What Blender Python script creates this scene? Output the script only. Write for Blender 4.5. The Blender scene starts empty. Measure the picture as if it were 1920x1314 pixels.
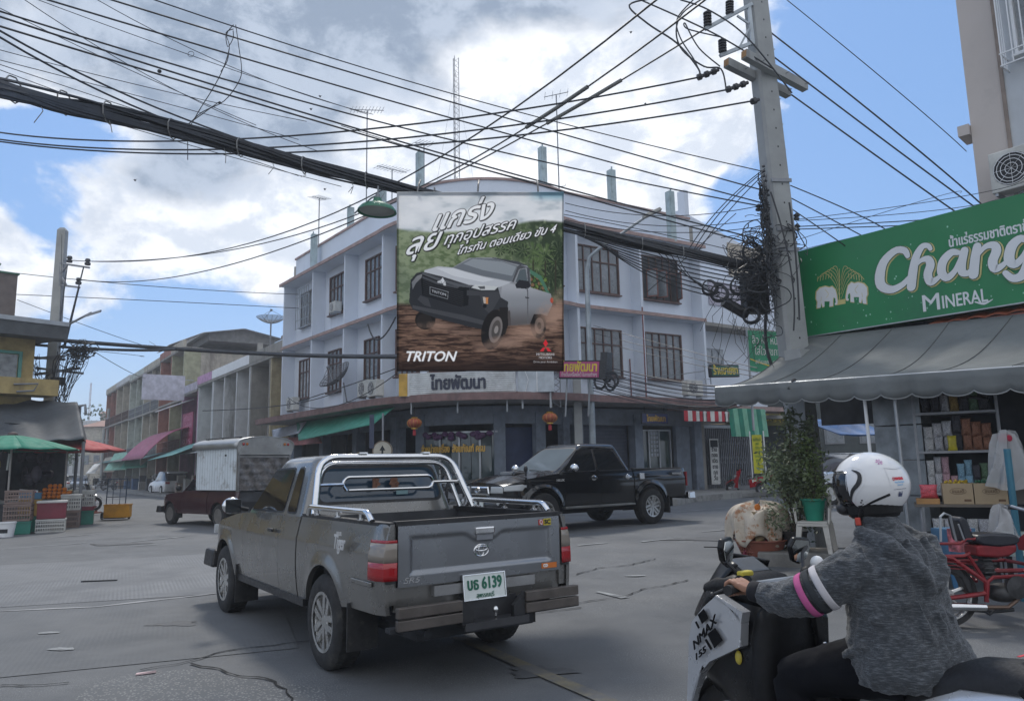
import bpy,bmesh,math,random
import numpy as np
from mathutils import Vector,Matrix,noise as mnoise
random.seed(7)
S=bpy.context.scene
COL=S.collection
R_=math.radians
FPX,TH,RHO,H=1415.0,.152,.02,1.52
cF=Vector((0,math.cos(TH),math.sin(TH)))
_u=Vector((0,-math.sin(TH),math.cos(TH)));_r=Vector((1,0,0))
cR=_r*math.cos(RHO)-_u*math.sin(RHO)
cU=_u*math.cos(RHO)+_r*math.sin(RHO)
cam=bpy.data.objects.new('camera',bpy.data.cameras.new('camera'))
COL.objects.link(cam)
m=Matrix((cR,cU,-cF)).transposed().to_4x4();m.translation=(0,0,H)
cam.matrix_world=m
cam.data.sensor_width=36;cam.data.lens=FPX/1920*36
cam.data.clip_start=.05;cam.data.clip_end=6000
S.camera=cam
def ray(u,v):return cF+cR*((u-960)/FPX)+cU*((657-v)/FPX)
def D(u,v,Y):
 d=ray(u,v);return Vector((0,0,H))+d*(Y/d.y)
def Zp(u,v,z):
 d=ray(u,v);return Vector((0,0,H))+d*((z-H)/d.z)
def sst(x):x=min(1,max(0,x));return x*x*(3-2*x)
def gz(x,y):return .2*sst((y-8)/9)*sst((x+8)/8)
def G(u,v,dz=0):
 z=0
 for _ in range(12):
  p=Zp(u,v,z+dz);z=.5*z+.5*gz(p.x,p.y)
 p.z=gz(p.x,p.y)+dz;return p
SUN_EL,SUN_AZ=R_(52),R_(-8)
w=bpy.data.worlds.new('World');S.world=w;w.use_nodes=True
nt=w.node_tree;nn=nt.nodes;ln=nt.links
for n in list(nn):nn.remove(n)
def N(tree,t,**k):
 n=tree.nodes.new(t)
 for a,b in k.items():setattr(n,a,b)
 return n
def mth(tree,op,a,b=None,c=None,clamp=False):
 n=N(tree,'ShaderNodeMath',operation=op,use_clamp=clamp)
 for i,x in enumerate((a,b,c)):
  if x is None:continue
  if isinstance(x,(int,float)):n.inputs[i].default_value=x
  else:tree.links.new(x,n.inputs[i])
 return n.outputs[0]
def mixc(tree,fac,a,b):
 n=N(tree,'ShaderNodeMix',data_type='RGBA')
 for s,x in ((n.inputs[0],fac),(n.inputs[6],a),(n.inputs[7],b)):
  if isinstance(x,(int,float)):s.default_value=x
  elif isinstance(x,(tuple,list)):s.default_value=(*x[:3],1)
  else:tree.links.new(x,s)
 return n.outputs[2]
def mrange(tree,v,a,b,c=0.,d=1.,smooth=True):
 n=N(tree,'ShaderNodeMapRange',interpolation_type='SMOOTHSTEP' if smooth else 'LINEAR')
 tree.links.new(v,n.inputs[0])
 for i,x in enumerate((a,b,c,d)):n.inputs[i+1].default_value=x
 return n.outputs[0]
out=N(nt,'ShaderNodeOutputWorld');bg=N(nt,'ShaderNodeBackground')
sky=N(nt,'ShaderNodeTexSky',sky_type='NISHITA',sun_disc=False,sun_elevation=SUN_EL,sun_rotation=SUN_AZ)
sky.air_density=1.0;sky.dust_density=.6;sky.ozone_density=1.6
tc=N(nt,'ShaderNodeTexCoord')
mp=N(nt,'ShaderNodeMapping');mp.inputs['Scale'].default_value=(1,1,1.5)
ln.new(tc.outputs['Generated'],mp.inputs[0])
def wnoise(scale,det,rough,dist=0,off=(0,0,0)):
 n=N(nt,'ShaderNodeTexNoise');n.inputs['Scale'].default_value=scale
 n.inputs['Detail'].default_value=det;n.inputs['Roughness'].default_value=rough
 n.inputs['Distortion'].default_value=dist
 m2=N(nt,'ShaderNodeMapping');m2.inputs['Location'].default_value=off
 ln.new(mp.outputs[0],m2.inputs[0]);ln.new(m2.outputs[0],n.inputs['Vector'])
 return n.outputs['Fac']
def blob(u,v,rad,amp):
 d=ray(u,v).normalized()
 n=N(nt,'ShaderNodeVectorMath',operation='DOT_PRODUCT')
 ln.new(tc.outputs['Generated'],n.inputs[0]);n.inputs[1].default_value=d
 return mrange(nt,n.outputs['Value'],math.cos(R_(rad)),math.cos(R_(rad*.15)),0,amp)
def addall(base,lst):
 for b in lst:base=mth(nt,'ADD',base,b)
 return base
cov=addall(wnoise(5.2,12,.58,.25),[blob(*b) for b in ((250,80,22,.22),(700,60,22,.30),(1050,80,14,.20),(880,260,15,.26),(1120,250,14,.20),(120,440,8,.20),(420,420,9,.22),(600,360,10,.16),(640,470,8,.14),(1330,330,6,.12),(1420,180,9,.10),(210,625,4,.12),(1560,30,8,.12),(1500,440,6,.06),(120,330,6,-.22),(280,345,4,-.12),(240,560,9,-.14),(420,570,8,-.10),(60,620,8,-.05),(1680,200,15,-.22),(1800,60,12,-.2),(1560,400,10,-.16),(1420,470,8,-.12),(1350,420,4,-.1),(1130,90,3,-.10),(30,290,6,-.12),(480,640,8,-.06))])
bk=N(nt,'ShaderNodeVectorMath',operation='DOT_PRODUCT');ln.new(tc.outputs['Generated'],bk.inputs[0]);bk.inputs[1].default_value=Vector((.1,-.9,.42)).normalized()
cov=mth(nt,'ADD',cov,mrange(nt,bk.outputs['Value'],.1,.7,0,.22))
mask=mrange(nt,cov,.49,.615)
edge=mrange(nt,cov,.50,.80)
drk=addall(wnoise(3.6,9,.60,.2,(3.1,1.7,.4)),[blob(*b) for b in ((500,40,20,.22),(800,30,18,.22),(150,110,16,.14),(330,160,12,.10),(1100,40,9,.08),(860,240,11,-.32),(1050,210,9,-.2),(620,330,9,-.16),(420,400,9,-.12),(120,430,8,-.12),(1560,20,8,.05))])
dk=mth(nt,'MULTIPLY',mrange(nt,drk,.42,.74),edge)
ccol=mixc(nt,dk,(8.0,8.2,8.6),(2.2,2.75,3.65))
puff=mth(nt,'SUBTRACT',wnoise(9,9,.62,.2,(1,5,2)),wnoise(9,9,.62,.2,(1.004,5.0,2.045)))
ccol2=mixc(nt,mrange(nt,puff,-.11,.11,.72,0),ccol,(4.3,4.9,5.9))
hz=N(nt,'ShaderNodeSeparateXYZ');ln.new(tc.outputs['Generated'],hz.inputs[0])
hzf=mrange(nt,hz.outputs[2],-.02,.22,.42,0)
skb=mixc(nt,.62,sky.outputs[0],(1.3,2.85,5.9))
skc=mixc(nt,mask,skb,ccol2)
fin=mixc(nt,hzf,skc,(4.9,5.9,7.1))
ln.new(fin,bg.inputs[0]);bg.inputs[1].default_value=.1
ln.new(bg.outputs[0],out.inputs[0])
sd=bpy.data.lights.new('sun','SUN');sd.energy=1.6;sd.angle=R_(8);sd.color=(1,.95,.87)
so=bpy.data.objects.new('sun',sd);COL.objects.link(so)
sdir=Vector((math.sin(SUN_AZ)*math.cos(SUN_EL),math.cos(SUN_AZ)*math.cos(SUN_EL),math.sin(SUN_EL)))
so.rotation_euler=sdir.to_track_quat('Z','Y').to_euler()
S.view_settings.view_transform='Standard';S.view_settings.look='None'
S.view_settings.exposure=.55;S.view_settings.gamma=1;S.view_settings.use_curve_mapping=False
S.cycles.use_denoising=True
S.cycles.max_bounces=7;S.cycles.transparent_max_bounces=12;S.cycles.volume_bounces=0
_mats={}
def pm(name,col,rough=.7,metal=0,var=.18,scale=2.5,bump=.15,bscale=40,dirt=None,dscale=1.2,dlo=.52,dhi=.72,spec=.5,streak=False,coat=0):
 if name in _mats:return _mats[name]
 mt=bpy.data.materials.new(name);mt.use_nodes=True;t=mt.node_tree
 b=t.nodes['Principled BSDF'];tcn=N(t,'ShaderNodeTexCoord')
 vec=tcn.outputs['Object']
 def nz(s,d=5,r=.6,sc=(1,1,1)):
  mpn=N(t,'ShaderNodeMapping');mpn.inputs['Scale'].default_value=sc
  t.links.new(vec,mpn.inputs[0]);n=N(t,'ShaderNodeTexNoise')
  n.inputs['Scale'].default_value=s;n.inputs['Detail'].default_value=d;n.inputs['Roughness'].default_value=r
  t.links.new(mpn.outputs[0],n.inputs['Vector']);return n.outputs['Fac']
 base=tuple(max(0,c*(1-var)) for c in col);hi=tuple(min(1,c*(1+var)) for c in col)
 c=mixc(t,mrange(t,nz(scale),.3,.7),base,hi)
 if dirt:
  c=mixc(t,mrange(t,nz(dscale,8,.7,(1,1,.18) if streak else (1,1,1)),dlo,dhi),c,dirt)
 t.links.new(c,b.inputs['Base Color'])
 rr=mrange(t,nz(scale*2.3),.3,.7,max(0,rough-.08),min(1,rough+.08));t.links.new(rr,b.inputs['Roughness'])
 b.inputs['Metallic'].default_value=metal
 b.inputs['Specular IOR Level'].default_value=spec
 if coat:b.inputs['Coat Weight'].default_value=coat;b.inputs['Coat Roughness'].default_value=.06
 if bump:
  bp=N(t,'ShaderNodeBump');bp.inputs['Strength'].default_value=bump;bp.inputs['Distance'].default_value=.01
  t.links.new(nz(bscale,4),bp.inputs['Height']);t.links.new(bp.outputs[0],b.inputs['Normal'])
 _mats[name]=mt;return mt
def glassm(name,col,rough=.08,alpha=1,trans=0):
 if name in _mats:return _mats[name]
 mt=pm(name,col,rough,0,.1,1,0,spec=.8)
 b=mt.node_tree.nodes['Principled BSDF']
 b.inputs['Alpha'].default_value=alpha;b.inputs['Transmission Weight'].default_value=trans
 return mt
class MB:
 def __init__(s,M=None):s.v=[];s.f=[];s.M=M or Matrix()
 def add(s,vs,fs):
  n=len(s.v);s.v+=[s.M@Vector(p) for p in vs];s.f+=[tuple(i+n for i in q) for q in fs];return s
 def box(s,x0,x1,y0,y1,z0,z1,taper=0,topx=None):
  a,b=x0,x1
  v=[(x0,y0,z0),(x1,y0,z0),(x1,y1,z0),(x0,y1,z0)]
  t=taper;v+=[(x0+t,y0+t,z1),(x1-t,y0+t,z1),(x1-t,y1-t,z1),(x0+t,y1-t,z1)]
  return s.add(v,[(3,2,1,0),(4,5,6,7),(0,1,5,4),(1,2,6,5),(2,3,7,6),(3,0,4,7)])
 def cbox(s,c,sz,rot=None):
  m0=s.M;s.M=m0@Matrix.Translation(c)@(rot.to_4x4() if rot else Matrix())
  x,y,z=[q/2 for q in sz];s.box(-x,x,-y,y,-z,z);s.M=m0;return s
 def quad(s,a,b,c,d):return s.add([a,b,c,d],[(0,1,2,3)])
 def tube(s,pts,r,n=6,closed=False,caps=True,flat=1):
  pts=[Vector(p) for p in pts];k=len(pts)
  rr=r if isinstance(r,(list,tuple)) else [r]*k
  vs=[];nrm=None
  for i,p in enumerate(pts):
   if closed:tg=pts[(i+1)%k]-pts[i-1]
   else:tg=pts[min(i+1,k-1)]-pts[max(i-1,0)]
   if tg.length<1e-9:tg=Vector((0,0,1))
   tg.normalize()
   if nrm is None:nrm=tg.orthogonal().normalized()
   nrm=nrm-tg*nrm.dot(tg)
   nrm=nrm.normalized() if nrm.length>1e-6 else tg.orthogonal().normalized()
   bn=tg.cross(nrm)
   for j in range(n):
    a=2*math.pi*j/n;vs.append(p+(nrm*math.cos(a)+bn*math.sin(a)*flat)*rr[i])
  fs=[]
  for i in range(k if closed else k-1):
   for j in range(n):
    a=i*n+j;b=i*n+(j+1)%n;c=((i+1)%k)*n+(j+1)%n;d=((i+1)%k)*n+j
    fs.append((a,b,c,d))
  if caps and not closed:fs.append(tuple(reversed(range(n))));fs.append(tuple((k-1)*n+j for j in range(n)))
  return s.add(vs,fs)
 def lathe(s,prof,n=24,axis='z',c=(0,0,0),sx=1,a0=0,a1=2*math.pi):
  vs=[];k=len(prof);full=abs(a1-a0-2*math.pi)<1e-6;nn_=n if full else n+1
  for j in range(nn_):
   a=a0+(a1-a0)*j/n;ca,sa=math.cos(a),math.sin(a)
   for r,z in prof:
    if axis=='z':p=(r*ca*sx,r*sa,z)
    elif axis=='x':p=(z,r*ca,r*sa)
    else:p=(r*ca,z,r*sa)
    vs.append((p[0]+c[0],p[1]+c[1],p[2]+c[2]))
  fs=[]
  for j in range(n):
   for i in range(k-1):
    a=j*k+i;b=((j+1)%nn_)*k+i;fs.append((a,b,b+1,a+1))
  return s.add(vs,fs)
 def ell(s,c,r,nu=14,nv=10,rot=None):
  prof=[(max(1e-4,math.sin(math.pi*i/nv)),-math.cos(math.pi*i/nv)) for i in range(nv+1)]
  m0=s.M;s.M=m0@Matrix.Translation(c)@(rot.to_4x4() if rot else Matrix())@Matrix.Diagonal((*r,1))
  s.lathe(prof,nu);s.M=m0;return s
 def prism(s,poly,d0,d1,plane='xz'):
  n=len(poly);mk={'xz':lambda p,d:(p[0],d,p[1]),'yz':lambda p,d:(d,p[0],p[1]),'xy':lambda p,d:(p[0],p[1],d)}[plane]
  vs=[mk(p,d0) for p in poly]+[mk(p,d1) for p in poly]
  fs=[tuple(range(n)),tuple(reversed(range(n,2*n)))]+[(i,i+n,(i+1)%n+n,(i+1)%n) for i in range(n)]
  return s.add(vs,fs)
 def grid(s,fn,nu,nv):
  vs=[fn(i/nu,j/nv) for i in range(nu+1) for j in range(nv+1)]
  fs=[(i*(nv+1)+j,(i+1)*(nv+1)+j,(i+1)*(nv+1)+j+1,i*(nv+1)+j+1) for i in range(nu) for j in range(nv)]
  return s.add(vs,fs)
 def loft(s,rings,cap=True):
  n=len(rings[0]);vs=[p for r in rings for p in r];fs=[]
  for i in range(len(rings)-1):
   for j in range(n):
    a=i*n+j;b=i*n+(j+1)%n;fs.append((a,b,b+n,a+n))
  if cap:fs.append(tuple(reversed(range(n))));fs.append(tuple(range(len(vs)-n,len(vs))))
  return s.add(vs,fs)
 def split(s):
  par=list(range(len(s.v)))
  def fd(i):
   while par[i]!=i:par[i]=par[par[i]];i=par[i]
   return i
  for f in s.f:
   a=fd(f[0])
   for i in f[1:]:par[fd(i)]=a
  gr={}
  for f in s.f:gr.setdefault(fd(f[0]),[]).append(f)
  o=[]
  for fs in gr.values():
   ids=sorted({i for f in fs for i in f});mp_={i:k for k,i in enumerate(ids)};b=MB();b.v=[s.v[i] for i in ids];b.f=[tuple(mp_[i] for i in f) for f in fs];o.append(b)
  return o
 def build(s,name,mat,parent=None,smooth=False,label=None,cat=None,group=None,kind=None,bevel=0,solid=0,fix=True,sharp=38):
  if parent is not None and name in SPL:
   ps=s.split()
   if 1<len(ps)<=60:
    for p_ in ps:r=p_.build(name+' ',mat,parent,smooth,None,None,None,None,bevel,solid,fix,sharp)
    return r
  name=name.strip();me=bpy.data.meshes.new(name)
  if parent is not None:inv=WM[parent.name].inverted();T=WM[parent.name]
  else:
   lo=[min(v[i] for v in s.v) for i in range(3)];hi=[max(v[i] for v in s.v) for i in range(3)]
   T=Matrix.Translation(((lo[0]+hi[0])/2,(lo[1]+hi[1])/2,lo[2]));inv=T.inverted()
  me.from_pydata([tuple(inv@v) for v in s.v],[],s.f)
  if fix:
   bm=bmesh.new();bm.from_mesh(me);bmesh.ops.recalc_face_normals(bm,faces=bm.faces);bm.to_mesh(me);bm.free()
  if smooth:
   me.shade_smooth();me.set_sharp_from_angle(angle=R_(sharp))
  me.materials.append(mat)
  o=bpy.data.objects.new(name,me);COL.objects.link(o)
  if parent is not None:o.parent=parent;WM[o.name]=T
  else:o.location=T.translation;WM[o.name]=T
  tag(o,label,cat,group,kind)
  if solid:md=o.modifiers.new('s','SOLIDIFY');md.thickness=solid;md.offset=0
  if bevel:md=o.modifiers.new('b','BEVEL');md.width=bevel;md.segments=2;md.limit_method='ANGLE'
  return o
WM={}
SPL=set('wall_fin shop_pillar column floor_slab party_fin concrete_post post wall_opening sign_leg hanger bracket leg display_frame shop_frame upright window_grille rail_bracket bar_clamp step_bolt through_bolt roof_rack axle price_board pole_bracket frond banner_post ledge purple_garland display_goods rain_visor wiper handlebar_x strap crate_piece wheel_well lashing_wire gable rear_corner mirror_stalk side_rail shutter_slats drain_pipe hanging_goods wing_mirror stripe insulator'.split())
def tag(o,label=None,cat=None,group=None,kind=None):
 for k,v in (('label',label),('category',cat),('group',group),('kind',kind)):
  if v:o[k]=v
 return o
def thing(name,M,label,cat,group=None):
 o=bpy.data.objects.new(name,None);COL.objects.link(o);o.empty_display_size=.2
 if not isinstance(M,Matrix):M=Matrix.Translation(M)
 o.matrix_world=M;WM[o.name]=M.copy();tag(o,label,cat,group);return o
def sub(parent,name):
 o=bpy.data.objects.new(name,None);COL.objects.link(o);o.parent=parent;WM[o.name]=WM[parent.name];return o
def copytree(o,M,label=None,group=None,par=None):
 c=o.copy();COL.objects.link(c)
 if par is not None:c.parent=par
 else:c.matrix_world=M;WM[c.name]=M
 if label:c['label']=label
 if group:c['group']=group
 for ch in o.children:copytree(ch,None,par=c)
 return c
def TR(x,y,z=0,a=0):return Matrix.Translation((x,y,z))@Matrix.Rotation(a,4,'Z')
def frame(o,xd,up=(0,0,1)):
 """local x along xd, local z up-ish, local y into the wall"""
 x=Vector(xd).normalized();z=Vector(up);y=z.cross(x).normalized();z=x.cross(y)
 m_=Matrix((x,y,z)).transposed().to_4x4();m_.translation=o;return m_
def text(body,size,mat,M,parent=None,name='lettering',width=None,shear=0,off=0,align='CENTER',extrude=.002,space=1,res=3,**kw):
 bold,off=off,0
 """M: local x right, local y INTO surface, local z up (same as facade frames)"""
 c=bpy.data.curves.new('t','FONT');c.body=body;c.size=size;c.shear=shear;c.offset=off;c.resolution_u=res
 c.align_x=align;c.align_y='CENTER';c.extrude=extrude;c.space_character=space
 o=bpy.data.objects.new('t',c);COL.objects.link(o)
 bpy.context.view_layer.update()
 me=bpy.data.meshes.new_from_object(o.evaluated_get(bpy.context.evaluated_depsgraph_get()))
 vs=[v.co.copy() for v in me.vertices];fs=[tuple(p.vertices) for p in me.polygons]
 bpy.data.objects.remove(o);bpy.data.curves.remove(c);bpy.data.meshes.remove(me)
 if not vs:return None
 if width:
  lo=min(v.x for v in vs);hi=max(v.x for v in vs);k=width/(hi-lo)
  for v in vs:v.x*=k
 b=MB(M)
 nb=6 if bold else 0
 for k in range(nb):b.add([(v.x+bold*math.cos(k*1.047),-v.z+.00006*(k+1),v.y+bold*math.sin(k*1.047)) for v in vs],fs)
 b.add([(v.x,-v.z,v.y) for v in vs],fs)
 return b.build(name,mat,parent,fix=False,**kw)
def wire(pts3,n=14):
 """quadratic through three points"""
 a,b,c=pts3;r=[]
 for i in range(n+1):
  t=i/n;r.append(a*((1-t)*(1-2*t))+b*(4*t*(1-t))+c*(t*(2*t-1)))
 return r
def poly_interp(pts,x):
 for (a,b),(c,d) in zip(pts,pts[1:]):
  if x<=c:t=(x-a)/(c-a) if c>a else 0;return b+(d-b)*max(0,t)
 return pts[-1][1]
def smooth_interp(pts,x,r=.06):
 return sum(poly_interp(pts,x+r*k)*w_ for k,w_ in ((-1,.15),(-.5,.22),(0,.26),(.5,.22),(1,.15)))
WALLB=pm('pale_blue_painted_wall',(.62,.67,.75),.8,var=.05,scale=.6,bump=.2,bscale=25,dirt=(.36,.39,.43),dscale=1.1,dlo=.58,dhi=.85,streak=True)
PINKED=pm('faded_pink_slab_edge',(.34,.24,.22),.8,dirt=(.2,.17,.16))
BROWN=pm('brown_window_timber',(.10,.055,.045),.6,dirt=(.05,.03,.03))
WGLASS=pm('curtained_window_glass',(.16,.18,.20),.25,var=.25,scale=1.5,bump=0,spec=.6)
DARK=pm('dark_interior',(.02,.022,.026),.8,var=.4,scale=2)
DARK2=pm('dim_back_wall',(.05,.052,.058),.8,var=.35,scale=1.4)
CONC=pm('weathered_concrete',(.26,.25,.23),.9,var=.15,scale=1.3,dirt=(.09,.09,.085),dscale=1.5,streak=True,bump=.4)
CONCP=pm('pole_concrete',(.33,.34,.34),.9,var=.10,scale=2,dirt=(.2,.2,.2),streak=True,bump=.35,bscale=60)
STEEL=pm('galvanised_steel',(.34,.36,.38),.45,.6,var=.12)
BLACKW=pm('black_cable_sheath',(.03,.033,.04),.6,var=.2,bump=0)
BLKPL=pm('black_plastic',(.018,.018,.02),.45,var=.3,scale=12,bump=.1,bscale=120)
RUBBER=pm('tyre_rubber',(.022,.022,.023),.85,var=.25,scale=8,bump=.3,bscale=80,dirt=(.06,.057,.052),dscale=5)
CHROME=pm('polished_chrome',(.72,.72,.72),.13,1,var=.04,bump=0)
ALLOY=pm('alloy_rim',(.50,.50,.49),.32,.8,var=.1,scale=9,bump=.05,dirt=(.2,.18,.15),dscale=7)
WHITEP=pm('white_paint',(.72,.73,.74),.6,var=.05,dirt=(.45,.45,.43),dlo=.6,dhi=.85)
GREYM=pm('grey_metal',(.22,.23,.25),.5,.3)
def road_mat():
 mt=pm('worn_road_concrete',(.115,.12,.126),.8,var=.16,scale=.5,bump=.45,bscale=55,dirt=(.068,.072,.077),dscale=.5,dlo=.45,dhi=.72)
 t=mt.node_tree;b=t.nodes['Principled BSDF']
 tcn=N(t,'ShaderNodeTexCoord')
 n=N(t,'ShaderNodeTexNoise');n.inputs['Scale'].default_value=95;n.inputs['Detail'].default_value=3
 t.links.new(tcn.outputs['Object'],n.inputs['Vector'])
 old=b.inputs['Base Color'].links[0].from_socket
 n2=N(t,'ShaderNodeTexNoise');n2.inputs['Scale'].default_value=.9;n2.inputs['Detail'].default_value=6
 t.links.new(tcn.outputs['Object'],n2.inputs['Vector'])
 f=mth(t,'MULTIPLY',mrange(t,n.outputs['Fac'],.54,.70),mrange(t,n2.outputs['Fac'],.42,.62,.15,.95))
 c=mixc(t,f,old,(.26,.27,.275));t.links.new(c,b.inputs['Base Color'])
 return mt
ROAD=road_mat()
xs=[-600,-300,-150,-80,-50]+[-40+i*1.0 for i in range(81)]+[50,80,150,300,600]
ys=[-60,-20,-5]+[i*.8 for i in range(60)]+[50,56,64,76,100,150,300,700,1500]
b=MB()
vs=[(x,y,gz(x,y)) for x in xs for y in ys];ny=len(ys)
b.add(vs,[(i*ny+j,(i+1)*ny+j,(i+1)*ny+j+1,i*ny+j+1) for i in range(len(xs)-1) for j in range(ny-1)])
b.build('road',ROAD,smooth=True,kind='structure',fix=False)
def gp(x,y,dz=.006):return Vector((x,y,gz(x,y)+dz))
def ribbon(pts,wd,dz=.008,seg=.35,jit=0,rnd=None):
 """flat strip following the road along a polyline of ground points"""
 b=MB();P=[]
 for a,c in zip(pts,pts[1:]):
  a=Vector(a[:2]);c=Vector(c[:2]);k=max(1,int((c-a).length/seg))
  for i in range(k):P.append(a+(c-a)*i/k)
 P.append(Vector(pts[-1][:2]));L=[]
 for i,p in enumerate(P):
  tg=(P[min(i+1,len(P)-1)]-P[max(i-1,0)]).normalized();n=Vector((-tg.y,tg.x))
  o=n*random.uniform(-jit,jit);w_=wd*(random.uniform(.35,1.3) if jit else 1)
  L+=[gp(*(p+o-n*w_/2),dz),gp(*(p+o+n*w_/2),dz)]
 b.add(L,[(2*i,2*i+2,2*i+3,2*i+1) for i in range(len(P)-1)]);return b
def flatpoly(pts,dz,nu=30,nv=6):
 a,b_,c,d=[Vector(p) for p in pts]
 def fn(s,t):
  p=(a*(1-s)+b_*s)*(1-t)+(d*(1-s)+c*s)*t;return gp(p.x,p.y,dz)
 return MB().grid(fn,nu,nv)
GROOVE=pm('grooved_road_concrete',(.175,.18,.186),.85,var=.13,scale=.8,bump=.2,bscale=70,dirt=(.125,.13,.137),dscale=.6,dlo=.42,dhi=.7)
def groove(mt,ang,sc=22):
 t=mt.node_tree;b=t.nodes['Principled BSDF'];tcn=N(t,'ShaderNodeTexCoord')
 mpn=N(t,'ShaderNodeMapping');mpn.inputs['Rotation'].default_value=(0,0,ang)
 t.links.new(tcn.outputs['Object'],mpn.inputs[0])
 wv=N(t,'ShaderNodeTexWave');wv.inputs['Scale'].default_value=sc;wv.inputs['Distortion'].default_value=1.2;wv.inputs['Detail'].default_value=2
 t.links.new(mpn.outputs[0],wv.inputs['Vector'])
 old=b.inputs['Base Color'].links[0].from_socket
 nzz=N(t,'ShaderNodeTexNoise');nzz.inputs['Scale'].default_value=.8;nzz.inputs['Detail'].default_value=6
 t.links.new(tcn.outputs['Object'],nzz.inputs['Vector'])
 f=mth(t,'MULTIPLY',mrange(t,wv.outputs['Fac'],.2,.8,0,.42),mrange(t,nzz.outputs['Fac'],.35,.65))
 c=mixc(t,f,old,(.10,.105,.11));t.links.new(c,b.inputs['Base Color'])
groove(GROOVE,R_(-27),6.5)
slab=[G(-700,1180),G(422,1112),G(470,1032),G(-500,1082)]
flatpoly(slab,.004,40,8).build('concrete_slab_band',GROOVE,kind='structure',fix=False)
G2=pm('finely_grooved_road',(.13,.135,.14),.85,var=.12,scale=.7,bump=.3,bscale=60,dirt=(.105,.11,.115),dscale=.7,dlo=.42,dhi=.7)
groove(G2,R_(-24),7)
flatpoly([G(-600,1330),G(560,1215),G(520,1110),G(-700,1182)],.005,40,8).build('grooved_road_patch',G2,kind='structure',fix=False)
AGG=pm('exposed_aggregate',(.115,.12,.125),.9,var=.10,scale=1,bump=.6,bscale=45)
t_g=AGG.node_tree;_tc=N(t_g,'ShaderNodeTexCoord');_n=N(t_g,'ShaderNodeTexVoronoi');_n.inputs['Scale'].default_value=42;t_g.links.new(_tc.outputs['Object'],_n.inputs['Vector'])
_b=t_g.nodes['Principled BSDF'];_o=_b.inputs['Base Color'].links[0].from_socket;t_g.links.new(mixc(t_g,mrange(t_g,_n.outputs['Distance'],.18,.42,.75,0),_o,(.30,.30,.29)),_b.inputs['Base Color'])
_q=[G(120,1330),G(640,1345),G(600,1290),G(470,1275),G(360,1255),G(250,1262),G(170,1285)]
MB().add([gp(p.x,p.y,.0065) for p in _q],[tuple(range(len(_q)))]).build('worn_aggregate_patch',AGG,kind='structure',fix=False)
JOINT=pm('pale_slab_joint',(.30,.30,.30),.9)
CRK=pm('crack_dark',(.012,.012,.013),1)
WORN=pm('worn_white_paint',(.34,.35,.35),.9,var=.2,scale=8,dirt=(.15,.155,.16),dscale=4,dlo=.4,dhi=.62)
WORNY=pm('worn_yellow_paint',(.20,.17,.10),.9,var=.2,scale=8,dirt=(.12,.12,.12),dscale=3,dlo=.35,dhi=.6)
ribbon([G(-400,1182),G(0,1146),G(180,1138),G(410,1113),G(560,1093)],.07,.010,jit=.03).build('slab_joint',JOINT,kind='structure',fix=False)
for q in ([(262,1257),(330,1246),(360,1240),(420,1222),(500,1212),(580,1203)],[(355,1246),(380,1250),(410,1256),(450,1268),(500,1272),(540,1300),(560,1330)],[(1083,1132),(1130,1124),(1170,1118),(1210,1104),(1250,1098),(1290,1088)],[(1080,1078),(1120,1066),(1180,1060),(1230,1048)],[(1480,1255),(1520,1262),(1560,1280)],[(1500,1110),(1540,1125),(1580,1130)],[(930,1160),(1010,1150),(1090,1140)],[(0,1287),(60,1287),(130,1280)],[(740,1180),(800,1190),(860,1188)]):
 ribbon([G(*p) for p in q],.022,.012,seg=.07,jit=.018).build('road_crack',CRK,kind='structure',fix=False)
for q,wd in (([(860,1195),(985,1250),(1160,1325)],.13),):
 ribbon([G(*p) for p in q],wd,.011).build('yellow_lane_line',WORNY,kind='structure',fix=False)
for q in ([(1205,1016),(1262,1010)],[(1318,997),(1400,990)],[(1085,1023),(1140,1018)],[(1380,976),(1440,972)],[(1270,960),(1440,945)],[(245,1016),(345,1006)],[(250,1024),(305,1020)],[(95,1008),(190,1000)],[(0,1030),(160,1018)],[(1105,990),(1180,985)],[(1120,1110),(1170,1122)],[(470,1003),(560,1000)]):
 ribbon([G(*p) for p in q],.10,.011,jit=.02).build('worn_road_marking',WORN,kind='structure',fix=False)
for (u,v) in ((90,1187),(118,1218),(1190,1080)):
 c0=G(u,v);b=MB();k=9
 pts=[gp(c0.x+.13*math.cos(6.28*i/k)*random.uniform(.5,1.3),c0.y+.06*math.sin(6.28*i/k)*random.uniform(.5,1.3),.012) for i in range(k)]
 b.add(pts,[tuple(range(k))]).build('worn_road_marking',WORN,kind='structure',fix=False)
p=G(273,1261,.012);MB(TR(p.x,p.y,.0,.5)).add([(-.07,-.03,.02),(.07,-.035,.03),(.08,.03,.014),(-.06,.035,.014),(-.07,-.03,.012),(.07,-.035,.012)],[(0,1,2,3),(0,4,5,1)]).build('paper_scrap',pm('pink_paper',(.6,.45,.45),.8),label='crumpled pale pink paper scrap lying at the end of the road crack',cat='litter')
p=G(186,1090);MB(TR(p.x,p.y,0,.1)).box(-.24,.24,-.02,.02,.008,.03).build('scrap_strip',DARK,label='thin dark strip lying on the grooved pale road band',cat='litter')
STAIN=pm('oil_stain',(.082,.085,.09),.75,var=.2,scale=3)
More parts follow.
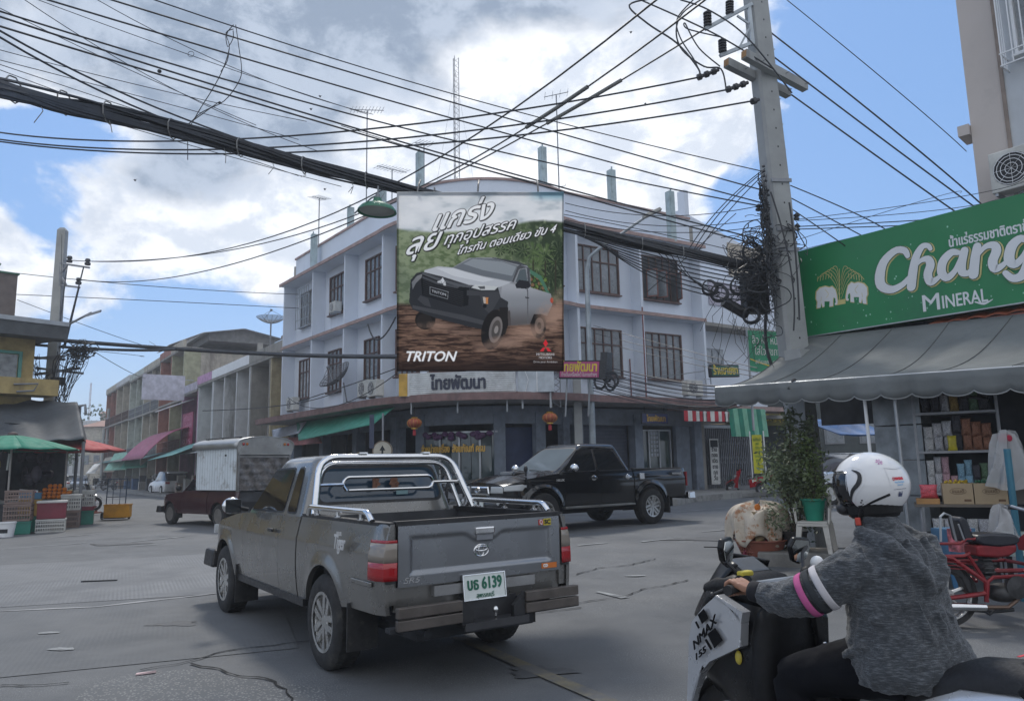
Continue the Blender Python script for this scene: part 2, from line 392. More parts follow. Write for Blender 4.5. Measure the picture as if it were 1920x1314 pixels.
for (u,v,a,c,q) in ((520,1120,.5,.22,1),(760,1110,.7,.25,2),(330,1170,.3,.12,4),(1330,1010,.9,.3,5),(700,1010,.9,.3,6),(220,1020,.8,.25,7),(1010,1260,.3,.15,8)):
 c0=G(u,v);rg=random.Random(q);pts=[]
 for i in range(26):t_=6.2832*i/26;r=1+.25*math.sin(3*t_+q)+.15*math.sin(7*t_+2*q)+rg.uniform(-.1,.1);pts.append(gp(c0.x+a*r*math.cos(t_)*.8,c0.y+c*r*math.sin(t_),.0095))
 MB().add(pts,[tuple(range(26))]).build('oil_stain',STAIN,kind='structure',fix=False)
KERB=pm('kerb_concrete',(.27,.27,.26),.9,var=.2,dirt=(.12,.12,.12),dscale=2)
PAVE=pm('pavement_concrete',(.22,.22,.215),.9,var=.15,dirt=(.11,.11,.11))
A0=Vector((-10.7,36.6,0));A=Vector((-4.4,28.35,0));B_=Vector((2.1,27.95,0));B1=Vector((7.75,31.45,0))
Z0=.2
MA=frame(A0+Vector((0,0,Z0)),A-A0);LA=(A-A0).length
MR=frame(B_+Vector((0,0,Z0)),B1-B_);LR=(B1-B_).length
def arc(s,off=0):
 """bowed corner from A to B_; s 0..1, off outward"""
 mid=(A+B_)/2;ch=B_-A;Lc=ch.length;sag=1.75;Rr=(Lc*Lc/4+sag*sag)/(2*sag)
 x=ch.normalized();n=Vector((x.y,-x.x,0))
 c=mid-n*(Rr-sag);ha=math.asin(Lc/2/Rr);a=-ha+2*ha*s
 return c+(x*math.sin(a)+n*math.cos(a))*(Rr+off)
def outline(off,ext=0):
 xa=MA.to_3x3()@Vector((1,0,0));na=MA.to_3x3()@Vector((0,-1,0))
 xr=MR.to_3x3()@Vector((1,0,0));nr=MR.to_3x3()@Vector((0,-1,0))
 pts=[A0-xa*ext+na*off,A+na*off-xa*.1]
 pts+=[arc(i/14,off) for i in range(1,14)]
 pts+=[B_+nr*off+xr*.1,B1+nr*off+xr*ext]
 return [Vector((p.x,p.y,0)) for p in pts]
bld=thing('corner_building',Matrix.Translation((-1,30,Z0)),'pale blue three storey corner shophouse with bowed front and brown framed windows','building')
MI=Matrix()
def band(b,off_in,off_out,z0,z1,ext=0):
 """closed solid band following the facade line"""
 i_,o_=outline(off_in,ext),outline(off_out,ext);n=len(i_)
 vs=[(p.x,p.y,z0) for p in i_]+[(p.x,p.y,z0) for p in o_]+[(p.x,p.y,z1) for p in i_]+[(p.x,p.y,z1) for p in o_]
 fs=[]
 for k in range(n-1):
  fs+=[(k,k+1,n+k+1,n+k),(2*n+k,3*n+k,3*n+k+1,2*n+k+1),(n+k,n+k+1,3*n+k+1,3*n+k),(k,2*n+k,2*n+k+1,k+1)]
 fs+=[(0,n,3*n,2*n),(n-1,3*n-1,4*n-1,2*n-1)]
 b.add(vs,fs)
ZC,ZS,ZE,ZP=4.15,7.4,10.45,11.9
b=MB();band(b,-.35,0,ZC-.25,ZS-.1);band(b,-.35,0,ZS-.1,ZE);b.build('upper_wall',WALLB,bld)
b=MB();band(b,-.6,.62,ZS-.1,ZS+.03,.05);band(b,-.6,.75,ZE,ZE+.10,.1);b.build('floor_slab',WALLB,bld)
b=MB();band(b,.622,.66,ZS-.1,ZS+.035,.05);band(b,.752,.80,ZE-.02,ZE+.12,.1);band(b,-.1,.06,ZP,ZP+.09,.05);b.build('pink_trim',PINKED,bld)
b=MB();band(b,-.25,.0,ZE+.10,ZP);b.build('parapet',WALLB,bld)
inn=outline(-.3);back=[B1+Vector((-4,9,0)),A0+Vector((6,7,0))]
rp=[(p.x,p.y) for p in inn]+[(p.x,p.y) for p in back]
MB().prism(rp,ZE-.05,ZE+.05,'xy').build('roof_deck',CONC,bld)
b=MB()
for P_,Q_ in ((A0,back[1]),(back[1],back[0]),(back[0],B1)):
 fr=frame(P_,Q_-P_);L=(Q_-P_).length;b.M=fr;b.box(.02,L-.02,-.02,.2,Z0,ZP-.3)
b.build('rear_wall',CONC,bld)
def fin(b,M_,x,z0,z1,dpt=.6,wd=.11):b.M=M_;b.box(x-wd/2,x+wd/2,-dpt,-.003,z0-Z0,z1-Z0)
b=MB()
for x in (.06,LA*.345,LA*.67,LA-.05):fin(b,MA,x,ZC,ZS-.1);fin(b,MA,x+.03,ZS+.032,ZE)
for x in (.1,3.25,LR-.06):fin(b,MR,x,ZC,ZS-.1);fin(b,MR,x,ZS+.032,ZE)
b.build('wall_fin',WALLB,bld)
_pane={}
def window(M_,x,z,w_,h_,cols,rows,parent,fm=BROWN,gm=WGLASS,fw=.055,dp=.10,sill=True,open_sash=()):
 """window centred at x with its bottom at z, standing proud of the wall plane y=0"""
 b=MB(M_);x0,x1,z1=x-w_/2,x+w_/2,z+h_
 for (a,c,d,e) in ((x0-fw,x0,z-fw,z1+fw),(x1,x1+fw,z-fw,z1+fw),(x0,x1,z-fw,z),(x0,x1,z1,z1+fw)):b.box(a,c,-dp,.03,d,e)
 rzs=[z]
 for r in rows:rzs.append(z+h_*r)
 rzs.append(z1)
 for r in rzs[1:-1]:b.box(x0,x1,-dp*.8,.01,r-fw*.45,r+fw*.45)
 for i in range(1,cols):
  xx=x0+w_*i/cols
  for r0,r1 in zip(rzs,rzs[1:]):
   b.box(xx-fw*.4,xx+fw*.4,-dp*.75,.01,r0+(fw*.45 if r0>z else 0),r1-(fw*.45 if r1<z1 else 0))
 if sill:b.box(x0-fw*1.6,x1+fw*1.6,-dp*1.9,-.002,z-fw*1.9,z-fw)
 wo=b.build('window',fm,parent)
 for r0,r1 in zip(rzs,rzs[1:]):
  for i in range(cols):
   a=x0+w_*i/cols+.03;c=x0+w_*(i+1)/cols-.03
   MB(M_).box(a,c,-.03-random.random()*.006,-.008,r0+.025,r1-.025).build('pane',gm,wo)
 return wo
CURT=pm('window_glass_light_curtain',(.27,.29,.31),.3,var=.35,scale=4,bump=0)
for i,x in enumerate((1.65,5.0,8.55)):
 if i==0:
  wo=window(MA,x,ZS-Z0+.95,1.35,1.55,4,[.66],bld,pm('grey_window_steel',(.22,.22,.22),.6),CURT)
  g_=MB(MA)
  for k in range(8):xx=x-.75+1.5*k/7;g_.box(xx-.012,xx+.012,-.32,-.30,ZS-Z0+.8,ZS-Z0+2.7)
  for zz in (.8,1.2,1.75,2.3,2.7):g_.box(x-.78,x+.78,-.325,-.3,ZS-Z0+zz-.012,ZS-Z0+zz+.012)
  g_.build('window_grille',STEEL,bld)
 else:window(MA,x+.1,ZS-Z0+.95,1.45,1.65,4,[.68],bld,BROWN,WGLASS)
 window(MA,x-.1,ZC-Z0+.75,1.15,1.75,3,[.68],bld,BROWN,CURT if i<1 else WGLASS)
for x,z,w_,n in ((1.25,ZS-Z0+.75,2.1,5),(1.25,ZC-Z0+.75,2.1,5)):window(MR,x+.2,z,w_,1.75,n,[.68],bld,BROWN,WGLASS)
window(MR,4.75,ZS-Z0+.75,1.9,1.75,5,[.68],bld,BROWN,DARK2)
window(MR,4.75,ZC-Z0+.75,1.9,1.8,5,[.70],bld,BROWN,WGLASS)
for s in (.12,.36,.62,.86):
 p=arc(s);q=arc(s+.01);Mx=frame(p+Vector((0,0,Z0)),q-p)
 for zz in (ZC,ZS):window(Mx,0,zz-Z0+.8,1.25,1.7,4,[.68],bld,BROWN,WGLASS)
for xx,an in ((3.95,.9),(4.5,1.1),(5.62,1.9)):
 b=MB(MR@Matrix.Translation((xx,-.12,ZS-Z0+.78))@Matrix.Rotation(-an,4,'Z'))
 b.box(0,.045,-.02,.02,0,1.15);b.box(.42,.465,-.02,.02,0,1.15);b.box(.045,.42,-.02,.02,0,.05);b.box(.045,.42,-.02,.02,1.1,1.15)
 so_=b.build('open_shutter',pm('red_brown_shutter',(.16,.06,.045),.6),bld)
 b.v=[];b.f=[];b.box(.05,.415,-.006,.006,.055,1.095);b.build('pane',WGLASS,so_)
b=MB(MR);b.tube([(3.2,-.63,-.4+ZC),(3.2,-.63,ZS+.2-Z0)],.03);b.tube([(2.95,-.05,3.9),(2.95,-.05,5.4)],.025);b.build('drain_pipe',pm('red_pipe',(.18,.06,.06),.5),bld)
b=MB();band(b,-.2,1.6,3.70,3.82,.4);b.build('canopy_slab',pm('canopy_grey',(.30,.29,.29),.8,dirt=(.12,.12,.12)),bld)
b=MB();band(b,1.602,1.66,3.70,3.94,.4);b.build('canopy_fascia',pm('faded_maroon_fascia',(.20,.125,.12),.8,var=.2,dirt=(.10,.08,.08),streak=True),bld)
b=MB()
i_,o_=outline(0,.3),outline(1.6,.3)
for k in range(len(i_)-1):b.add([(i_[k].x,i_[k].y,4.12),(i_[k+1].x,i_[k+1].y,4.12),(o_[k+1].x,o_[k+1].y,3.94),(o_[k].x,o_[k].y,3.94)],[(0,1,2,3)])
b.build('canopy_tiles',pm('canopy_tile',(.24,.20,.19),.85,var=.2,dirt=(.1,.09,.09)),bld,solid=.03)
b=MB();band(b,-.25,-.02,3.0,3.62);b.build('shop_lintel',pm('grey_blue_lintel',(.15,.17,.205),.8),bld)
b=MB()
for x in (.2,LA*.345,LA*.67,LA-.15):b.M=MA;b.box(x-.2,x+.2,-.05,.35,0,3.42-Z0)
for x in (.35,3.25,LR-.2):b.M=MR;b.box(x-.2,x+.2,-.05,.35,0,3.42-Z0)
b.build('column',pm('column_blue_grey',(.17,.20,.25),.75,dirt=(.09,.10,.13)),bld)
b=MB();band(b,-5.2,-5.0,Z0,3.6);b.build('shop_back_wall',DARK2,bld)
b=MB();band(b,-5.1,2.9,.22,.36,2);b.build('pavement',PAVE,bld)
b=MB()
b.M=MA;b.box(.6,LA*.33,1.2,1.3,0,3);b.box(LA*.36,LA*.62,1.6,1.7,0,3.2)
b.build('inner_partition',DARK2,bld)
def arcM(s,off=0,z=Z0):
 p=arc(s,off);q=arc(s+.01,off);return frame(Vector((p.x,p.y,z)),q-p)
BLUEP=pm('blue_grey_shop_wall',(.14,.165,.205),.7,dirt=(.08,.095,.12))
b=MB()
for s in (.02,.205,.60,.80,.965):
 b.M=arcM(s);b.box(-.2,.2,-.02,.25,0,3.42-Z0)
b.build('shop_pillar',BLUEP,bld)
b=MB()
for s in np.arange(.24,.58,.045):b.M=arcM(s);b.box(-.18,.18,0,.2,0,.75)
b.build('low_wall',BLUEP,bld)
SHG=glassm('shop_glass',(.03,.05,.055),.05)
for s0 in np.arange(.235,.57,.0475):
 b=MB(arcM(s0+.02));b.box(-.17,.17,.05,.07,.76,2.5);b.build('display_pane',SHG,bld)
b=MB()
for s0 in (.225,.32,.415,.51,.585):b.M=arcM(s0);b.box(-.035,.035,-.02,.10,.75,2.55)
for s in np.arange(.24,.58,.0225):b.M=arcM(s);b.box(-.10,.10,-.025,.09,2.5,2.56);b.box(-.10,.10,-.03,.11,.735,.755)
b.build('display_frame',STEEL,bld)
GOLD=pm('gold_letters',(.45,.27,.05),.35,.5)
for i,(s,tx) in enumerate(((.30,'จำหน่ายเครื่อง'),(.46,'สังฆภัณฑ์ ครบ'),)):
 text(tx,.34,GOLD,arcM(s,.02)@Matrix.Translation((0,-.04,1.95)),bld,width=1.15,off=.012)
b=MB();
for s in np.arange(.25,.57,.02):
 b.M=arcM(s);b.ell((random.uniform(-.1,.1),-.05,2.42+random.uniform(-.1,.06)),(.13,.08,.10),8,5)
b.build('purple_garland',pm('purple_flowers',(.08,.03,.09),.8,var=.5,scale=20),bld,smooth=True)
for i,(s,h_) in enumerate(((.27,.4),(.33,.55),(.38,.35),(.44,.5),(.52,.45))):
 b=MB(arcM(s,-.6))
 for k in range(16):b.ell((random.uniform(-.25,.25),random.uniform(-.2,.2),.8+random.random()*h_),(.07,.07,.06),6,4)
 b.build('display_goods',pm('green_goods',(.05,.17,.11),.6,var=.6,scale=6),bld,smooth=True)
b=MB(arcM(.70));b.box(-.75,.75,.6,.66,0,2.7);b.build('blue_door',pm('deep_blue_door',(.02,.035,.10),.5),bld)
b=MB(MR);b.box(.6,3.0,.4,.46,0,3.1);b.build('roller_shutter',pm('dark_blue_shutter',(.045,.055,.085),.6),bld)
b=MB(MR)
for k in range(22):b.box(.62,2.98,.37,.40,.1+k*.14,.17+k*.14)
b.build('shutter_slats',pm('dark_blue_shutter2',(.055,.065,.10),.6),bld)
b=MB(MR);b.box(3.5,5.2,.35,.40,0,2.6);b.build('shop_glazing',SHG,bld)
b=MB(MR)
for x in (3.5,4.05,4.6,5.2):b.box(x-.03,x+.03,.28,.34,0,2.65)
b.box(3.5,5.2,.28,.34,2.6,2.66);b.build('shop_frame',STEEL,bld)
b=MB(MR)
for k in range(6):
 for j in range(3):b.box(4.12+j*.15,4.22+j*.15,.26,.275,1.6+k*.17,1.72+k*.17)
b.build('price_board',pm('board_grey',(.30,.33,.38),.6),bld)
b=MB(MR);b.box(5.35,6.1,.1,.3,0,3.1);b.build('shop_side_wall',BLUEP,bld)
def fmt_sign(M_,w_,h_,d_,face,edge,parent,name='sign_board'):
 b=MB(M_);b.box(-w_/2,w_/2,0,d_,-h_/2,h_/2);o=b.build(name,edge,parent,bevel=.01)
 b=MB(M_);b.box(-w_/2+.03,w_/2-.03,-.006,-.001,-h_/2+.03,h_/2-.03);b.build('sign_face',face,parent);return o
Ms=MR@Matrix.Translation((3.35,-.9,3.02))
t_=thing('shop_sign',Ms,'dark blue sign board with gold Thai lettering hung under the maroon canopy','sign')
fmt_sign(Ms,1.35,.42,.06,pm('sign_blue',(.01,.02,.11),.4),BLKPL,t_);text('ไทยพัฒนา',.3,GOLD,Ms@Matrix.Translation((.05,-.012,-.02)),t_,width=.95,off=.01)
b=MB(Ms);b.tube([(-.5,.03,.2),(-.5,.03,.45)],.012);b.tube([(.5,.03,.2),(.5,.03,.45)],.012);b.build('hanger',BLKPL,t_)
p0=D(748,705,25.3);p1=D(966,700,25.0);zc=(D(748,705,25.3).z+D(748,742,25.3).z)/2
Mw=frame(Vector(((p0.x+p1.x)/2,(p0.y+p1.y)/2,zc)),Vector((p1.x-p0.x,p1.y-p0.y,0)));wdt=(p1-p0).length
t_=thing('shop_sign',Mw,'long white ribbed sign board with dark Thai lettering on the canopy roof','sign')
b=MB(Mw);b.box(-wdt/2,wdt/2,.05,.2,-.36,.42);b.build('sign_board',WHITEP,t_)
for k in range(11):
 b=MB(Mw);z=-.36+k*.071;b.add([(-wdt/2+.35,.05,z),(wdt/2,.05,z),(wdt/2,.02,z+.05),(-wdt/2+.35,.02,z+.05),(-wdt/2+.35,.05,z+.068),(wdt/2,.05,z+.068)],[(0,1,2,3),(3,2,5,4)])
 b.build('slat',pm('white_slat',(.62,.64,.65),.5,dirt=(.45,.46,.46)),t_)
MB(Mw).box(-wdt/2-.004,-wdt/2+.28,.012,.05,-.35,.41).build('yellow_end_panel',pm('amber_panel',(.55,.33,.06),.6),t_)
text('ไทยพัฒนา',.6,pm('navy_letters',(.02,.025,.05),.5),Mw@Matrix.Translation((.05,-.0,.03)),t_,width=1.85,off=.022)
b=MB(Mw);
for x in (-wdt/2+.4,0,wdt/2-.3):b.tube([(x,.12,-.36),(x,.12,-.95)],.03)
b.build('sign_leg',STEEL,t_)
Mb=Mw@Matrix.Translation((wdt/2+.68,.1,.1))
t_=thing('sign_box',Mb,'blank grey metal sign box standing right of the white ribbed sign','sign')
b=MB(Mb);b.box(-.6,.6,0,.3,-.42,.42);b.build('box_panel',pm('silver_panel',(.42,.46,.50),.5,.2),t_)
b=MB(Mb);b.tube([(-.35,-.02,-.4),(-.25,-.02,.0),(-.4,-.02,.4)],.012);b.box(.02,.05,-.015,-.001,-.42,.42);b.build('panel_seam',WHITEP,t_)
b=MB(Mb);b.box(-.5,-.44,.1,.16,-.95,-.42);b.box(.44,.5,.1,.16,-.95,-.42);b.build('sign_leg',STEEL,t_)
for k,(u,v,Y,lb) in enumerate(((777,793,25.2,'round orange red lantern hanging left of the shop window'),(1031,783,24.9,'round orange red lantern hanging right of the shop window'))):
 c=D(u,v,Y);M_=Matrix.Translation(c);t_=thing('paper_lantern',M_,lb,'lantern','lanterns under the canopy')
 LAN=pm('lantern_cloth',(.32,.07,.03),.55,var=.25,scale=7)
 b=MB(M_);b.ell((0,0,0),(.25,.25,.17),20,10);b.build('lantern_body',LAN,t_,smooth=True)
 b=MB(M_)
 for j in range(12):
  a=math.pi*2*j/12;b.tube([(.252*math.sin(q)*math.cos(a),.252*math.sin(q)*math.sin(a),.173*math.cos(q)) for q in np.linspace(.4,2.74,8)],.006,4)
 b.lathe([(.10,.15),(.11,.20),(.08,.2)],12);b.lathe([(.10,-.15),(.11,-.2),(.08,-.2)],12);b.build('lantern_rib',GOLD,t_)
 b=MB(M_);b.lathe([(.02,-.2),(.05,-.24),(.06,-.4),(.02,-.42)],10);b.build('tassel',pm('red_tassel',(.35,.02,.03),.8),t_)
 b=MB(M_);b.tube([(0,0,.2),(0,0,3.55-c.z)],.008);b.build('cord',BLKPL,t_)
Ma=MR@Matrix.Translation((0,-1.72,0))
t_=thing('striped_valance',Ma@Matrix.Translation((5.0,0,3.0)),'red and white striped scalloped valance hanging from the canopy edge','awning')
REDC=pm('red_cloth',(.42,.03,.045),.8);WHC=pm('white_cloth',(.6,.6,.58),.8)
for k in range(14):
 x0=4.05+k*.2;MB(Ma).grid(lambda s,t:(x0+.2*s,-.02+.03*math.sin(s*3.14+k),3.28-.40*t),3,4).build('red_stripe' if k%2==0 else 'white_stripe',REDC if k%2==0 else WHC,t_,solid=.008)
t_=thing('green_awning',Ma@Matrix.Translation((7.5,0,2.5)),'green awning with pale green stripes hanging in front of the folding gate','awning')
GRC=pm('green_cloth',(.015,.17,.11),.8,dirt=(.02,.10,.07));GRL=pm('pale_green_cloth',(.16,.38,.26),.8,dirt=(.08,.25,.17))
for k in range(8):
 x0=6.45+k*.27;MB(Ma).grid(lambda s,t:(x0+.27*s,-.10*t-.02*math.sin(3*s),3.42-1.12*t),3,6).build('pale_stripe' if k%2 else 'green_stripe',GRL if k%2 else GRC,t_,solid=.008)
MB(Ma).tube([(6.4,.03,3.34),(8.7,.03,3.34)],.03).build('awning_rail',STEEL,t_)
def stub(u,v0,v1,Y,w_=.34,**kw):
 a=D(u,v1,Y);c=D(u,v0,Y);b=MB(TR(a.x,a.y,0,.5));b.box(-w_/2,w_/2,-w_/2,w_/2,min(a.z,ZE+.05),c.z)
 b.box(-w_*.38,-w_*.2,-w_/2-.04,-w_/2,c.z-1,c.z+.1)
 return b.build('roof_column',pm('pale_column',(.34,.42,.44),.8,dirt=(.2,.25,.27)),bld)
for u,v0,v1 in ((787,287,345),(1018,277,340),(1148,320,380),(588,440,500),(657,390,440),(717,352,380),(1258,360,410)):stub(u,v0,v1,30 if u>700 else 34,.27)
def antenna(u,v0,v1,Y,lab,els=8,w_=1.1,tilt=.2):
 a=D(u,v1,Y);c=D(u,v0,Y);M_=TR(a.x,a.y,min(a.z,11.8),tilt)
 t_=thing('tv_antenna',M_,lab,'antenna','antennas on the corner building roof');h=c.z-min(a.z,11.8)
 b=MB(M_);b.tube([(0,0,-1),(0,0,h)],.028,5);b.build('mast',GREYM,t_)
 b=MB(M_);b.tube([(-w_*.6,0,h-.1),(w_*.6,0,h+.12)],.018,4)
 for k in range(els):x=-w_*.55+k*w_*1.1/(els-1);b.tube([(x,-.35,h+.02+x*.15),(x,.35,h+.02+x*.15)],.010,4)
 b.build('antenna_boom',GREYM,t_)
antenna(687,207,360,33,'tall thin mast with slanted aerial rising over the left roof edge',10,1.3,.4)
antenna(597,372,470,36,'small comb aerial at the far left roof end',7,.9,1.2)
antenna(795,270,345,31,'spidery aerial beside the concrete stub above the sign board',6,.8,.8)
antenna(1048,178,345,31,'slim pole with a short crossbar above the curved parapet',4,.9,0)
antenna(735,318,352,33,'low aerial with many short rods left of the curved parapet',9,1.5,.9)
c=D(856,330,44);M_=TR(c.x,c.y,0,.3);tp=D(853,108,44).z
t_=thing('lattice_mast',M_,'tall thin lattice radio mast rising behind the curved parapet','mast')
b=MB(M_);q=[(.2*math.cos(a),.2*math.sin(a)) for a in (0,2.09,4.19)]
for x,y in q:b.tube([(x,y,0),(x,y,tp)],.03,4)
z=8.0
while z<tp-.3:
 for i in range(3):b.tube([(*q[i],z),(*q[(i+1)%3],z+.35)],.015,3,caps=False)
 z+=.35
b.build('mast_frame',pm('mast_grey',(.42,.42,.43),.6),t_)
b=MB(M_)
for a in (.4,2.5,4.6):b.tube([(0,0,tp-1),(3.2*math.cos(a),3.2*math.sin(a),9)],.008,3)
b.build('guy_wire',GREYM,t_)
def aircon(M_,lab,grp='air conditioners on the corner building',w_=.85,h_=.6):
 t_=thing('air_conditioner',M_,lab,'air conditioner',grp)
 b=MB(M_);b.box(-w_/2,w_/2,-.32,0,0,h_);b.build('casing',pm('aircon_beige',(.52,.52,.49),.6,dirt=(.3,.3,.28)),t_,bevel=.02)
 b=MB(M_);b.lathe([(.02,-.335),(h_*.36,-.335),(h_*.4,-.325)],20,'y',(-w_*.12,0,h_*.5));b.build('fan_opening',DARK,t_)
 b=MB(M_)
 for r in (.08,.14,.19,.23):b.lathe([(r*h_/.6-.006,-.342),(r*h_/.6+.006,-.342)],16,'y',(-w_*.12,0,h_*.5))
 for a in range(8):b.tube([(-w_*.12,-.343,h_*.5),(-w_*.12+.23*h_/.6*math.cos(a*.785),-.343,h_*.5+.23*h_/.6*math.sin(a*.785))],.004,3)
 b.build('fan_grille',WHITEP,t_)
 b=MB(M_);b.box(-w_/2+.05,-w_/2+.1,-.3,.0,-.06,-.002);b.box(w_/2-.1,w_/2-.05,-.3,.0,-.06,-.002);b.build('bracket',STEEL,t_)
 return t_
aircon(MA@Matrix.Translation((5.5,-.16,ZS-Z0+.85)),'beige air conditioner under the middle window of the top storey',w_=.6,h_=.45)
aircon(MA@Matrix.Translation((LA-.35,-.9,3.98)),'beige air conditioner pair member left of the yellow sign end')
aircon(MA@Matrix.Translation((LA+.6,-1.0,3.9)),'beige air conditioner half behind the yellow end of the ribbed sign',w_=.7)
aircon(MA@Matrix.Translation((1.2,-.3,4.1)),'grey air conditioner low at the far left end of the facade')
aircon(MR@Matrix.Translation((5.35,-.8,3.95)),'white air conditioner with round fan on the canopy near the right end')
def dish(M_,r,lab,mat,grp):
 t_=thing('satellite_dish',M_,lab,'satellite dish',grp)
 def P(rr,a):return Vector((rr*math.cos(a),rr*math.sin(a),.42*rr*rr/r))
 b=MB(M_)
 for k in range(10):b.tube([P(r*k/9+.01,0)]*1+[P(r*k/9+.01,6.2832*j/24) for j in range(1,24)],.012,3,closed=True)
 for j in range(16):b.tube([P(r*k/6+.01,6.2832*j/16) for k in range(7)],.014,3)
 o=b.build('dish_mesh',mat,t_)
 b=MB(M_);b.grid(lambda s,t:P(.02+r*s,6.2832*t),6,24);d_=b.build('dish_skin',glassm(mat.name+'_skin',(.12,.12,.13),.6,.45),t_)
 b=MB(M_);b.tube([P(r,.3),(0,0,r*.95)],.014,4);b.tube([P(r,2.4),(0,0,r*.95)],.014,4);b.tube([P(r,4.5),(0,0,r*.95)],.014,4);b.lathe([(.07,r*.88),(.08,r*1.02),(.02,r*1.04)],10);b.build('feed_horn',GREYM,t_)
 return t_
c=D(636,712,30);Md=Matrix.Translation(c)@Matrix.Rotation(R_(25),4,'Z')@Matrix.Rotation(R_(-62),4,'Y')@Matrix.Rotation(R_(-15),4,'X')
Md=Matrix.Translation(c)@Matrix.Rotation(R_(-38),4,'Y')@Matrix.Rotation(R_(28),4,'X')
t_=dish(Md,.72,'dark mesh satellite dish tilted over the canopy of the left wing',pm('dark_mesh',(.07,.07,.075),.6),'satellite dishes')
wp=c+Vector((.15,.1,-.1));b=MB();b.tube([wp,wp+Vector((.1,.2,-.75)),wp+Vector((.15,.6,-.75)),wp+Vector((1.4,1.2,-.75))],.03);b.build('dish_arm',GREYM,t_)
d_=Vector((-.578,.816,0)).normalized();nin=Vector((.816,.578,0))
def RF(t,off=0,z=.15):return frame(A0+d_*t+nin*off*1.0+Vector((0,0,z)),-d_)
def wallbox(b,x0,x1,y0,y1,z0,z1):b.box(x0,x1,y0,y1,z0,z1)
YEL=pm('stained_yellow_wall',(.36,.31,.20),.9,dirt=(.12,.10,.08),dscale=1,streak=True)
WHW=pm('stained_white_wall',(.50,.51,.52),.85,var=.08,dirt=(.22,.22,.21),dscale=1.2,streak=True)
GREYW=pm('grey_block_wall',(.15,.15,.15),.9,dirt=(.07,.07,.07),streak=True)
PINKW=pm('mauve_wall',(.33,.16,.25),.8,dirt=(.15,.09,.12),streak=True)
MAG=pm('magenta_sign',(.27,.03,.09),.6);LIL=pm('lilac_wall',(.42,.40,.47),.8,dirt=(.2,.2,.22),streak=True)
REDW=pm('faded_red_wall',(.30,.13,.10),.85,dirt=(.15,.06,.05),streak=True)
LIM=pm('faded_lime_wall',(.33,.33,.22),.85,dirt=(.16,.15,.09),streak=True)
CREAM=pm('dirty_cream_wall',(.40,.37,.31),.9,dirt=(.15,.13,.11),streak=True)
PALEG=pm('pale_green_wall',(.40,.43,.39),.9,dirt=(.16,.17,.15),streak=True)
RUST=pm('rusty_roof_sheet',(.23,.18,.15),.8,dirt=(.10,.06,.04));ROOFG=pm('grey_roof_sheet',(.28,.30,.31),.7,dirt=(.13,.12,.11),streak=True)
def corr(b,x0,x1,y0,y1,z0,z1,n=None,amp=.035):
 """corrugated sheet, ridges along y"""
 L=abs(x1-x0);n=n or int(L/.22)*4
 b.grid(lambda s,t:(x0+(x1-x0)*s,y0+(y1-y0)*t,z0+(z1-z0)*t+amp*math.sin(s*n*math.pi/2)),n,1);return b
def shophouse(t0,t1,zf,ztop,wall,lab,off=0,floors=2,opening=True,bal=None,awn=None,para=None,winc=BROWN,depth=11,cols=1,fin=None):
 """t0 nearer, t1 farther along the street. local x 0..L from far end to near end"""
 M_=RF(t1,off);L=t1-t0
 t_=thing('shophouse',M_,lab,'building','shophouses along the side street');b=MB(M_)
 b.box(.01,L-.01,1.2,depth,2.9,ztop-.6);b.box(.01,L-.01,4.2,depth,0,2.9)
 b.build('main_wall',wall,t_)
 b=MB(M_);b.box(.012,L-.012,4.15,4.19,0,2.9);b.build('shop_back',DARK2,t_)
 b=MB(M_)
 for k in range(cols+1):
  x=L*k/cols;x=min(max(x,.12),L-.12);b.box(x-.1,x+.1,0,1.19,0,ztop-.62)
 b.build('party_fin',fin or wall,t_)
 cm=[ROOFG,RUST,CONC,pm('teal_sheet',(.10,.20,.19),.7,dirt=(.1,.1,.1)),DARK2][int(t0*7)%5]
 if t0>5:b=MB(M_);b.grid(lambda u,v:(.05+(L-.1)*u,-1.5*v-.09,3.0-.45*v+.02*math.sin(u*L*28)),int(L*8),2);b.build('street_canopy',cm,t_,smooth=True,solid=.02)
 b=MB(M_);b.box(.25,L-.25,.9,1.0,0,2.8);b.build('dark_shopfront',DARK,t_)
 for q in range(5):b=MB(M_);xx=.4+(L-.8)*q/4;b.box(xx-.25,xx+.25,-.6-.3*(q%2),-.1,0,.7+.25*(q%3));b.build('stall_goods',[DARK2,CONC,RUST,GREYW,pm('blue_goods',(.05,.1,.2),.7)][(q+int(t0))%5],t_)
 b=MB(M_);fh=(ztop-.6-2.9)/floors
 for k in range(floors+1):z=2.9+fh*k;b.box(.005,L-.005,-.08,1.3,z-.1,z+.06)
 b.build('floor_slab',CONC,t_)
 b=MB(M_);b.box(.0,L,-.1,.12,ztop-.54,ztop+.0);b.build('roof_parapet',para or wall,t_)
 for k in range(floors):
  for c in range(cols):
   x=L*(c+.5)/cols;w_=min(1.7,L/cols*.5);z=2.9+fh*k+.95
   window(M_@Matrix.Translation((0,1.2,0)),x,z,w_,min(1.4,fh-1.3),3,[.7],t_,winc,WGLASS,fw=.05)
   if bal:
    bb=MB(M_);zb=2.9+fh*k+.07;xa,xb=L*c/cols+.22,L*(c+1)/cols-.22
    for q in range(int((xb-xa)/.2)+1):xx=xa+q*.2;bb.box(xx-.012,xx+.012,-.05,-.02,zb,zb+.85)
    bb.box(xa,xb,-.06,-.01,zb+.85,zb+.9);bb.box(xa,xb,-.06,-.01,zb+.4,zb+.43);bb.build('balcony_rail',bal,t_)
 return t_
shophouse(.35,3.6,7.6,7.95,YEL,'stained yellow and grey concrete shophouse end next to the blue corner building',floors=1,para=CONC,cols=1)
t_=shophouse(3.6,7.2,0,7.95,CONC,'weathered bare concrete two storey shophouse with deep fins',floors=1,para=CONC)
